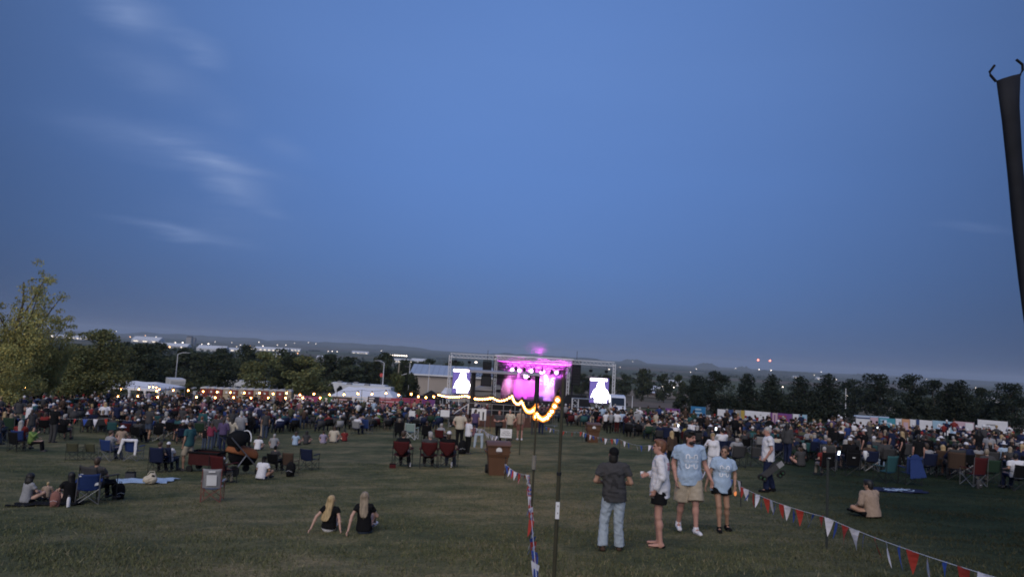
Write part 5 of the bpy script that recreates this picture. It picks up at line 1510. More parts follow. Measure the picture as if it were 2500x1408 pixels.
light_string(tops[5:], .2, 1.3, .125, 'dense light string passing in front of the booth')
ant = [tops[-1]]
for px, y, tp in ((1000, 92, 953), (938, 94, 951), (880, 95, 951), (820, 96, 953), (760, 96, 953), (700, 97, 951), (640, 98, 950), (575, 98, 948), (510, 99, 946), (455, 99, 945), (410, 99, 943)):
    g = atg(px, y); h_ = at(px, tp, y).z - g.z
    tt, tp_ = string_pole_at(g, h_, f'{ORD[len(ant) - 1]} light pole of the fence row counted from the small white tent', .04); ant.append(tp_)
light_string(ant, .35, 2.05, .18, 'long light string along the banner and toilet fence')
low = []
for px, y, tp in ((800, 88, 961), (720, 88, 961), (640, 88, 962), (560, 88, 961), (490, 87, 960), (420, 86, 960), (340, 84, 960), (256, 83, 957), (180, 82, 951), (120, 82, 947)):
    g = atg(px, y); h_ = at(px, tp, y).z - g.z
    tt, tp_ = string_pole_at(g, max(1.5, h_), f'{ORD[len(low)]} light pole of the nearer row counted from the long tent', .04); low.append(tp_)
light_string(low, .2, 2.1, .17, 'nearer light string passing the banquet tent')
up = [at(405, 946, 98), at(330, 941, 97), at(255, 940, 96), at(180, 940, 95), at(105, 940, 94), at(50, 935, 93), at(-30, 926, 92)]
for i, p in enumerate(up):
    g = Vector((p.x, p.y, Hf(p.x, p.y))); string_pole_at(g, p.z - g.z, f'{ORD[i]} light pole before the banquet tent counted from the box truck', .04)
light_string(up, .3, 2.2, .17, 'upper light string below the loose tree')
frw = [at(360, 938, 106), at(378, 938, 105), at(388, 942, 104), at(392, 950, 104)]
light_string(frw, .15, 1.0, .15, 'cluster of bulbs at the corner of the banquet tent')

# ------------------------------------------------------------------ pennant bunting
PENC = [('white', (.72, .7, .76)), ('red', (.42, .05, .035)), ('blue', (.04, .09, .36))]
PM = {c: mat('pennant_' + c, v, .6, .12, 8) for c, v in PENC + [('yellow', (.6, .5, .06))]}
PEN = []
for k in range(6):
    g = random.Random(k); n = 4; vs = []
    cv, tw = g.uniform(-.06, .06), g.uniform(-.9, .9)
    for i in range(n + 1):
        v = i / n; w = .085 * (1 - v) + .002
        a = tw * v
        vs += [(-w * math.cos(a), -w * math.sin(a) + cv * v * v, -.3 * v), (w * math.cos(a), w * math.sin(a) + cv * v * v, -.3 * v)]
    b = MB(); b.add(vs, [(2 * i, 2 * i + 1, 2 * i + 3, 2 * i + 2) for i in range(n)]); PEN.append(b.mesh('pennant'))
stake_m = mat('stake', (.04, .045, .04), .6)
def bunting(pts, label, spacing=.36, sag=.12, cols=('white', 'red', 'blue'), scale=1.0, post_r=.012, posts=True, hang=.5, post_labels=None, post_h=None):
    """pts: ground points; the string hangs at height hang above each"""
    tp = [p + Vector((0, 0, hang)) for p in pts]
    t = thing('bunting', label, 'bunting', tp[0], 0, 'pennant strings')
    path = []
    for a, c in zip(tp, tp[1:]):
        n = 10
        for i in range(n): u = i / n; path.append(a.lerp(c, u) + Vector((0, 0, -4 * sag * u * (1 - u))))
    path.append(tp[-1])
    b = MB(); b.path([p - tp[0] for p in path], .004, 4); b.build('cord', white_p, t)
    acc = spacing * .4; k = 0
    for a, c in zip(path, path[1:]):
        L_ = (c - a).length; d = c - a; rz = math.atan2(d.y, d.x)
        while acc < L_:
            p = a.lerp(c, acc / L_) - tp[0]
            o = obj('pennant', PEN[random.randrange(6)], PM[cols[k % len(cols)]], t); o.location = p
            o.rotation_euler = (random.uniform(-.25, .25), random.uniform(-.15, .15), rz + random.uniform(-.7, .7)); o.scale = (scale, scale, scale * random.uniform(.85, 1.1))
            acc += spacing; k += 1
        acc -= L_
    if posts:
        for i, p in enumerate(pts):
            h_ = (post_h[i] if post_h else hang + .08)
            if h_ <= 0: continue
            s = thing('stake', post_labels[i], 'stake', p, 0, 'stakes holding the bunting')
            b = MB(); b.tube((0, 0, -.05), (0, 0, h_), post_r * (1.7 if h_ > 1.38 else 1.2), n=7); b.build('rod', stake_m, s)
            b = MB(); b.tube((0, 0, h_), (0, 0, h_ + .03), post_r * 2.0, n=7); b.build('cap', metal_d, s)
    return t
rp = [gp(2640, 1640), gp(2018, 1340), gp(1808, 1236), gp(1640, 1138), gp(1590, 1118), gp(1512, 1100), gp(1421, 1078), gp(1330, 1062)]
bunting(rp[:3], 'red, white and blue bunting crossing the near grass right of the couple', .42, .06, hang=.50, scale=1.0,
        post_labels=['stake outside the near corner', 'tall dark stake between the couple and the man on the grass', 'stake hidden behind the couple in light blue shirts'], post_h=[0, 1.42, .6])
bunting(rp[2:], 'bunting along the far side of the aisle behind the four standing people', .5, .14, hang=.62,
        post_labels=['', 'dark stake behind the head of the young man in white', 'slim stake left of the young man in white', 'slim stake above the man in the dark cap', 'stake left of the farther brown bin', 'stake at the far end of the aisle'],
        post_h=[0, 1.35, 1.3, 1.2, 1.1, 1.0])
lp = [gp(1304, 1600), gp(1288, 1202), gp(1232, 1168)]
bunting(lp[:2], 'bunting trailing straight away along the near side of the aisle', .36, .05, hang=.5, scale=.8, post_labels=['', ''], post_h=[0, 0])
bunting(lp[1:], 'bunting reaching from the third pole to the brown bin', .33, .10, hang=.5, post_labels=['', 'stake beside the near brown bin'], post_h=[0, .7])
bunting([gp(1215, 1100), gp(1176, 1075), gp(1150, 1062)], 'short white bunting behind the woman carrying a child', .45, .12, cols=('white',), hang=.75, post_labels=['stake behind the paper sign', 'stake behind the woman carrying a child', 'stake near the red camp chairs'], post_h=[1.2, 1.0, 1.0])
fl = [gp(-40, 1060), gp(120, 1058), gp(260, 1062), gp(400, 1066), gp(470, 1068)]
bunting(fl, 'red, white, blue and yellow bunting crossing the crowd below the trees', .62, .08, cols=('white', 'red', 'blue', 'white', 'red', 'yellow'), hang=.95, scale=1.5,
        post_labels=[f'stake holding the crowd bunting, {n} from the loose tree' for n in ('first', 'second', 'third', 'fourth', 'fifth')], post_h=[1.05] * 5)

# ------------------------------------------------------------------ wheeled bins and the paper sign
def bin_(px, py, top_py, color, label, rz=0.0, emblem=True):
    p = gp(px, py); s = (at(px, top_py, p.y).z - p.z) / 1.12
    t = thing('wheeled_bin', label, 'bin', p, rz, 'wheeled bins'); t.scale = (s, s, s)
    m = mat('bin_' + color, (.125, .062, .034) if color == 'brown' else (.05, .03, .028), .5, .12, 3, spec=.4)
    b = MB()
    for z0, z1, w0, w1, d0, d1 in ((.0, .62, .54, .66, .5, .66), (.62, .72, .70, .74, .68, .76), (.72, 1.0, .72, .76, .74, .8)):
        vs = [(sx * w / 2, sy * d / 2, z) for z, w, d in ((z0, w0, d0), (z1, w1, d1)) for sx, sy in ((-1, -1), (1, -1), (1, 1), (-1, 1))]
        b.add(vs, [(0, 3, 2, 1), (4, 5, 6, 7), (0, 1, 5, 4), (1, 2, 6, 5), (2, 3, 7, 6), (3, 0, 4, 7)])
    b.build('body', m, t)
    b = MB(); vs = []
    for i in range(6):
        u = i / 5; vs += [(-.41, -.45 + .9 * u, 1.0 + .10 * math.sin(math.pi * u)), (.41, -.45 + .9 * u, 1.0 + .10 * math.sin(math.pi * u))]
    k = len(vs); vs += [(x, y, z + .03) for x, y, z in vs]
    b.add(vs, [(2 * i + k, 2 * i + 1 + k, 2 * i + 3 + k, 2 * i + 2 + k) for i in range(5)] + [(2 * i, 2 * i + 2, 2 * i + 3, 2 * i + 1) for i in range(5)] + [(0, 1, k + 1, k), (2 * 5, k + 10, k + 11, 11)] + [(2 * i, k + 2 * i, k + 2 * i + 2, 2 * i + 2) for i in range(5)] + [(2 * i + 1, 2 * i + 3, k + 2 * i + 3, k + 2 * i + 1) for i in range(5)])
    b.build('lid', m, t)
    for sx in (-1, 1):
        b = MB(); b.tube((sx * .26, .3, .15), (sx * .36, .3, .15), .15, n=12); b.build('wheel', rubber, t)
        b = MB(); b.box((sx * .4, .1, .78), (.06, .5, .06)); b.build('handle', m, t)
    if emblem:
        b = MB(); b.tube((0, -.405, .86), (0, -.395, .86), .115, n=18); e = b.build('emblem', mat('emblem_brown', (.12, .07, .05), .5), t)
        b = MB(); ar = [(math.cos(a) * .1, math.sin(a) * .1) for a in np.linspace(-.35, math.pi + .35, 12)]
        b.prism(ar, (1, 0, 0), (0, 0, 1), (0, -1, 0), (0, -.406, .86), .006); e2 = b.build('mark', white_p, e)
    return t
bin_(1212, 1158, 1076, 'brown', 'brown wheeled bin with round white emblem nearest the camera', .12)
bin_(1446, 1079, 1031, 'brown', 'farther brown wheeled bin with round white emblem across the aisle', .05)
bin_(1184, 1036, 1002, 'dark', 'dark wheeled bin in front of the large white panel', 0, False)
bin_(1106, 1040, 1006, 'dark', 'dark wheeled bin among the chairs left of the man in beige', 0.3, False)
p = gp(1234, 1085); t = thing('paper_sign', 'white printed sign on a stake beside the near brown bin', 'sign', p)
sy = p.y; zc = at(1233, 1057, sy).z - p.z; wS = 28 / FPX * sy; hS = 21 / FPX * sy
b = MB(); b.tube((0, .02, 0), (0, .02, at(1234, 1027, sy).z - p.z), .018, n=6); b.build('stake', metal_g, t)
b = MB(); b.box((0, 0, zc), (wS, .012, hS)); sg = b.build('sheet', white_p, t)
for i, (tx, sz, dz) in enumerate((('PLEASE KEEP', .055, .09), ('AREA CLEAR', .085, -.01), ('FOR WALKING', .085, -.12))):
    o = obj('lettering', text_mesh(tx, sz, .001), glassd, sg); o.location = (0, -.012, zc + dz); o.rotation_euler = (R(90), 0, 0)

# black flag pole close to the camera at the frame edge
def near_flag():
    y = 2.2
    tp0, tp1 = at(2432, 198, y), at(2492, 182, y)
    bt0, bt1 = at(2500, 790, y), at(2560, 790, y)
    base = Vector((tp0.x + .38, y, Hf(tp0.x + .38, y)))
    t = thing('furled_flag', 'black furled fabric flag on a pole at the picture edge close by', 'flag', base)
    b = MB(); rows = 12; vs = []
    L0 = [at(2432, 198, y), at(2446, 300, y), at(2461, 430, y), at(2474, 560, y), at(2488, 690, y), at(2500, 790, y), at(2515, 950, y)]
    R0 = [at(2492, 182, y), at(2489, 260, y), at(2494, 380, y), at(2504, 500, y), at(2518, 640, y), at(2534, 790, y), at(2545, 950, y)]
    n = 8
    for a, c in zip(L0, R0):
        for i in range(n):
            th = 2 * math.pi * i / n; m_ = (a + c) / 2; r = (c - a).length / 2
            vs.append(m_ + (c - a).normalized() * (r * math.cos(th)) + Vector((0, .45 * r * math.sin(th), 0)) - base)
    fs = [(j * n + i, j * n + (i + 1) % n, (j + 1) * n + (i + 1) % n, (j + 1) * n + i) for j in range(len(L0) - 1) for i in range(n)] + [tuple(range(n - 1, -1, -1)), tuple(range((len(L0) - 1) * n, len(L0) * n))]
    b.add(vs, fs); b.build('fabric', mat('flag_black', (.012, .013, .018), .75, .25, 18), t, True)
    q = (L0[-1] + R0[-1]) / 2 - base
    b = MB(); b.tube(q, (0, 0, -.1), .016, n=8); b.build('pole', metal_d, t)
    b = MB(); b.path([at(2432, 200, y) - base, at(2418, 184, y) - base, at(2416, 176, y) - base, at(2428, 160, y) - base], .0042, 5); b.build('hook', black_f, t)
    b = MB(); b.path([at(2490, 184, y) - base, at(2497, 172, y) - base, at(2496, 158, y) - base, at(2481, 146, y) - base], .0042, 5); b.build('hook', black_f, t)
near_flag()
# ------------------------------------------------------------------ people
def nrm(v): v = np.array(v, float); return v / max(1e-9, np.linalg.norm(v))

class Pose:
    """joints of one figure, facing +Y, feet at z = 0, about 1.75 m tall when standing"""
    def __init__(s, P=(0, 0, .95), N=(0, 0, 1.47), rt=(1, 0, 0), head=None, yaw=0.0, nod=0.0, tilt=0.0, EL=None, ER=None, WL=None, WR=None,
                 KL=None, KR=None, AL=None, AR=None, toeL=None, toeR=None, fem=False, w=1.0, handL=None, handR=None, lift=0.0):
        s.P, s.N = v3(*P), v3(*N); s.rt = nrm(rt); s.up = nrm(s.N - s.P); s.fw = nrm(np.cross(s.up, s.rt)); s.rt = nrm(np.cross(s.fw, s.up)); s.fem = fem; s.w = w
        s.L = np.linalg.norm(s.N - s.P)
        sw = (.165 if fem else .188) * w
        s.SL = s.N - s.up * .055 - s.rt * sw; s.SR = s.N - s.up * .055 + s.rt * sw
        hw = .088 * w
        s.HL = s.P - s.rt * hw - s.up * .03; s.HR = s.P + s.rt * hw - s.up * .03
        d = lambda v, f: v3(*v) if v is not None else f
        s.EL = d(EL, s.SL + v3(-.05, -.03, -.285)); s.ER = d(ER, s.SR + v3(.05, -.03, -.285))
        s.WL = d(WL, s.EL + v3(-.0, .07, -.25)); s.WR = d(WR, s.ER + v3(.0, .07, -.25))
        s.KL = d(KL, v3(-.1, .02, .5)); s.KR = d(KR, v3(.1, .02, .5))
        s.AL = d(AL, v3(-.1, -.03, .085)); s.AR = d(AR, v3(.1, -.03, .085))
        s.TL = d(toeL, s.AL + v3(-.02, .17, -.055)); s.TR = d(toeR, s.AR + v3(.02, .17, -.055))
        s.hdL = d(handL, s.WL - s.EL); s.hdR = d(handR, s.WR - s.ER)
        # head frame
        up0 = nrm(s.up * .5 + v3(0, 0, 1)); M_ = Matrix.Rotation(yaw, 3, 'Z') @ Matrix.Rotation(nod, 3, 'X') @ Matrix.Rotation(tilt, 3, 'Y')
        base_yaw = math.atan2(-s.fw[0], s.fw[1]) if abs(s.fw[2]) < .9 else 0
        s.M = np.array(Matrix.Rotation(base_yaw, 3, 'Z') @ M_)
        s.H = d(head, s.N + up0 * .135 + s.fw * .03)
    def head_matrix(s):
        m = Matrix(s.M.tolist()).to_4x4(); m.translation = Vector(s.H.tolist()); return m

def head_prims(p, fem=False, k=.02, detail=True):
    M_, H_ = p.M, p.H
    q = lambda x, y, z: H_ + M_ @ v3(x, y, z)
    out = [ell(q(0, -.012, .03), (.073, .094, .092), M_, .02), ell(q(0, .02, -.045), (.054, .066, .072), M_, .03), ell(q(0, .055, -.085), (.03, .03, .028), M_, .025)]
    if detail:
        out += [cap(q(0, .083, .012), q(0, .104, -.028), .009, .014, .012), ell(q(0, .078, .022), (.05, .02, .012), M_, .012),
                ell(q(.074, -.005, -.01), (.012, .022, .032), M_, .008), ell(q(-.074, -.005, -.01), (.012, .022, .032), M_, .008),
                ell(q(0, .084, -.058), (.022, .012, .008), M_, .008)]
        for sx in (-1, 1): out.append(ell(q(sx * .03, .092, .006), (.014, .011, .009), M_, .008, sub=True))
    return out

def hand_prims(W, d, nrm_, side, fingers=True, curl=.35, s=1.0):
    d = nrm(d); n_ = nrm(nrm_ - d * (nrm_ @ d)); u = np.cross(d, n_) * side
    out = [cap(W, W + d * .075 * s, .027 * s, .034 * s, .015, (n_, .55))]
    if not fingers:
        out.append(cap(W + d * .07, W + d * .14 + n_ * .04, .03, .018, .015, (n_, .55))); return out
    for i, L_ in enumerate((.068, .078, .073, .058)):
        b = W + d * .082 * s + u * (.027 - .018 * i) * s
        d1 = nrm(d * math.cos(curl) + n_ * math.sin(curl) + u * (.06 - .04 * i)); d2 = nrm(d * math.cos(curl * 2.6) + n_ * math.sin(curl * 2.6))
        out += [cap(b - d * .02, b + d1 * L_ * .55 * s, .0098 * s, .009 * s, .004), cap(b + d1 * L_ * .55 * s, b + d1 * L_ * .55 * s + d2 * L_ * .5 * s, .009 * s, .0075 * s, .003)]
    b = W + d * .022 * s + u * .024 * s
    d1 = nrm(d * .75 + u * .6 + n_ * .35); out += [cap(b, b + d1 * .045 * s, .013 * s, .0105 * s, .006), cap(b + d1 * .045 * s, b + d1 * .045 * s + nrm(d + n_ * .4) * .03 * s, .0105 * s, .008 * s, .003)]
    return out

def body_prims(p, fingers=True, detail=True, feet=True):
    w, fem = p.w, p.fem; B = np.stack([p.rt, p.fw, p.up], 1)
    o = [ell(p.P + p.up * .64 * p.L, ((.148 if fem else .16) * w, .105 * w, .185), B), ell(p.P + p.up * .3 * p.L, ((.118 if fem else .138) * w, .095 * w, .16), B),
         ell(p.P, (.16 * w, .112 * w, .115), B)]
    if fem: o += [ell(p.P + p.up * .66 * p.L + p.fw * .075 + p.rt * sx * .065, (.06, .05, .06), B) for sx in (-1, 1)]
    sh = p.N - p.up * .055
    for S, E, W, hd, sd in ((p.SL, p.EL, p.WL, p.hdL, -1), (p.SR, p.ER, p.WR, p.hdR, 1)):
        a = .88 if fem else 1.0
        o += [cap(sh, S - (S - sh) * .08, .052, .046 * a, .03), cap(S, E, .047 * a, .040 * a, .03), cap(E, W, .041 * a, .027 * a, .015), ell((E * .68 + W * .32), (.041 * a,) * 3, None, .02)]
        inn = p.rt * (-sd) * .8 + p.fw * .45
        o += hand_prims(W, hd, inn, sd, fingers)
    for Hh, K, A, T in ((p.HL, p.KL, p.AL, p.TL), (p.HR, p.KR, p.AR, p.TR)):
        a = .95 if fem else 1.0
        o += [cap(Hh, K, .086 * w * a, .056 * a, .03), cap(K, A, .052 * a, .036 * a, .02), ell(K * .68 + A * .32 - nrm(T - A) * .012, (.056 * a, .056 * a, .075), None, .03)]
        if feet: o += [cap(A - nrm(T - A) * .03 - v3(0, 0, .035), T, .036, .03, .02), cap(A, A - v3(0, 0, .04), .035, .035, .02)]
    o += [cap(p.N - p.up * .05, p.H + p.M @ v3(0, -.01, -.05), .057 if not fem else .049, .05 if not fem else .043, .03)]
    return o + head_prims(p, fem, detail=detail)

def shirt(p, hem=-.06, sleeve=.62, loose=.018, long=False, neck=.066, sleeveless=False, bl=.014):
    w, fem = p.w, p.fem; B = np.stack([p.rt, p.fw, p.up], 1); l = loose
    c = p.P + p.up * .66 * p.L
    o = [ell(c, ((.148 if fem else .162) * w + l, .106 * w + l, .19 + l), B), cap(c, p.P + p.up * (hem - .05), (.145 if fem else .158) * w + l * .8, .160 * w + bl + .022, .03, (p.fw, .80)),
         ell(p.P + p.up * .02, (.163 * w + bl + .014, .119 * w + bl + .016, .16), B)]
    if fem: o += [ell(p.P + p.up * .66 * p.L + p.fw * .078 + p.rt * sx * .065, (.063 + l, .05 + l, .062 + l), B, .04) for sx in (-1, 1)]
    sh = p.N - p.up * .055
    for S, E, W in ((p.SL, p.EL, p.WL), (p.SR, p.ER, p.WR)):
        o.append(cap(sh, S - (S - sh) * (.25 if sleeveless else .04), .07, .056 + l * .3, .035))
        if sleeveless: continue
        if long:
            o += [cap(S, E, .06 + l * .5, .05 + l * .5, .03), cap(E, E * .06 + W * .94, .05 + l * .5, .036 + l * .4, .025, None, True)]
        else:
            o.append(cap(S, S + (E - S) * sleeve, .053 + l * .5, .051 + l * .75, .03, None, True))
    o.append(cap(p.N - p.up * .0 + p.fw * .012, p.N + p.up * .2, neck, neck + .05, .01, None, False, True))
    if sleeveless:
        for S in (p.SL, p.SR): o.append(cap(S + (S - sh) * .12, S + (S - sh) * .12 - p.up * .16, .05, .05, .01, None, False, True))
    return o, [(p.P + p.up * hem, -p.up)]

def trousers(p, leg=1.0, loose=.014, waist=.04, flare=0.0):
    w = p.w; B = np.stack([p.rt, p.fw, p.up], 1); l = loose
    o = [ell(p.P - p.up * .01, (.162 * w + l, .118 * w + l, .125 + l), B), cap(p.P, p.P + p.up * .1, .14 * w + l, .13 * w + l, .03, (p.fw, .75))]
    for Hh, K, A in ((p.HL, p.KL, p.AL), (p.HR, p.KR, p.AR)):
        if leg >= 1.0:
            o += [cap(Hh, K, .09 * w + l, .062 + l, .025), cap(K, K + (A - K) * 1.0, .06 + l, .05 + l + flare, .025, None, True)]
        else:
            o.append(cap(Hh, Hh + (K - Hh) * leg, .09 * w + l, .078 + l * 1.8, .02, None, True))
    return o, [(p.P + p.up * waist, p.up)]

def shoes(p, s=1.0):
    o = []
    for A, T in ((p.AL, p.TL), (p.AR, p.TR)):
        f = nrm((T - A) * v3(1, 1, 0)) if np.linalg.norm((T - A)[:2]) > .02 else v3(0, 1, 0)
        dn = nrm(T - A)
        heel = A - v3(0, 0, .045) - f * .045
        o += [cap(heel, T, .042 * s, .037 * s, .02), cap(A, A - v3(0, 0, .05), .046, .05, .02), cap(heel + v3(0, 0, .0), T + dn * .0, .044 * s, .04 * s, .01, (v3(0, 0, 1), .6))]
    return o

# hair and hats in the head's own frame (face towards +Y)
def hair_prims(kind):
    if kind == 'short': return [ell((0, -.02, .042), (.082, .1, .092)), ell((0, -.05, -.01), (.076, .066, .09)), ell((0, .045, .098), (.06, .05, .03))], [((0, .052, .03), nrm((0, 1, -.55)))]
    if kind == 'crew': return [ell((0, -.016, .04), (.077, .097, .088)), ell((0, -.05, .0), (.072, .062, .07))], [((0, .05, .04), nrm((0, 1, -.6)))]
    if kind == 'wavy': return [ell((0, -.02, .05), (.09, .108, .095)), ell((0, -.06, -.01), (.082, .07, .1)), ell((.02, .06, .105), (.06, .05, .035))], [((0, .075, .03), nrm((0, 1, -.6)))]
    if kind == 'long':
        return [ell((0, -.025, .04), (.088, .104, .094)), cap((0, -.07, .0), (0, -.115, -.34), .088, .075, .04, ((0, 1, 0), .55)), cap((.055, -.03, 0), (.06, -.06, -.3), .04, .03, .04), cap((-.055, -.03, 0), (-.06, -.06, -.3), .04, .03, .04)], [((0, .04, .03), nrm((0, 1, -.45)))]
    if kind == 'curly': return [ell((0, -.03, .03), (.115, .118, .115)), ell((0, -.08, -.1), (.12, .085, .12))], [((0, .035, .02), nrm((0, 1, -.3)))]
    if kind == 'bun': return [ell((0, -.02, .04), (.08, .1, .09)), ell((0, -.045, .0), (.074, .07, .09)), ell((0, -.12, .08), (.042, .04, .04))], [((0, .05, .03), nrm((0, 1, -.5)))]
    if kind == 'tail': return [ell((0, -.02, .04), (.08, .1, .09)), ell((0, -.045, .0), (.074, .07, .09)), cap((0, -.115, .04), (0, -.14, -.2), .036, .02, .02)], [((0, .05, .03), nrm((0, 1, -.5)))]
    if kind == 'nape': return [ell((0, -.045, -.02), (.08, .072, .095)), ell((0, -.055, -.085), (.074, .056, .06))], [((0, .03, 0), (0, 1, 0))]
    if kind == 'cap': return [ell((0, -.012, .052), (.086, .104, .088)), cap((0, .05, .05), (0, .145, .038), .066, .05, .012, ((0, 0, 1), .16))], [((0, 0, .03), (0, 0, -1))]
    if kind == 'backcap': return [ell((0, -.014, .05), (.086, .106, .09)), cap((0, -.07, .03), (0, -.15, .0), .062, .045, .012, ((0, 0, 1), .2))], [((0, 0, -.012), nrm((0, -.2, -1)))]
    if kind == 'sunhat': return [ell((0, -.01, .06), (.09, .105, .085)), cap((0, -.01, .045), (0, -.01, .052), .175, .165, .02, None, True)], [((0, 0, .035), (0, 0, -1))]
    if kind == 'cowboy': return [cap((0, -.01, .05), (0, -.01, .15), .088, .07, .02, ((1, 0, 0), .85)), cap((0, -.01, .045), (0, -.01, .057), .2, .19, .02, ((1, 0, 0), .75), True), ell((0, -.01, .175), (.02, .08, .03), None, .02, True)], [((0, 0, .035), (0, 0, -1))]
    if kind == 'hood': return [ell((0, -.03, .03), (.105, .12, .115)), ell((0, -.06, -.09), (.12, .09, .08))], [((0, .05, 0), (0, 1, 0))]
HAIR_M = {}
def hair_mesh(kind, h=.012):
    if (kind, h) not in HAIR_M:
        pr, cu = hair_prims(kind)
        fold = (.004, .03, 3) if kind in ('wavy', 'curly', 'short') else (.0035, .05, 5) if kind in ('long', 'tail') else None
        if kind == 'curly': fold = (.012, .05, 4)
        HAIR_M[kind, h] = sdf_mesh('hair', pr, h, cu, fold)
    return HAIR_M[kind, h]
HATS = ('cap', 'backcap', 'sunhat', 'cowboy')

SKIN = {k: mat('skin_' + k, v, .55, .06, 25, spec=.35) for k, v in dict(fair=(.52, .32, .24), tan=(.40, .23, .155), deep=(.22, .115, .075), rosy=(.50, .27, .21)).items()}
HAIRC = {k: mat('hair_' + k, v, .55, .6, 7, stretch=(5, 5, .35), spec=.5) for k, v in dict(brown=(.055, .033, .02), black=(.012, .01, .009), blond=(.42, .30, .15), grey=(.36, .34, .32), auburn=(.15, .062, .03), ash=(.27, .21, .145)).items()}
CLOTH = {'white': (.72, .71, .74), 'cream': (.52, .46, .36), 'light grey': (.36, .36, .38), 'charcoal': (.075, .074, .078), 'black': (.012, .012, .014), 'navy': (.02, .03, .085), 'royal blue': (.035, .085, .32),
         'light blue': (.38, .49, .63), 'teal': (.035, .15, .165), 'dark green': (.03, .07, .04), 'olive': (.11, .11, .06), 'lime green': (.30, .5, .08), 'yellow': (.62, .47, .06), 'orange': (.55, .17, .04),
         'red': (.40, .035, .03), 'dark red': (.12, .016, .018), 'pink': (.52, .22, .27), 'hot pink': (.42, .05, .12), 'purple': (.15, .1, .24), 'lilac': (.48, .40, .58), 'tan': (.34, .25, .19), 'brown': (.1, .06, .04),
         'khaki': (.40, .335, .25), 'denim': (.07, .10, .17), 'pale denim': (.36, .42, .48), 'mint': (.40, .55, .50), 'salmon': (.5, .2, .15)}
def muted(c):
    r = np.array(CLOTH[c]); l = float(r @ np.array([.3, .59, .11])); sat = float(r.max() - r.min())
    k = 1.0 - .30 * min(1.0, sat / .3)
    return tuple((r * .82 + l * .18) * k * .8)
CLOTH = {c: muted(c) if c not in ('light blue', 'khaki', 'pale denim', 'white', 'tan', 'cream') else CLOTH[c] for c in CLOTH}
def cloth(c):
    return mat('cloth_' + c.replace(' ', '_'), CLOTH[c], .88, .14, 22, spec=.12, bump=.25)

# ---- camp chairs: one of each kind, copied
tube_m = mat('chair_tube', (.035, .035, .038), .45, .1, 20, metal=.5)
tube_g = mat('chair_tube_grey', (.25, .25, .26), .4, .1, 20, metal=.6)
CHAIRC = ['navy', 'black', 'royal blue', 'dark red', 'charcoal', 'dark green', 'teal', 'light grey', 'red', 'lime green', 'brown']
CH = {}
def chair_meshes(kind):
    if kind in CH: return CH[kind]
    top = {'quad': .9, 'high': 1.06, 'vee': .92, 'sling': .86}[kind]; w = .27
    parts = []
    # fabric back, slightly hollow
    n = 6; vs = []
    for j in range(n + 1):
        v = j / n; z = .45 + (top - .45) * v; yy = -.24 - .13 * v
        wj = w * (1.0 if kind != 'vee' else min(1.0, .25 + 1.6 * v)) * (1.03 if kind == 'high' else 1)
        for i in range(n + 1):
            u = i / n * 2 - 1
            dip = -.018 * (1 - u * u) * (1 if j == n else 0)
            vs.append((wj * u, yy - .035 * (1 - u * u), z + dip))
    k = len(vs); vs += [(x, y - .012, z) for x, y, z in vs]
    m1 = n + 1
    fs = [(j * m1 + i, j * m1 + i + 1, (j + 1) * m1 + i + 1, (j + 1) * m1 + i) for j in range(n) for i in range(n)]
    fs += [tuple(q + k for q in f[::-1]) for f in fs]
    fs += [(j * m1, (j + 1) * m1, (j + 1) * m1 + k, j * m1 + k) for j in range(n)] + [(j * m1 + n, j * m1 + n + k, (j + 1) * m1 + n + k, (j + 1) * m1 + n) for j in range(n)]
    fs += [(n * m1 + i, n * m1 + i + 1, n * m1 + i + 1 + k, n * m1 + i + k) for i in range(n)]
    b = MB(); b.add(vs, fs); parts.append(('backrest', b.mesh('backrest', True), 'f'))
    b = MB(); vs = [(.27 * (i / 4 * 2 - 1), -.24 + .5 * j / 4, .45 - .05 * math.sin(math.pi * i / 4) * (1 - .3 * j / 4)) for j in range(5) for i in range(5)]
    k = 25; vs += [(x, y, z - .012) for x, y, z in vs]
    fs = [(j * 5 + i, j * 5 + i + 1, (j + 1) * 5 + i + 1, (j + 1) * 5 + i) for j in range(4) for i in range(4)]; fs += [tuple(q + k for q in f[::-1]) for f in fs]
    b.add(vs, fs); parts.append(('seat', b.mesh('seat', True), 'f'))
    for s in (-1, 1):
        b = MB(); b.box((s * .3, .02, .645), (.075, .5, .02)); parts.append(('armrest', b.mesh('armrest'), 'f'))
        b = MB(); b.tube((s * .29, -.3, .02), (s * .27 * (1.03 if kind == 'high' else 1), -.37, top), .011, n=6); parts.append(('leg', b.mesh('leg'), 't'))
        b = MB(); b.tube((s * .3, .27, .02), (s * .3, .25, .64), .011, n=6); parts.append(('leg', b.mesh('leg'), 't'))
    for (a, c) in (((-.29, -.3, .02), (.28, -.26, .45)), ((.29, -.31, .02), (-.28, -.27, .45)), ((-.3, .27, .02), (.29, .26, .45)), ((.3, .28, .02), (-.29, .27, .45)), ((-.29, -.3, .03), (-.29, .26, .45)), ((.29, -.3, .03), (.29, .26, .45))):
        b = MB(); b.tube(a, c, .009, n=5); parts.append(('brace', b.mesh('brace'), 't'))
    CH[kind] = parts
    return parts
def chair(loc, rz, color, kind, label, group='camp chairs', frame=None, s=1.0, simple=False, logo=False):
    t = thing('camp_chair', label, 'chair', loc, rz, group); t.scale = (s, s, s)
    for nm, me, k in chair_meshes(kind):
        if simple and nm in ('brace', 'armrest'): continue
        obj(nm, me, cloth(color) if k == 'f' else (frame or tube_m), t)
    if logo:
        b = MB(); b.box((0, -.405, .82), (.12, .006, .03)); b.build('label_patch', white_p, t)
    return t

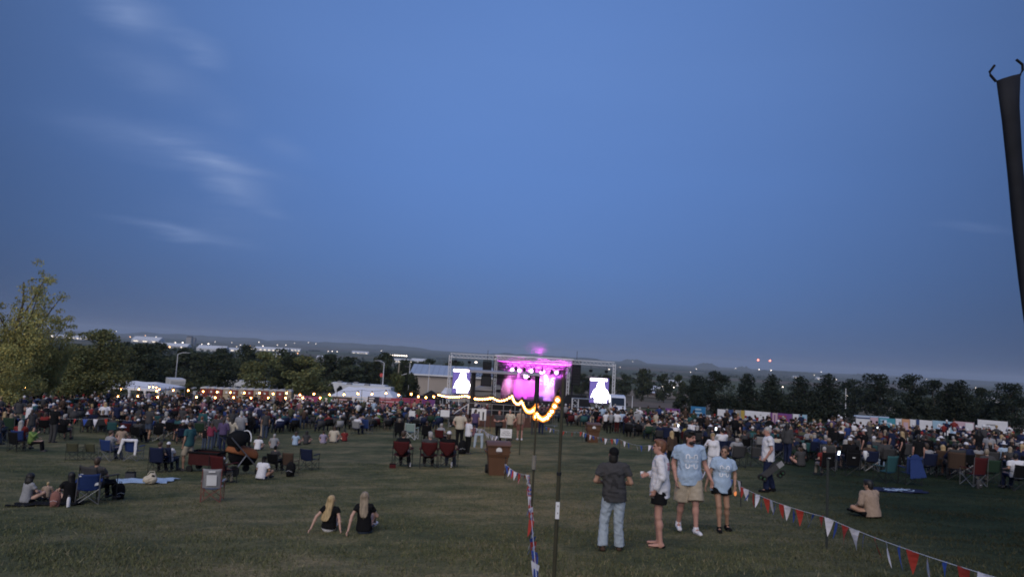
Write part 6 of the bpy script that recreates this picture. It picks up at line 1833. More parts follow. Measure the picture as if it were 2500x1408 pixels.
# ---- crowd figures: a few poses, shared meshes
def seated(lean=-.10, fwd=0.0, turn=0.0, fem=False, arms=0, w=1.0):
    P = (0, -.06, .50); N = (turn * .05, -.06 + .52 * math.sin(lean) + fwd, .50 + .52 * math.cos(lean) * (1 - fwd * .6))
    rt = (math.cos(turn * .6), math.sin(turn * .6), 0)
    k = dict(KL=(-.13, .38, .52), KR=(.13, .38, .52), AL=(-.14, .46, .09), AR=(.14, .46, .09))
    sl = .17
    if arms == 0: a = dict(EL=(-.27, -.04, .74), ER=(.27, -.04, .74), WL=(-.25, .2, .68), WR=(.25, .2, .68))
    elif arms == 1: a = dict(EL=(-.24, .04, .74), ER=(.24, .04, .74), WL=(-.07, .22, .66), WR=(.07, .22, .66))
    else: a = dict(EL=(-.27, -.04, .74), ER=(.26, .06, .80), WL=(-.25, .2, .68), WR=(.15, .2, .98))
    return Pose(P, N, rt, yaw=turn, fem=fem, w=w, **k, **a)
def standing(fem=False, arms=0, w=1.0, yaw=0.0, step=0.0):
    a = {}
    if arms == 1: a = dict(EL=(-.27, .02, 1.14), ER=(.27, .02, 1.14), WL=(-.08, .2, 1.16), WR=(.08, .2, 1.12))
    if arms == 2: a = dict(ER=(.30, .02, 1.17), WR=(.18, .18, 1.32))
    if arms == 3: a = dict(EL=(-.33, -.05, 1.16), ER=(.33, -.05, 1.16), WL=(-.19, .04, .97), WR=(.19, .04, .97))
    return Pose(yaw=yaw, fem=fem, w=w, KL=(-.1, .02 + step, .5), AL=(-.1, step * 1.2 - .03, .085), KR=(.1, .02 - step * .3, .5), AR=(.1, -step * 1.0 - .03, .085 + abs(step) * .15), **a)
def ground_seated(fem=False, w=1.0, yaw=0.0, lean=.12):
    return Pose((0, 0, .11), (0, lean, .62), yaw=yaw, fem=fem, w=w, KL=(-.28, .34, .3), KR=(.28, .34, .3), AL=(-.1, .48, .09), AR=(.1, .52, .09), EL=(-.27, .14, .36), ER=(.27, .14, .36), WL=(-.14, .38, .3), WR=(.14, .38, .3))
POSES = {
    'sit_a': seated(), 'sit_b': seated(-.2, 0, .25, False, 1, 1.08), 'sit_c': seated(.05, .06, -.3, True, 0), 'sit_d': seated(-.08, 0, .1, True, 1, .95), 'sit_e': seated(-.05, .02, -.5, False, 2, 1.15),
    'stand_a': standing(), 'stand_b': standing(False, 1, 1.08), 'stand_c': standing(True, 2, .95, .4), 'stand_d': standing(True, 0, .95, -.5, .08), 'stand_e': standing(False, 3, 1.1, .2),
    'ground_a': ground_seated(), 'ground_b': ground_seated(True, .95, .3, .05)}
PM_ = {}
def pose_meshes(key, long=False, shorts=False):
    k = (key, long, shorts)
    if k not in PM_:
        p = POSES[key]; h = .026
        bk = ('b', key)
        if bk not in PM_: PM_[bk] = sdf_mesh('body', body_prims(p, False, False), .022)
        s, c = shirt(p, -.08, .65, .022, long); sk = ('s', key, long)
        if sk not in PM_: PM_[sk] = sdf_mesh('shirt', s, h, c, (.008, .16, len(key)))
        t, c2 = trousers(p, .85 if shorts else 1.0); tk = ('t', key, shorts)
        if tk not in PM_: PM_[tk] = sdf_mesh('trousers', t, h, c2, (.006, .16, 2))
        fk = ('f', key)
        if fk not in PM_: PM_[fk] = [sdf_mesh('shoe', shoes(p)[3 * i:3 * i + 3], .02) for i in (0, 1)]
        PM_[k] = (PM_[bk], PM_[sk], PM_[tk], PM_[fk])
    return PM_[k]

def crowd_person(loc, rz, key, skin, hairk, hairc, top, bottom, label, s=1.0, long=False, shorts=False, hatc=None, group='people in the crowd', shoe='charcoal', hide_shoes=False):
    b, sm, tm, fm = pose_meshes(key, long, shorts)
    o = obj('person', b, SKIN[skin]); o.location = loc; o.rotation_euler = (0, 0, rz); o.scale = (s, s, s)
    tag(o, label, 'person', group)
    obj('shirt', sm, cloth(top), o); obj('shorts' if shorts else 'trousers', tm, cloth(bottom), o)
    for q in ([] if hide_shoes else fm): obj('shoe', q, cloth(shoe), o)
    hm = POSES[key].head_matrix()
    if hairk in HATS:
        q = obj('hat', hair_mesh(hairk, .016), cloth(hatc or 'white'), o); q.matrix_local = hm
        q2 = obj('hair', hair_mesh('nape', .016), HAIRC[hairc], o); q2.matrix_local = hm
    else:
        q = obj('hair', hair_mesh(hairk, .016), HAIRC[hairc], o); q.matrix_local = hm
    return o

# ------------------------------------------------------------------ where the crowd sits (edges read off the lawn)
NEAR_L = [(-150, 1112), (60, 1098), (130, 1090), (300, 1086), (420, 1088), (470, 1078), (620, 1076), (700, 1062), (880, 1052), (960, 1056), (1100, 1048), (1170, 1034), (1205, 1018)]
NEAR_R = [(1385, 1034), (1400, 1050), (1480, 1060), (1560, 1072), (1650, 1092), (1760, 1112), (1900, 1132), (2000, 1150), (2100, 1150), (2200, 1164), (2350, 1166), (2520, 1180)]
def crowd_spots():
    spots = []
    g = random.Random(11)
    y = 22.0
    while y < 101:
        x = -0.80 * y; row = g.uniform(0, 1)
        while x < 0.78 * y:
            xx = x + g.uniform(-.22, .22); yy = y + g.uniform(-.35, .35)
            zz = Hf(xx, yy); px, py = pixel(Vector((xx, yy, zz)))
            x += g.uniform(.78, 1.15)
            ok = False
            if px <= 1205:
                ne = np.interp(px, *zip(*NEAR_L)); ok = py < ne and yy < (86 if px < 400 else 95)
                if 150 < px < 1000 and g.random() < .12: ok = False
            elif px >= 1385:
                ne = np.interp(px, *zip(*NEAR_R)); ok = py < ne and yy < yR(px) - (9 if px > 1700 else 3)
            # gaps: paths through the crowd
            if 1195 < px < 1390: ok = yy > 68 and yy < 96
            if ok and 1130 < px < 1335 and 60 < yy < 68: ok = False
            if ok and 1145 < px < 1200 and 54 < yy < 60: ok = False
            if ok and 1040 < px < 1120 and 45 < yy < 52: ok = False
            if ok and g.random() < .13: ok = False
            if ok and math.sin(xx * .45 + 1.7 * math.sin(yy * .3)) > .9: ok = False
            if ok and math.sin(xx * .21 + yy * .33) + math.sin(xx * .5 - yy * .17 + 2) > 1.25 and g.random() < .7: ok = False
            if ok: spots.append((xx, yy, zz, px, py))
        y += g.uniform(1.15, 1.5) * (1 + max(0, y - 40) * .006)
    return spots
SPOTS = crowd_spots()
SPOTS.sort(key=lambda s: s[1])
def zone(px):
    for lim, n in ((170, 'near the loose tree'), (395, 'near the banquet tent'), (560, 'near the red toilets'), (720, 'near the tan toilets'), (900, 'near the long tent'), (1070, 'near the faded banners'), (1205, 'near the booth stairs'),
                   (1390, 'before the stage'), (1560, 'near the white van'), (1690, 'near the blue banner'), (1830, 'near the navy banner'), (1980, 'near the purple banner'), (2100, 'near the fence gap'), (2240, 'near the teal banner'), (2390, 'near the arch banner'), (9999, 'near the last banner')):
        if px < lim: return n
TOPS = ['white', 'light grey', 'charcoal', 'black', 'navy', 'royal blue', 'light blue', 'teal', 'dark green', 'olive', 'red', 'dark red', 'pink', 'purple', 'lilac', 'tan', 'brown', 'cream', 'orange', 'yellow', 'salmon']
TOPW = [5, 5, 20, 28, 19, 2.5, 2.5, 3, 4, 6, 2.5, 6, 1, 2.5, 1, 5, 6, 3, .8, .4, 1]
HK = ['short', 'crew', 'long', 'tail', 'bun', 'curly', 'wavy', 'cap', 'backcap', 'sunhat', 'cowboy']
HKW = [12, 8, 15, 7, 5, 5, 6, 18, 4, 4, 3]
HNAME = {'short': '{} hair', 'crew': 'cropped {} hair', 'long': 'long {} hair', 'tail': '{} ponytail', 'bun': '{} hair bun', 'curly': 'curly {} hair', 'wavy': 'wavy {} hair'}
def look(g, px, used):
    for _ in range(200):
        top = g.choices(TOPS, TOPW)[0]; hk = g.choices(HK, HKW)[0]; hc = g.choices(list(HAIRC), [12, 11, 2, 3, 2, 4])[0]; hat = g.choices(['white', 'black', 'navy', 'red', 'tan', 'charcoal'], [7, 4, 3, 2, 3, 2])[0]
        hn = {'cap': f'{hat} cap', 'backcap': f'backwards {hat} cap', 'sunhat': f'{hat} sun hat', 'cowboy': f'{hat} brimmed hat'}.get(hk) or HNAME[hk].format(hc)
        key = (top, hn, zone(px))
        if key not in used:
            used.add(key); return top, hk, hc, hat, hn
    return top, hk, hc, hat, hn
def build_crowd():
    g = random.Random(3); used = set()
    near, far = SPOTS[:NEAR_N], SPOTS[NEAR_N:]
    for x, y, z, px, py in near:
        top, hk, hc, hat, hn = look(g, px, used); zn = zone(px)
        u = g.random(); rz = g.gauss(0, .25) - math.atan2(x - 3, 105 - y) * .8
        s = g.uniform(.92, 1.08); long = g.random() < .25; sh = g.random() < .35
        bt = g.choice(['denim', 'black', 'navy', 'khaki', 'charcoal', 'denim'])
        sk = g.choices(['fair', 'tan', 'deep', 'rosy'], [5, 4, 1, 4])[0]
        if u < .80:
            key = g.choice(['sit_a', 'sit_b', 'sit_c', 'sit_d', 'sit_e', 'sit_a'])
            crowd_person((x, y, z), rz, key, sk, hk, hc, top, bt, f'person in {top} top with {hn} seated {zn}', s, long, sh, hat, hide_shoes=y > 45)
            cc = g.choices(CHAIRC, [13, 15, 2.5, 3, 11, 3, 2, 3, .8, .2, 2])[0]
            chair((x, y, z), rz, cc, g.choice(['quad', 'quad', 'high', 'sling']), f'{cc} camp chair of person in {top} with {hn} {zn.replace("the ", "")}', 'camp chairs in the crowd', frame=tube_g if g.random() < .3 else None, s=s * g.uniform(.95, 1.05), simple=y > 45)
        elif u < .92:
            crowd_person((x, y, z), rz + g.uniform(-1.4, 1.4), g.choice(['stand_a', 'stand_b', 'stand_c', 'stand_d', 'stand_e']), sk, hk, hc, top, bt, f'person in {top} top with {hn} standing {zn}', s, long, sh, hat)
        else:
            crowd_person((x, y, z), rz + g.uniform(-.4, .4), g.choice(['ground_a', 'ground_b']), sk, hk, hc, top, bt, f'person in {top} top with {hn} sitting on grass {zn}', s, long, sh, hat)
    # the rest of the crowd: one mass of people and one of chairs
    def lowpoly():
        b = MB(); col = []
        def add(fn, c):
            n0 = len(b.v); fn(); col.extend([c] * (len(b.v) - n0))
        add(lambda: b.lathe([(.15, .42), (.17, .62), (.2, .86), (.16, .98), (.07, 1.03)], 8, (0, -.05, 0)), 0)
        for s in (-1, 1):
            add(lambda: b.tube((s * .2, -.08, .92), (s * .27, 0, .68), .06, .045, 5), 0)
            add(lambda: b.tube((s * .27, 0, .68), (s * .22, .22, .62), .045, .03, 5), 1)
            add(lambda: b.tube((s * .1, -.02, .5), (s * .13, .4, .52), .09, .07, 5), 3)
            add(lambda: b.tube((s * .13, .4, .52), (s * .13, .44, .03), .065, .05, 5), 3)
        add(lambda: b.tube((0, -.06, 1.0), (0, -.05, 1.08), .055, .05, 6), 1)
        add(lambda: b.ball((0, -.03, 1.17), .098, 8, 5, .9, 1, 1.15), 1)
        add(lambda: b.ball((0, -.055, 1.20), .103, 8, 4, .95, 1, 1.08), 2)
        return np.array(b.v), [list(f) for f in b.f], np.array(col)
    V0, F0_, C0 = lowpoly()
    T0 = []
    for f in F0_:
        for i in range(1, len(f) - 1): T0.append((f[0], f[i], f[i + 1]))
    T0 = np.array(T0)
    b = MB(); b.box((0, -.32, .68), (.54, .04, .46)); b.box((0, 0, .43), (.54, .5, .04)); 
    for sx in (-.27, .27):
        for sy in (-.28, .26): b.tube((sx, sy, 0), (sx, sy, .63), .012, n=3)
    VC = np.array(b.v); TC = np.array([(f[0], f[i], f[i + 1]) for f in b.f for i in range(1, len(f) - 1)])
    gr = np.random.default_rng(9)
    Vs, Ts, Cs, Vc, Tc, Cc = [], [], [], [], [], []; o = oc = 0
    skins = np.array([(.52, .32, .24), (.40, .23, .155), (.5, .27, .21)]); hairs = np.array([(.055, .033, .02), (.015, .012, .01), (.34, .245, .12), (.36, .34, .32), (.7, .7, .72), (.65, .64, .66), (.03, .04, .1), (.3, .03, .03)])
    tw = np.array(TOPW) / sum(TOPW)
    for x, y, z, px, py in far:
        a = gr.normal(0, .3) - math.atan2(x - 3, 105 - y) * .8; c_, s_ = math.cos(a), math.sin(a); sc = gr.uniform(.9, 1.1)
        M_ = np.array([[c_, -s_, 0], [s_, c_, 0], [0, 0, 1]]).T * sc
        st = gr.random() < .10
        V = V0 * np.array([gr.uniform(.9, 1.15), 1, 1]); 
        if st: V = V + np.array([0, 0, .42]) * (V[:, 2:3] > .3)
        Vs.append(V @ M_ + (x, y, z)); Ts.append(T0 + o); o += len(V)
        pal = np.array([CLOTH[TOPS[gr.choice(len(TOPS), p=tw)]], skins[gr.integers(3)], hairs[gr.choice(8, p=[.34, .27, .05, .10, .09, .05, .06, .04])], CLOTH[['denim', 'black', 'navy', 'khaki'][gr.integers(4)]]])
        Cs.append(pal[C0])
        if not st:
            Vc.append(VC @ M_ + (x, y, z)); Tc.append(TC + oc); oc += len(VC); Cc.append(np.repeat(np.array([CLOTH[CHAIRC[gr.choice(9, p=[.24, .28, .05, .06, .2, .05, .04, .07, .01])]]]), len(VC), 0))
    def mass(name, V, T, C, label, cat):
        V, T, C = np.concatenate(V), np.concatenate(T), np.concatenate(C)
        me = np_mesh(name, V, T, True); ca = me.color_attributes.new('tint', 'FLOAT_COLOR', 'POINT')
        ca.data.foreach_set('color', np.concatenate([C, np.ones((len(C), 1))], 1).astype(np.float32).ravel())
        m = bpy.data.materials.new(name); m.use_nodes = True; nt = m.node_tree; bs = nt.nodes['Principled BSDF']; bs.inputs['Roughness'].default_value = .85; bs.inputs['Specular IOR Level'].default_value = .15
        va = nt.nodes.new('ShaderNodeVertexColor'); va.layer_name = 'tint'; nt.links.new(va.outputs[0], bs.inputs['Base Color'])
        q = obj(name, me, m); q['kind'] = 'stuff'; q['label'] = label; q['category'] = cat
    mass('crowd', Vs, Ts, Cs, 'dense seated concert crowd filling the lawn before the stage', 'crowd')
    mass('crowd_chairs', Vc, Tc, Cc, 'camp chairs packed among the distant concert crowd', 'chairs')
    print('CROWD', len(near), len(far))
NEAR_N = 250
build_crowd()
# ------------------------------------------------------------------ the people nearest the camera
def fit(px, feet, top, mh, lo=.5, hi=1.25):
    p = gp(px, feet); s = (at(px, top, p.y).z - p.z) / mh
    return p, max(lo, min(hi, s))

def eyes_mouth(o, p, brow='brown'):
    H4 = p.head_matrix()
    b = MB()
    for sx in (-1, 1):
        b = MB(); b.ball((sx * .03, .083, .006), .0105, 8, 5, 1.25, .7, .8); e = b.build('eye', mat('eye_dark', (.03, .025, .02), .25, 0, spec=.5), o); e.matrix_local = H4
        b = MB(); b.path([(sx * .014, .097, .026), (sx * .032, .096, .03), (sx * .048, .085, .025)], .0045, 5); e = b.build('eyebrow', HAIRC[brow], o); e.matrix_local = H4
    b = MB(); b.path([(-.02, .087, -.056), (0, .0965, -.059), (.02, .087, -.056)], .0045, 5); e = b.build('mouth', mat('lips', (.33, .12, .1), .5, .05, 20), o); e.matrix_local = H4

def hero(px, feet, top, pose, rz, skin, hairk, hairc, shirt_c, bottom_c, label, mh=1.74, h=.0105, long=False, leg=1.0, loose=.024, hem=-.10, sleeve=.62, shoe='white', hat=None, hatc='black', face=None, sleeveless=False,
         flare=0.0, bot_loose=.014, cat='person', beard=False, group='people in front', bottom_name=None, seed=1, shoe_s=1.0):
    p, s = fit(px, feet, top, mh)
    o = obj('person', sdf_mesh('body', body_prims(pose, True, True), h), SKIN[skin]); o.location = p; o.rotation_euler = (0, 0, rz); o.scale = (s, s, s)
    tag(o, label, cat, group)
    sp, cu = shirt(pose, hem, sleeve, loose, long, sleeveless=sleeveless, bl=bot_loose)
    sh = obj('shirt', sdf_mesh('shirt', sp, .012, cu, (.010, .17, seed)), cloth(shirt_c), o)
    tp, cu = trousers(pose, leg, bot_loose, flare=flare)
    tr = obj(bottom_name or ('trousers' if leg >= 1 else 'shorts'), sdf_mesh('trousers', tp, .012, cu, (.010 if leg >= 1 else .006, .15, seed + 3)), cloth(bottom_c), o)
    if shoe:
        for A, T in ((pose.AL, pose.TL), (pose.AR, pose.TR)):
            q = Pose(); q.AL = q.AR = A; q.TL = q.TR = T
            obj('shoe', sdf_mesh('shoe', shoes(q, shoe_s)[:3] if shoe_s == 1 else shoes(q, shoe_s)[2:3], .01), cloth(shoe), o)
    hm = pose.head_matrix()
    if hat: q = obj('hat', hair_mesh(hat, .009), cloth(hatc), o); q.matrix_local = hm
    if hairk: q = obj('hair', hair_mesh(hairk, .009), HAIRC[hairc], o); q.matrix_local = hm
    if face: eyes_mouth(o, pose, face)
    if beard:
        q = obj('beard', sdf_mesh('beard', [ell((0, .03, -.072), (.056, .062, .05)), cap((-.022, .085, -.044), (.022, .085, -.044), .008, .008, .01)], .008, [((0, .035, -.04), nrm((0, -1, .35)))]), HAIRC['black'], o); q.matrix_local = hm
    o['fit'] = round(s, 3)
    print('HERO', label[:30], 'scale', round(s, 3), 'dist', round(p.y, 1))
    return o, sh

def decal(shirt_o, pts_list, faces_list, axis, m, name='shirt_print', off=.006):
    """lay flat print shapes on the shirt by casting along axis (+1: on the back, shot towards +Y; -1: on the chest)"""
    me = shirt_o.data
    bv = BVHTree.FromPolygons([v.co for v in me.vertices], [list(q.vertices) for q in me.polygons])
    b = MB()
    for pts, fs in zip(pts_list, faces_list):
        vs = []
        for x, z in pts:
            hit = bv.ray_cast(Vector((x, -1.0 * axis, z)), Vector((0, axis, 0)))
            y = hit[0].y if hit[0] else 0.0
            vs.append((x, y - off * axis, z))
        b.add(vs, fs)
    return b.build(name, m, shirt_o)

def ribbon(path, w):
    pts, fs = [], []
    for i, (x, z) in enumerate(path):
        x0, z0 = path[max(0, i - 1)]; x1, z1 = path[min(len(path) - 1, i + 1)]
        d = math.hypot(x1 - x0, z1 - z0) or 1; nx, nz = -(z1 - z0) / d, (x1 - x0) / d
        pts += [(x - nx * w, z - nz * w), (x + nx * w, z + nz * w)]
    fs = [(2 * i, 2 * i + 1, 2 * i + 3, 2 * i + 2) for i in range(len(path) - 1)]
    return pts, fs
def horseshoe(cx, cz, r, h_, up):
    a = np.linspace(0, math.pi, 9)
    arc = [(cx + r * math.cos(t), cz + up * (h_ + r * math.sin(t))) for t in a]
    return [(cx + r, cz)] + arc + [(cx - r, cz)]

# man with the dark cap, seen from behind
A = Pose(P=(.03, 0, .948), N=(-.005, .0, 1.466), tilt=.08, EL=(-.30, -.02, 1.155), ER=(.30, -.02, 1.155), WL=(-.17, .19, 1.10), WR=(.17, .19, 1.10), KL=(-.125, .02, .5), KR=(.115, .0, .5), AL=(-.14, -.05, .085), AR=(.15, .03, .085), w=1.04, nod=.05)
oA, sA = hero(1490, 1343, 1090, A, R(-4), 'tan', 'nape', 'black', 'charcoal', 'pale denim', 'man in charcoal shirt, dark cap and pale jeans seen from behind', hat='backcap', hatc='black', shoe='brown', flare=.018, bot_loose=.018, hem=-.12, seed=4, loose=.03)
prt = mat('print_dark', (.03, .03, .032), .8, .1, 30)
arc = [(.12 * math.cos(t), 1.20 + .12 * math.sin(t)) for t in np.linspace(.5, math.pi - .5, 9)]
sil = [(-.045, 1.06), (-.05, 1.12), (-.035, 1.17), (-.03, 1.21), (0, 1.235), (.03, 1.21), (.04, 1.16), (.075, 1.15), (.08, 1.09), (.07, 1.06)]
P_, F_ = ribbon(arc, .018); base = [(x, .985 + .03 * k) for k in (0, 1) for x in np.linspace(-.09, .09, 6)]
ring = [(-.005, 1.12)] + sil
for q, f in ((P_, F_), (ring, [(0, i, i + 1) for i in range(1, len(sil))]), (base, [(i, i + 1, 7 + i, 6 + i) for i in range(5)])): decal(sA, [q], [f], 1, prt)

# young man in white, in profile
B = Pose(EL=(-.235, -.06, 1.16), WL=(-.2, .05, .93), ER=(.24, .05, 1.16), WR=(.12, .22, 1.12), KL=(-.085, .0, .5), KR=(.085, .03, .5), AL=(-.09, -.05, .085), AR=(.09, .0, .085), yaw=.12, nod=.02, w=.95)
oB, sB = hero(1606, 1335, 1070, B, R(72), 'rosy', 'short', 'auburn', 'white', 'black', 'young man in white long sleeves and black shorts standing in profile', long=True, leg=.5, loose=.03, hem=-.15, shoe='black', bot_loose=.03, face='auburn', seed=7, shoe_s=.8)
for i in range(5):
    q = ribbon([(x, 1.36 - .026 * i) for x in np.linspace(-.11, -.01, 5)], .006); decal(sB, [q[0]], [q[1]], 1, mat('print_red', (.5, .12, .14), .7, 0))
p = oB.location
c = obj('drink_cup', MB().lathe([(.03, 0), (.036, .1), (.03, .102), (.028, .02)], 10).mesh('drink_cup', True), white_p); w = oB.matrix_basis @ Vector((.12, .31, 1.06)); c.location = w
tag(c, 'white drink cup held out by the young man in white', 'cup')

# couple in light blue shirts
C = Pose(P=(-.015, 0, .95), N=(.005, .03, 1.47), yaw=.55, EL=(-.29, -.02, 1.15), WL=(-.375, .07, .92), handL=(-.1, .0, -.4), ER=(.255, -.04, 1.15), WR=(.23, .05, .89), KL=(-.1, .13, .52), AL=(-.11, .16, .11), KR=(.1, -.02, .49), AR=(.1, -.16, .13), toeR=(.12, .0, .05), w=1.06)
oC, sC = hero(1676, 1299, 1047, C, R(183), 'rosy', 'wavy', 'black', 'light blue', 'khaki', 'bearded man in light blue shirt and khaki shorts walking', leg=.93, bot_loose=.034, loose=.03, hem=-.13, shoe='white', face='black', beard=True, seed=11)
Dp = Pose(fem=True, yaw=-.5, tilt=-.16, P=(.025, 0, .94), N=(-.02, .01, 1.455), EL=(-.26, -.03, 1.15), WL=(-.24, .06, .93), ER=(.255, .0, 1.15), WR=(.335, .06, .93), handR=(.1, 0, -.4), KL=(-.1, .02, .5), AL=(-.15, -.12, .10), KR=(.08, .10, .52), AR=(.06, .10, .09), w=.98)
oD, sD = hero(1760, 1296, 1083, Dp, R(178), 'tan', 'tail', 'brown', 'light blue', 'black', 'woman in light blue shirt and black shorts smiling up at the man', leg=.42, bot_loose=.026, loose=.034, hem=-.16, shoe='black', face='brown', seed=13)
wpr = mat('print_white', (.85, .86, .9), .7, 0)
for sh, k in ((sC, 1.0), (sD, .92)):
    shapes = [ribbon(horseshoe(sx * .068 * k, 1.26, .028 * k, .045 * k, 1), .0085) for sx in (-1, 1)] + [ribbon(horseshoe(sx * .068 * k, 1.175, .028 * k, .045 * k, -1), .0085) for sx in (-1, 1)]
    shapes += [ribbon([(x, 1.285) for x in np.linspace(-.03, .03, 4)], .006), ribbon([(x, 1.15) for x in np.linspace(-.03, .03, 4)], .006)]
    for q in shapes: decal(sh, [q[0]], [q[1]], -1, wpr)
    me = text_mesh('VOLUNTEER', .046 * k, 0.0)
    bv = BVHTree.FromPolygons([v.co for v in sh.data.vertices], [list(q.vertices) for q in sh.data.polygons])
    for v in me.vertices:
        x, z = -v.co.x, 1.203 + v.co.y
        hit = bv.ray_cast(Vector((x, 1.0, z)), Vector((0, -1, 0)))
        v.co = Vector((x, (hit[0].y if hit[0] else .15) + .006, z))
    obj('lettering', me, wpr, sh)

# older man carrying a folded wagon
Fp = Pose(EL=(-.25, -.04, 1.15), WL=(-.2, .09, .92), ER=(.25, -.03, 1.15), WR=(.2, .1, .92), nod=-.18, KL=(-.09, .05, .5), AL=(-.1, .05, .085), KR=(.09, -.05, .5), AR=(.09, -.16, .1), w=1.05)
oF, sF = hero(1873, 1200, 1040, Fp, R(82), 'rosy', 'crew', 'grey', 'white', 'navy', 'older grey-haired man in white shirt carrying a folded wagon', h=.013, loose=.03, hem=-.13, shoe='black', bot_loose=.022, face='grey', seed=17)
def folded_wagon():
    p = oF.location.copy(); s = oF.scale[0]
    t = thing('folded_wagon', 'folded grey wagon with green wheels carried by the older man', 'wagon', (p.x + .02, p.y - .24, p.z + .5), 0); t.scale = (.78, .8, .78)
    M_ = Matrix.Rotation(R(-38), 3, 'Y')
    b = MB(); b.box((0, 0, .22), (.86, .16, .2), m=M_); b.build('folded_body', cloth('charcoal'), t)
    b = MB(); b.box((.3, -.09, .45), (.24, .03, .18), m=M_); b.build('pocket', cloth('light grey'), t)
    b = MB(); b.tube(M_ @ Vector((-.45, 0, .1)) + Vector((0, 0, .1)), M_ @ Vector((.5, 0, .3)) + Vector((0, 0, .12)), .015, n=6); b.build('handle_bar', metal_d, t)
    gm = mat('wheel_green', (.035, .10, .05), .6)
    for x, z in ((-.42, -.05), (-.28, -.1), (.30, .05), (.40, .15)):
        b = MB(); b.tube((x, -.1, z), (x, -.02, z), .105, n=12); wv = b.build('wheel', rubber, t)
        b = MB(); b.tube((x, -.11, z), (x, -.1, z), .035, n=8); b.build('hub', gm, wv)
folded_wagon()

# two girls on the grass
G1 = Pose((0, 0, .115), (.03, -.04, .62), yaw=-.55, fem=True, w=.92, EL=(-.30, -.12, .38), WL=(-.40, -.2, .10), ER=(.25, -.1, .36), WR=(.31, -.2, .10), handL=(-.1, -.2, -.12), handR=(.1, -.2, -.12), KL=(-.12, .42, .33), KR=(.12, .42, .33), AL=(-.1, .74, .09), AR=(.1, .76, .09))
G2 = Pose((0, 0, .115), (-.03, -.02, .66), yaw=.0, fem=True, w=.92, EL=(-.27, -.12, .40), WL=(-.31, -.22, .10), ER=(.25, .12, .38), WR=(.2, .34, .36), handL=(-.05, -.2, -.12), KL=(-.12, .42, .34), KR=(.12, .42, .34), AL=(-.1, .74, .09), AR=(.1, .76, .09))
HAIR_M['vlong', .009] = sdf_mesh('hair', [ell((0, -.025, .04), (.089, .106, .096)), cap((0, -.075, .0), (-.05, -.15, -.46), .09, .145, .04, ((0, 1, 0), .32)), cap((.055, -.03, 0), (.05, -.09, -.4), .04, .035, .04), cap((-.055, -.03, 0), (-.1, -.09, -.42), .045, .04, .04)], .009, [((0, .04, .03), nrm((0, 1, -.45)))], (.005, .06, 8))
HAIR_M['vlong2', .009] = sdf_mesh('hair', [ell((0, -.025, .04), (.088, .106, .096)), cap((0, -.075, .0), (.03, -.145, -.52), .09, .105, .04, ((0, 1, 0), .36)), cap((.055, -.03, 0), (.06, -.08, -.4), .04, .03, .04), cap((-.055, -.03, 0), (-.06, -.07, -.3), .04, .025, .04)], .009, [((0, .04, .03), nrm((0, 1, -.45)))], (.005, .06, 9))
hero(802, 1297, 1207, G1, R(4), 'fair', 'vlong', 'blond', 'black', 'white', 'girl with long golden hair sitting on grass, leaning on both arms', mh=.885, leg=.35, loose=.014, hem=-.02, shoe='white', sleeve=.45, seed=21)
hero(888, 1302, 1199, G2, R(0), 'fair', 'vlong2', 'ash', 'black', 'denim', 'girl with long ash-brown hair sitting on grass, leaning on one arm', mh=.925, leg=.5, loose=.014, hem=-.04, shoe='white', sleeve=.5, seed=22)

# man in tan shirt alone on the grass
G3 = Pose((0, 0, .115), (-.02, .10, .63), yaw=.5, nod=-.1, w=1.06, EL=(-.29, .06, .34), WL=(-.22, .3, .2), ER=(.27, .2, .34), WR=(.12, .42, .28), KL=(-.36, .26, .2), KR=(.3, .36, .28), AL=(-.02, .5, .09), AR=(-.12, .56, .1))
hero(2130, 1263, 1172, G3, R(14), 'tan', 'wavy', 'black', 'tan', 'black', 'dark-haired man in tan long sleeves sitting alone on the grass', mh=.90, h=.013, long=True, loose=.032, hem=-.09, shoe='black', seed=25)

# ------------------------------------------------------------------ second row of people and their chairs
MH = {'sit': 1.29, 'sta': 1.74, 'gro': .90}
def cp(px, feet, top, key, rz, skin, hk, hc, topc, bot, label, long=False, shorts=False, hatc=None, group='people on the open lawn', shoe='charcoal'):
    p, s = fit(px, feet, top, MH[key[:3]], .45, 1.15)
    return crowd_person(p, rz, key, skin, hk, hc, topc, bot, label, s, long, shorts, hatc, group, shoe)
def ch(px, feet, top, rz, color, kind, label, frame=None, who=None, logo=False, hi=1.2):
    """a chair read off the photograph; who seats a person in it"""
    mh = {'quad': .9, 'high': 1.06, 'vee': .92, 'sling': .86}[kind]
    p, s = fit(px, feet, top, mh, .7, hi)
    t = chair(p, rz, color, kind, label, 'camp chairs on the open lawn', frame, s, False, logo)
    if who:
        key, skin, hk, hc, topc, bot, lb, hatc = who
        crowd_person(p, rz, key, skin, hk, hc, topc, bot, lb, s * .98, False, False, hatc, 'people on the open lawn')
    return t
red_t = cloth('dark red')
ch(981, 1140, 1073, R(-3), 'dark red', 'vee', 'dark red camp chair farthest from the brown bin', who=('sit_c', 'fair', 'short', 'brown', 'black', 'black', 'person in black top in the red chair farthest from the bin', None))
ch(1045, 1141, 1075, R(6), 'dark red', 'vee', 'dark red camp chair in the middle of three', who=('sit_b', 'fair', 'short', 'grey', 'charcoal', 'black', 'person in charcoal coat in the middle red chair', None))
ch(1093, 1141, 1075, R(-6), 'dark red', 'vee', 'dark red camp chair nearest the brown bin', who=('sit_a', 'fair', 'cap', 'brown', 'black', 'denim', 'person in black hoodie and white cap in the red chair nearest the bin', 'white'))
ch(1004, 1072, 1031, R(-10), 'mint', 'quad', 'pale mint camp chair with white frame behind the red chairs', frame=white_p)
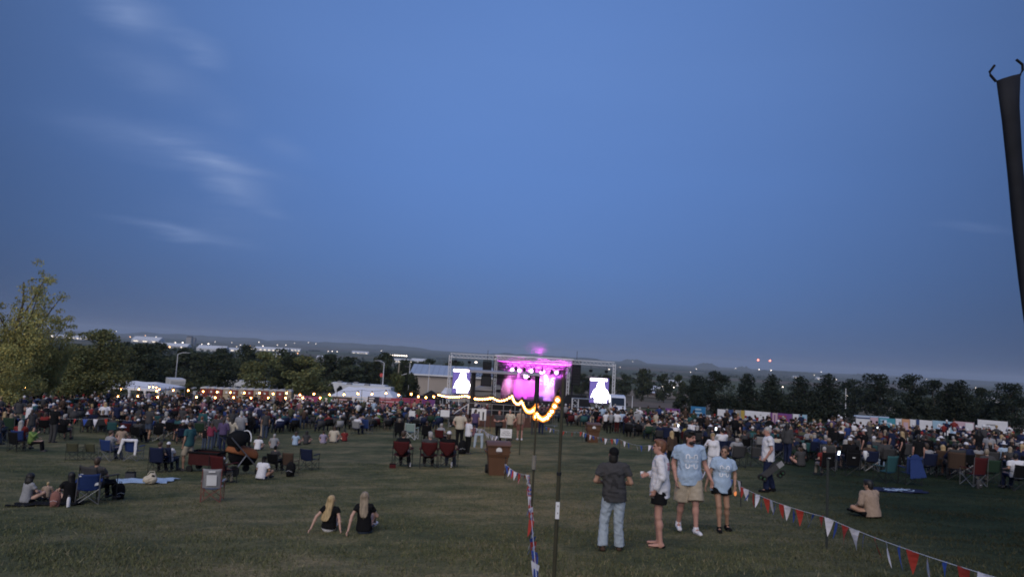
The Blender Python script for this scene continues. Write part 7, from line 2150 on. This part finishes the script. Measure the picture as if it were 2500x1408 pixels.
ch(972, 1070, 1028, R(12), 'black', 'high', 'black camp chair left of the pale mint one', who=('sit_d', 'fair', 'short', 'ash', 'charcoal', 'black', 'person in charcoal top on the black chair beside the mint chair', None))
ch(1040, 1078, 1035, R(5), 'black', 'high', 'black high-back chair behind the middle red chair', who=('sit_a', 'tan', 'short', 'brown', 'black', 'black', 'person in black top behind the middle red chair', None))
ch(1075, 1085, 1047, R(-15), 'dark red', 'quad', 'small red chair behind the red chair row', who=('sit_c', 'fair', 'short', 'grey', 'light grey', 'navy', 'grey-haired person in pale top behind the red chair row', None))
ch(896, 1058, 1022, R(-20), 'royal blue', 'high', 'blue camp chair beside the grey one at the crowd edge', frame=tube_g)
ch(872, 1060, 1026, R(-15), 'light grey', 'quad', 'grey camp chair beside the blue one at the crowd edge', who=('sit_a', 'fair', 'short', 'black', 'white', 'navy', 'person in white top on the grey chair at the crowd edge', None))
ch(930, 1043, 1012, R(-40), 'lime green', 'quad', 'lime green camp chair standing at the crowd edge')
ch(951, 1040, 1010, R(0), 'black', 'quad', 'black chair beside the lime green one', who=('sit_a', 'fair', 'short', 'black', 'light grey', 'navy', 'person in pale grey top beside the lime chair', None))
ch(754, 1146, 1092, R(-12), 'navy', 'quad', 'empty navy camp chair standing alone on the lawn')
ch(707, 1156, 1102, R(-8), 'brown', 'high', 'dark brown camp chair behind the black backpack')
ch(670, 1150, 1104, R(-10), 'black', 'quad', 'black camp chair holding a child beside the backpack', who=('sit_d', 'fair', 'bun', 'black', 'charcoal', 'black', 'child with dark hair bun on the black camp chair', None))
ch(385, 1152, 1088, R(5), 'navy', 'high', 'navy high-back camp chair next to the pale-capped man', who=('sit_c', 'fair', 'short', 'brown', 'charcoal', 'black', 'person with brown hair in the navy high-back chair', None))
ch(410, 1150, 1088, R(-8), 'navy', 'high', 'second navy high-back camp chair of the pair', who=('sit_b', 'fair', 'cap', 'brown', 'white', 'denim', 'man in white cap in the second navy high-back chair', 'white'))
ch(180, 1122, 1078, R(10), 'olive', 'quad', 'empty olive camp chair nearest the lawn edge')
ch(226, 1122, 1080, R(-6), 'olive', 'quad', 'olive camp chair beside the blue chair', )
ch(268, 1124, 1070, R(-14), 'royal blue', 'quad', 'blue camp chair with its owner leaning, before the navy pair', frame=tube_g, who=('sit_e', 'fair', 'short', 'brown', 'light grey', 'denim', 'person in light grey top on the blue chair before the navy pair', None))
tt = ch(325, 1124, 1072, R(4), 'royal blue', 'quad', 'blue camp chair with a white sweatshirt draped over it', frame=tube_g)
ch(40, 1102, 1052, R(-10), 'black', 'high', 'black camp chair beside the person in lime green')
cp(78, 1102, 1040, 'sit_e', R(-70), 'fair', 'curly', 'black', 'lime green', 'black', 'person in lime green raising an arm by the black chair', True)
ch(162, 1068, 1035, R(-20), 'dark red', 'quad', 'dark red camp chair at the edge of the crowd below the loose tree')
t2_ = ch(212, 1228, 1150, R(28), 'royal blue', 'quad', 'near blue camp chair with white patches seen from behind', frame=tube_g, hi=1.3)
for x, z in ((-.2, .82), (.2, .55)):
    b = MB(); b.prism([(-.05, 0), (.05, .02), (.04, .09), (-.03, .08)], (1, 0, 0), (0, 0, 1), (0, -1, 0), (x, -.37 if z > .6 else -.31, z), .012); b.build('patch', white_p, t2_)
cp(238, 1222, 1112, 'sit_b', R(-18), 'tan', 'short', 'brown', 'charcoal', 'black', 'man in dark grey shirt seated beyond the near blue chair', group='family on the dark blanket')
chair(gp(238, 1222), R(-18), 'charcoal', 'quad', 'charcoal chair of the man beyond the near blue chair', 'camp chairs on the open lawn')
cp(62, 1228, 1153, 'ground_b', R(-25), 'fair', 'curly', 'black', 'light grey', 'black', 'woman with dark curly hair and grey top leaning on the dark blanket', group='family on the dark blanket')
cp(112, 1215, 1177, 'ground_a', R(15), 'fair', 'crew', 'blond', 'tan', 'tan', 'blond toddler sitting on the dark blanket', group='family on the dark blanket')
cp(168, 1226, 1150, 'ground_b', R(40), 'fair', 'long', 'black', 'black', 'black', 'woman in black shirt bending over beside the red backpack', group='family on the dark blanket')
# chair with white panel and the capped man
tj = ch(517, 1222, 1138, R(12), 'light grey', 'high', 'high-back chair with white panel and red frame on the open lawn', frame=mat('red_tube', (.22, .06, .05), .5, .1, 10), hi=1.25)
b = MB(); b.box((0, -.375, .70), (.3, .006, .34), m=Matrix.Rotation(R(12), 3, 'X')); b.build('white_panel', white_p, tj)
b = MB(); b.box((0, -.425, .97), (.2, .006, .04)); b.build('lettering_patch', white_p, tj)
cp(543, 1180, 1114, 'sit_a', R(-20), 'tan', 'cap', 'grey', 'charcoal', 'khaki', 'man in white cap seated beside the white-panel chair', hatc='white')
chair(gp(543, 1180), R(-20), 'dark red', 'quad', 'dark red chair of the capped man by the white-panel chair', 'camp chairs on the open lawn')
cp(636, 1170, 1112, 'ground_a', R(-14), 'tan', 'backcap', 'black', 'white', 'navy', 'man in white top and black cap sitting on the grass', hatc='black')
cp(455, 1150, 1027, 'stand_d', R(62), 'tan', 'crew', 'brown', 'teal', 'khaki', 'man in teal shirt and khaki shorts walking past the navy chairs', shorts=True)
for a in [(512, 1098, 1030, 'stand_c', R(10), 'fair', 'long', 'brown', 'hot pink', 'denim', 'girl in hot pink shirt standing in the row of onlookers', True), (497, 1096, 1040, 'stand_a', R(-10), 'fair', 'short', 'brown', 'black', 'denim', 'boy in black standing left of the girl in hot pink', False),
          (541, 1100, 1020, 'stand_b', R(5), 'fair', 'tail', 'brown', 'purple', 'navy', 'woman in purple hoodie standing in the row of onlookers', True), (562, 1098, 1018, 'stand_c', R(-5), 'fair', 'long', 'black', 'cream', 'black', 'woman in cream cardigan standing beside the purple hoodie', True),
          (583, 1094, 1004, 'stand_b', R(8), 'fair', 'short', 'grey', 'light grey', 'denim', 'man in light grey plaid shirt standing behind the onlookers', False), (603, 1092, 1003, 'stand_e', R(-8), 'fair', 'long', 'black', 'black', 'black', 'woman dressed all in black standing by the stroller', True),
          (527, 1092, 1010, 'stand_e', R(0), 'tan', 'short', 'brown', 'charcoal', 'denim', 'man in charcoal standing behind the girl in hot pink', False)]:
    cp(*a[:11], long=a[11])
for a in [(628, 1098, 1062, 'ground_a', 0, 'fair', 'short', 'brown', 'white', 'navy', 'person in white top sitting on grass right of the stroller'), (667, 1095, 1058, 'ground_a', .2, 'fair', 'short', 'grey', 'light grey', 'denim', 'person in grey top sitting on grass behind the backpack'),
          (720, 1087, 1052, 'ground_b', -.1, 'fair', 'long', 'brown', 'light blue', 'denim', 'girl in light blue top sitting on grass at the crowd edge'), (746, 1084, 1050, 'ground_b', 0, 'fair', 'long', 'black', 'charcoal', 'black', 'person in charcoal sitting on grass beside the light blue girl'),
          (788, 1082, 1050, 'ground_b', .15, 'fair', 'bun', 'brown', 'lilac', 'white', 'girl in lilac top sitting on grass at the crowd edge'), (813, 1080, 1038, 'ground_a', 0, 'fair', 'long', 'brown', 'cream', 'denim', 'girl in cream hoodie sitting on grass beside the lilac girl'),
          (841, 1077, 1047, 'ground_a', .5, 'fair', 'tail', 'black', 'red', 'navy', 'person in red top sitting on grass beside the cream hoodie')]:
    cp(*a)
cp(1120, 1092, 996, 'stand_e', R(0), 'fair', 'short', 'brown', 'cream', 'black', 'large man in cream shirt and black trousers standing behind the red chairs', shoe='black')
oW = cp(1141, 1108, 1020, 'stand_b', R(-58), 'fair', 'bun', 'brown', 'white', 'black', 'woman in white top and black trousers carrying a toddler')
w = oW.location
oT = crowd_person((w.x + .23, w.y + .02, w.z + .72), R(60), 'sit_d', 'fair', 'short', 'brown', 'pink', 'pink', 'toddler in pink carried by the woman in white top', .55, False, False, None, 'people on the open lawn', 'white')
cp(1158, 1066, 998, 'stand_a', R(0), 'fair', 'short', 'brown', 'purple', 'navy', 'person in violet-blue shirt standing before the large white panel')
cp(1170, 1040, 996, 'stand_d', R(120), 'fair', 'short', 'brown', 'tan', 'tan', 'child in tan standing against the large white panel')
cp(1216, 1078, 1000, 'stand_b', R(170), 'rosy', 'crew', 'auburn', 'charcoal', 'black', 'man in patterned dark shirt standing behind the paper sign')
cp(1243, 1075, 998, 'stand_e', R(150), 'rosy', 'crew', 'grey', 'cream', 'olive', 'man in cream shirt beside the one in patterned shirt', )
cp(1268, 1074, 992, 'stand_d', R(10), 'rosy', 'short', 'grey', 'tan', 'salmon', 'man in tan shirt and salmon shorts walking up the aisle', shorts=True, shoe='white')
cp(1302, 1060, 994, 'stand_a', R(0), 'tan', 'short', 'brown', 'brown', 'charcoal', 'person in brown top walking down the aisle, nearer the second pole')
cp(1320, 1060, 996, 'stand_d', R(0), 'tan', 'cap', 'brown', 'charcoal', 'navy', 'person in charcoal top and dark cap walking down the aisle', hatc='black')
for a in [(1478, 1052, 1004, 'stand_a', 0, 'fair', 'short', 'black', 'white', 'black', 'first of the men in white shirts standing by the farther bin'), (1505, 1056, 1003, 'stand_e', -.2, 'tan', 'short', 'brown', 'white', 'dark red', 'man in white shirt and dark red trousers by the farther bin'),
          (1518, 1055, 1002, 'stand_b', .2, 'fair', 'short', 'brown', 'light blue', 'black', 'man in light blue shirt standing by the farther bin'), (1530, 1057, 1005, 'stand_c', .4, 'fair', 'long', 'black', 'light blue', 'charcoal', 'woman in light blue top right of the men by the farther bin'),
          (1556, 1062, 1000, 'stand_e', 0, 'fair', 'cap', 'grey', 'light grey', 'charcoal', 'broad man in grey shirt standing left of the cream jacket'), (1600, 1064, 1003, 'stand_d', -1.1, 'fair', 'short', 'brown', 'cream', 'khaki', 'man in cream jacket bending beside the crowd'),
          (1652, 1030, 1000, 'stand_a', 0, 'fair', 'short', 'brown', 'white', 'black', 'person in bright white shirt standing alone in the distant crowd'), (1770, 1060, 1012, 'stand_a', 0, 'fair', 'short', 'black', 'black', 'black', 'person in black standing before the grey banner'),
          (2048, 1068, 1012, 'stand_d', .6, 'fair', 'cap', 'brown', 'light grey', 'charcoal', 'man in grey shirt and pale cap standing at the fence gap'), (2065, 1085, 1022, 'stand_e', 0, 'fair', 'short', 'brown', 'red', 'khaki', 'man in bright red shirt standing in the distant crowd'),
          (2085, 1085, 1030, 'stand_b', 0, 'fair', 'cap', 'brown', 'white', 'navy', 'man in white and blue shirt standing beside the red shirt')]:
    cp(*a, hatc='white')
cp(1738, 1172, 1056, 'stand_c', R(150), 'fair', 'wavy', 'blond', 'white', 'white', 'blond child in white behind the woman in light blue', True, group='people in front')
cp(1638, 1150, 1050, 'stand_d', R(20), 'fair', 'long', 'blond', 'brown', 'black', 'blond woman in brown coat behind the bearded man', True, group='people in front')
cp(1758, 1118, 1030, 'sit_b', 0, 'fair', 'crew', 'black', 'white', 'navy', 'person in white hooded top seated behind the couple', True)
chair(gp(1758, 1118), 0, 'navy', 'quad', 'navy chair of the white hooded top behind the couple', 'camp chairs on the open lawn')
ch(1795, 1140, 1084, R(8), 'charcoal', 'quad', 'charcoal chair with pale top edge behind the woman in light blue', who=('sit_a', 'rosy', 'cap', 'grey', 'light grey', 'denim', 'man in pale grey shirt and dark cap behind the couple', 'black'))
for px, fe, tp, rz, c, k, lb, who in [
        (1845, 1138, 1088, -5, 'charcoal', 'quad', 'charcoal chair left of the older man', None), (1958, 1118, 1072, 5, 'teal', 'high', 'blue-green camp chair right of the older man', None),
        (2012, 1162, 1100, 4, 'black', 'high', 'black chair with white label left of the tall stake', ('sit_e', 'fair', 'crew', 'grey', 'red', 'khaki', 'man in red vest seated by the tall stake', None)),
        (2076, 1160, 1100, -6, 'black', 'high', 'black chair with white label right of the tall stake', None), (1985, 1122, 1074, 0, 'navy', 'quad', 'navy chair holding the person in royal blue', ('sit_a', 'fair', 'cap', 'grey', 'royal blue', 'denim', 'person in royal blue with pale cap right of the older man', 'tan')),
        (2160, 1178, 1108, 20, 'teal', 'high', 'blue-grey chair standing behind the tan-shirted man', None), (2222, 1182, 1112, -6, 'royal blue', 'high', 'chair draped with a bright blue cloth', None),
        (2376, 1186, 1112, 10, 'dark red', 'high', 'red-backed chair with crossed pale legs', None), (2412, 1180, 1118, -10, 'dark green', 'quad', 'dark green chair beside the red-backed one', ('sit_c', 'fair', 'short', 'ash', 'charcoal', 'khaki', 'person in charcoal bending beside the red-backed chair', None)),
        (2300, 1160, 1096, -20, 'brown', 'high', 'brown chair with its owner turned away', ('sit_d', 'fair', 'long', 'blond', 'denim', 'black', 'woman with long blond hair on the brown chair', None)),
        (2335, 1172, 1100, -30, 'brown', 'high', 'second dark brown high-back chair beside the blond woman', None), (2480, 1196, 1130, 0, 'black', 'quad', 'black chair at the picture edge', ('sit_e', 'tan', 'short', 'black', 'white', 'navy', 'person in white and blue shirt at the picture edge', None)),
        (2130, 1122, 1068, 12, 'tan', 'quad', 'tan chair in front of the fence gap', ('sit_b', 'fair', 'short', 'black', 'black', 'black', 'person in black on the tan chair', None)), (2200, 1120, 1078, 0, 'dark red', 'quad', 'two-tone dark red chair below the teal banner', ('sit_a', 'fair', 'cap', 'brown', 'dark red', 'black', 'person in dark red on the two-tone chair', 'tan'))]:
    ch(px, fe, tp, R(rz), c, k, lb, frame=tube_g if 'pale legs' in lb else None, who=who, logo='label' in lb)
# ------------------------------------------------------------------ things lying on the lawn
def blanket(px, py, w, d, rz, c, label, seed=1):
    p = gp(px, py); t = thing('blanket', label, 'blanket', p, rz)
    g = np.random.default_rng(seed); n = 14; vs = []
    for j in range(n + 1):
        for i in range(n + 1):
            x = (i / n - .5) * w; y = (j / n - .5) * d
            x += .04 * math.sin(j * .9 + seed); y += .05 * math.sin(i * .7 + seed)
            q = Matrix.Rotation(rz, 3, 'Z') @ Vector((x, y, 0))
            vs.append((x, y, Hf(p.x + q.x, p.y + q.y) - p.z + .025 + .014 * math.sin(i * 1.3 + j * .8) + .012 * g.random()))
    fs = [(j * (n + 1) + i, j * (n + 1) + i + 1, (j + 1) * (n + 1) + i + 1, (j + 1) * (n + 1) + i) for j in range(n) for i in range(n)]
    b = MB(); b.add(vs, fs); b.build('cloth', cloth(c), t, True)
    b = MB(); b.path([Vector(vs[i]) for i in list(range(n + 1)) + [(j + 1) * (n + 1) + n for j in range(n)]], .008, 4); b.build('hem', cloth(c), t)
    return t
blanket(350, 1174, 1.75, 1.15, R(5), 'light blue', 'pale blue blanket spread flat on the lawn', 2)
blanket(118, 1230, 1.5, .8, R(8), 'black', 'dark picnic blanket under the family', 3)
blanket(2195, 1198, 1.5, 1.0, R(-12), 'navy', 'navy blanket with pale pattern behind the tan-shirted man', 4)
blanket(2190, 1197, .8, .5, R(-5), 'light blue', 'crumpled pale cloth lying on the navy blanket', 6)
blanket(430, 1052, 2.4, 1.2, R(0), 'purple', 'purple blanket at the edge of the crowd', 5)

def tote():
    p = gp(365, 1182); t = thing('tote_bag', 'cream tote bag slumped on the pale blue blanket', 'bag', p + Vector((0, 0, .03)), .3)
    me = sdf_mesh('bag', [ell((0, 0, .11), (.2, .13, .13)), ell((.05, .02, .2), (.11, .09, .12))], .02, [((0, 0, .005), (0, 0, -1))], (.02, .14, 3)); obj('pouch', me, cloth('cream'), t)
    b = MB(); b.path([(-.08, 0, .26), (-.02, 0, .36), (.1, 0, .36), (.14, 0, .24)], .012, 6); b.build('handle', cloth('cream'), t)
    b = MB(); b.ball((.08, -.06, .22), .05, 8, 5, 1, .5, 1); b.build('opening', cloth('black'), t)
tote()
def backpack(px, feet, top, c, label, rz=0):
    p, s = fit(px, feet, top, .5, .4, 1.6); t = thing('backpack', label, 'backpack', p, rz); t.scale = (s, s, s)
    obj('main_body', sdf_mesh('bag', [ell((0, 0, .26), (.17, .12, .27)), cap((0, 0, .05), (0, 0, .36), .15, .14, .03, ((0, 1, 0), .7))], .02, [((0, 0, .0), (0, 0, -1))], (.008, .12, 2)), cloth(c), t)
    obj('front_pocket', sdf_mesh('pocket', [ell((0, -.11, .16), (.12, .06, .13))], .02), cloth(c), t)
    b = MB(); b.path([(-.05, 0, .5), (-.03, 0, .57), (.03, 0, .57), (.05, 0, .5)], .012, 5); b.build('grab_loop', cloth('black'), t)
    b = MB(); b.path([(-.11, -.145, .2), (0, -.172, .24), (.11, -.145, .2)], .005, 4); b.build('zip', alu, t)
    for sx in (-.09, .09):
        b = MB(); b.path([(sx, .11, .46), (sx * 1.2, .17, .3), (sx, .11, .08)], .018, 5); b.build('strap', cloth('black'), t)
backpack(133, 1236, 1200, 'salmon', 'dusty red backpack standing beside the family', .2)
backpack(708, 1163, 1128, 'black', 'black backpack standing before the brown camp chair', -.1)
backpack(1128, 1108, 1075, 'black', 'black bag standing beside the red chair nearest the bin', .1)
backpack(290, 1218, 1180, 'black', 'black bag leaning on the lawn right of the near blue chair', .7)
backpack(2450, 1190, 1170, 'black', 'low black bag on the lawn near the picture edge', .9)
backpack(2390, 1192, 1170, 'charcoal', 'dark soft bag under the red-backed chair', .3)
def bottle(px, feet, top, c, label):
    p, s = fit(px, feet, top, .27, .5, 1.6); t = thing('bottle', label, 'bottle', p); t.scale = (s, s, s)
    b = MB(); b.lathe([(.036, 0), (.038, .02), (.038, .19), (.024, .225), (.022, .24)], 10); b.build('flask', cloth(c), t, True)
    b = MB(); b.lathe([(.026, .238), (.026, .27), (.01, .275)], 10); b.build('lid', cloth('charcoal'), t)
bottle(166, 1237, 1208, 'white', 'white water bottle standing beside the red backpack')
bottle(1102, 1140, 1124, 'white', 'white bottle under the red chair nearest the bin')
bottle(1001, 1139, 1126, 'white', 'white cup-shaped bottle under the red chair farthest from the bin')
# red cooler bag by the chairs
def cooler(px, feet, top, c, label, rz=0):
    p, s = fit(px, feet, top, .34, .5, 1.6); t = thing('cooler_bag', label, 'cooler', p, rz); t.scale = (s, s, s)
    b = MB(); b.box((0, 0, .14), (.42, .28, .28), taper=.94); b.build('box', cloth(c), t)
    b = MB(); b.box((0, 0, .3), (.41, .27, .04)); b.build('lid', cloth('black'), t)
    b = MB(); b.path([(-.16, 0, .32), (-.12, 0, .42), (.12, 0, .42), (.16, 0, .32)], .012, 5); b.build('handle', cloth('black'), t)
cooler(958, 1142, 1130, 'dark red', 'small dark red bag beside the red chair farthest from the bin', .3)
cooler(318, 1168, 1150, 'charcoal', 'charcoal cooler bag near the pale blue blanket', .2)
cooler(845, 1112, 1100, 'navy', 'navy cooler bag standing alone before the crowd', .2) if False else None

def stroller():
    p, s = fit(584, 1158, 1048, 1.15, .7, 1.3); t = thing('stroller', 'orange and black baby stroller with pale canopy rim', 'stroller', p, R(-35)); t.scale = (s, s, s)
    obj('seat_pod', sdf_mesh('pod', [cap((0, -.1, .5), (0, .28, .42), .24, .2, .05, ((1, 0, 0), .8)), ell((0, -.22, .68), (.22, .14, .24))], .03, (), (.01, .2, 2)), cloth('black'), t)
    obj('side_panel', sdf_mesh('panel', [cap((0, -.2, .6), (0, .3, .46), .235, .2, .05, ((1, 0, 0), .95))], .03, [((0, 0, .5), (0, -.3, -1))]), cloth('orange'), t)
    obj('canopy', sdf_mesh('canopy', [ell((0, -.12, .9), (.27, .3, .26))], .03, [((0, 0, .86), nrm((0, .5, -1))), ((0, .12, .9), nrm((0, 1, .3)))]), cloth('black'), t)
    b = MB(); b.path([(.26 * math.cos(a), .08 + .05 * math.sin(a), .88 + .26 * math.sin(a)) for a in np.linspace(0, math.pi, 9)], .014, 5); b.build('canopy_rim', white_p, t)
    for sx in (-1, 1):
        b = MB(); b.tube((sx * .25, -.5, 1.02), (sx * .26, .35, .18), .016, n=6); b.build('frame_tube', tube_g, t)
        b = MB(); b.tube((sx * .25, .0, .55), (sx * .27, -.35, .15), .016, n=6); b.build('frame_tube', tube_g, t)
        b = MB(); b.tube((sx * .25, -.38, .15), (sx * .32, -.38, .15), .15, n=14); b.build('wheel', rubber, t)
        b = MB(); b.tube((sx * .25, .38, .1), (sx * .3, .38, .1), .1, n=12); b.build('wheel', rubber, t)
    b = MB(); b.tube((-.25, -.5, 1.02), (.25, -.5, 1.02), .02, n=6); b.build('push_bar', cloth('black'), t)
stroller()
def wagon():
    p, s = fit(503, 1150, 1100, .62, .6, 1.5); t = thing('folding_wagon', 'dark red folding wagon with black rim beside the stroller', 'wagon', p, R(-6)); t.scale = (s, s, s)
    b = MB()
    for y in (-.26, .26): b.box((0, y, .4), (.92, .02, .36))
    for x in (-.455, .455): b.box((x, 0, .4), (.02, .5, .36))
    b.box((0, 0, .23), (.9, .5, .02)); b.build('tub', mat('wagon_red', (.05, .011, .011), .85, .2, 8), t)
    b = MB(); b.path([(-.465, -.27, .59), (.465, -.27, .59), (.465, .27, .59), (-.465, .27, .59), (-.465, -.27, .59)], .035, 6); b.build('rim', cloth('black'), t)
    for x in (-.4, .4):
        for y in (-.28, .28):
            b = MB(); b.tube((x, y - .03, .1), (x, y + .03, .1), .1, n=12); b.build('wheel', rubber, t)
    b = MB(); b.path([(.46, 0, .25), (.6, .2, .5), (.66, .3, .8)], .014, 6); b.build('handle', metal_d, t)
wagon()
# white sweatshirt on the blue chair, jeans over a chair, jug on a pole, lantern-lit phone screens
def draped(px, feet, top, c, label, w=.5, rz=0):
    p, s = fit(px, feet, top, .95, .6, 1.4); t = thing('draped_clothing', label, 'clothing', p, rz); t.scale = (s, s, s)
    obj('garment', sdf_mesh('garment', [cap((-w * .55, -.44, .9), (w * .55, -.44, .9), .06, .06, .03), cap((-w * .55, -.46, .9), (-w * .75, -.5, .36), .075, .05, .03, ((0, 1, 0), .5)), cap((w * .55, -.46, .9), (w * .6, -.5, .34), .075, .05, .03, ((0, 1, 0), .5))], .02, (), (.012, .15, 5)), cloth(c), t)
    b = MB(); b.path([(-w * .3, -.505, .88), (0, -.515, .86), (w * .3, -.505, .88)], .01, 4); b.build('collar_seam', cloth(c), t)
draped(325, 1124, 1068, 'white', 'white sweatshirt hanging over the blue camp chair with long sleeves down')
p, s = fit(2222, 1182, 1112, 1.06, .7, 1.3)
t = thing('draped_cloth', 'bright blue cloth hanging from the draped chair', 'cloth', p, R(-6)); t.scale = (s, s, s)
obj('sheet', sdf_mesh('sheet', [cap((0, -.43, .98), (.08, -.5, .34), .2, .3, .05, ((0, 1, 0), .14))], .02, [((0, 0, .3), (0.15, 0, -1))], (.014, .16, 7)), cloth('royal blue'), t)
b = MB(); b.path([(-.22, -.44, .99), (0, -.46, 1.0), (.22, -.44, .99)], .014, 5); b.build('hem', cloth('royal blue'), t)
draped(1168, 1106, 1055, 'pale denim', 'pale denim jacket hanging behind the woman with the toddler', .25)
p, s = fit(2112, 1160, 1098, 1.3, .5, 1.5)
t = thing('jug_on_stake', 'white plastic jug hung upside down on a stake', 'jug', p); t.scale = (s, s, s)
b = MB(); b.tube((0, 0, 0), (0, 0, 1.0), .015, n=6); b.build('stake', stake_m, t)
b = MB(); b.lathe([(.03, .78), (.04, .86), (.1, .98), (.11, 1.2), (.08, 1.26)], 12); b.build('jug', white_p, t, True)
b = MB(); b.path([(.1, 0, 1.18), (.17, 0, 1.14), (.16, 0, 1.02), (.1, 0, .99)], .016, 6); b.build('handle', white_p, t)
phone_m = glow('phone_screen', (.85, .92, 1.0), 3)
for px, py, y, lb in ((1656, 1038, 40, 'lit phone screen above the crowd left of the couple'), (1748, 1046, 34, 'lit phone screen behind the white hooded top'), (2048, 1105, 26, 'lit phone screen in the lap of the man in red vest'), (2142, 1044, 48, 'lit phone screen in the crowd below the teal banner'), (697, 1107, 46, 'phone glow in the crowd by the brown chair'), (575, 1092, 25, 'small lit screen at the stroller')):
    w = at(px, py, y); t = thing('phone', lb, 'phone', w, 0, 'lit phones')
    b = MB(); b.box((0, 0, 0), (.09, .012, .17), m=Matrix.Rotation(.3, 3, 'X')); b.build('case', black_f, t)
    b = MB(); b.box((0, -.009, -.002), (.08, .004, .155), m=Matrix.Rotation(.3, 3, 'X')); b.build('screen', phone_m, t)
w = oD.matrix_basis @ Vector((-.24, .1, .84)); t = thing('orange_glow_toy', 'small orange glowing toy held by the woman in light blue', 'toy', w)
b = MB(); b.ball((0, 0, -.05), .034, 8, 6, .8, .8, 1.5); b.build('glowing_body', glow('toy_orange', (1, .32, .1), .8), t); b = MB(); b.path([(0, 0, .02), (.02, 0, .06), (0, 0, .1)], .006, 4); b.build('loop', black_f, t)

# ------------------------------------------------------------------ evening haze
def haze():
    b = MB(); lo, hi = (-26000, -80, -110), (26000, 24000, 170)
    c = [(lo[i] + hi[i]) / 2 for i in range(3)]; d = [hi[i] - lo[i] for i in range(3)]
    o = obj('haze', MB().box(c, d).mesh('haze'))
    m = bpy.data.materials.new('haze'); m.use_nodes = True; nt = m.node_tree; nt.nodes.remove(nt.nodes['Principled BSDF'])
    v = nt.nodes.new('ShaderNodeVolumePrincipled'); v.inputs['Color'].default_value = (.78, .88, 1, 1); v.inputs['Density'].default_value = 0.00007; v.inputs['Anisotropy'].default_value = 0.0
    nt.links.new(v.outputs[0], nt.nodes['Material Output'].inputs['Volume'])
    o.data.materials.append(m); o['kind'] = 'stuff'; o['label'] = 'thin blue evening haze over the valley'; o['category'] = 'haze'
HAZE = True
if HAZE: haze()
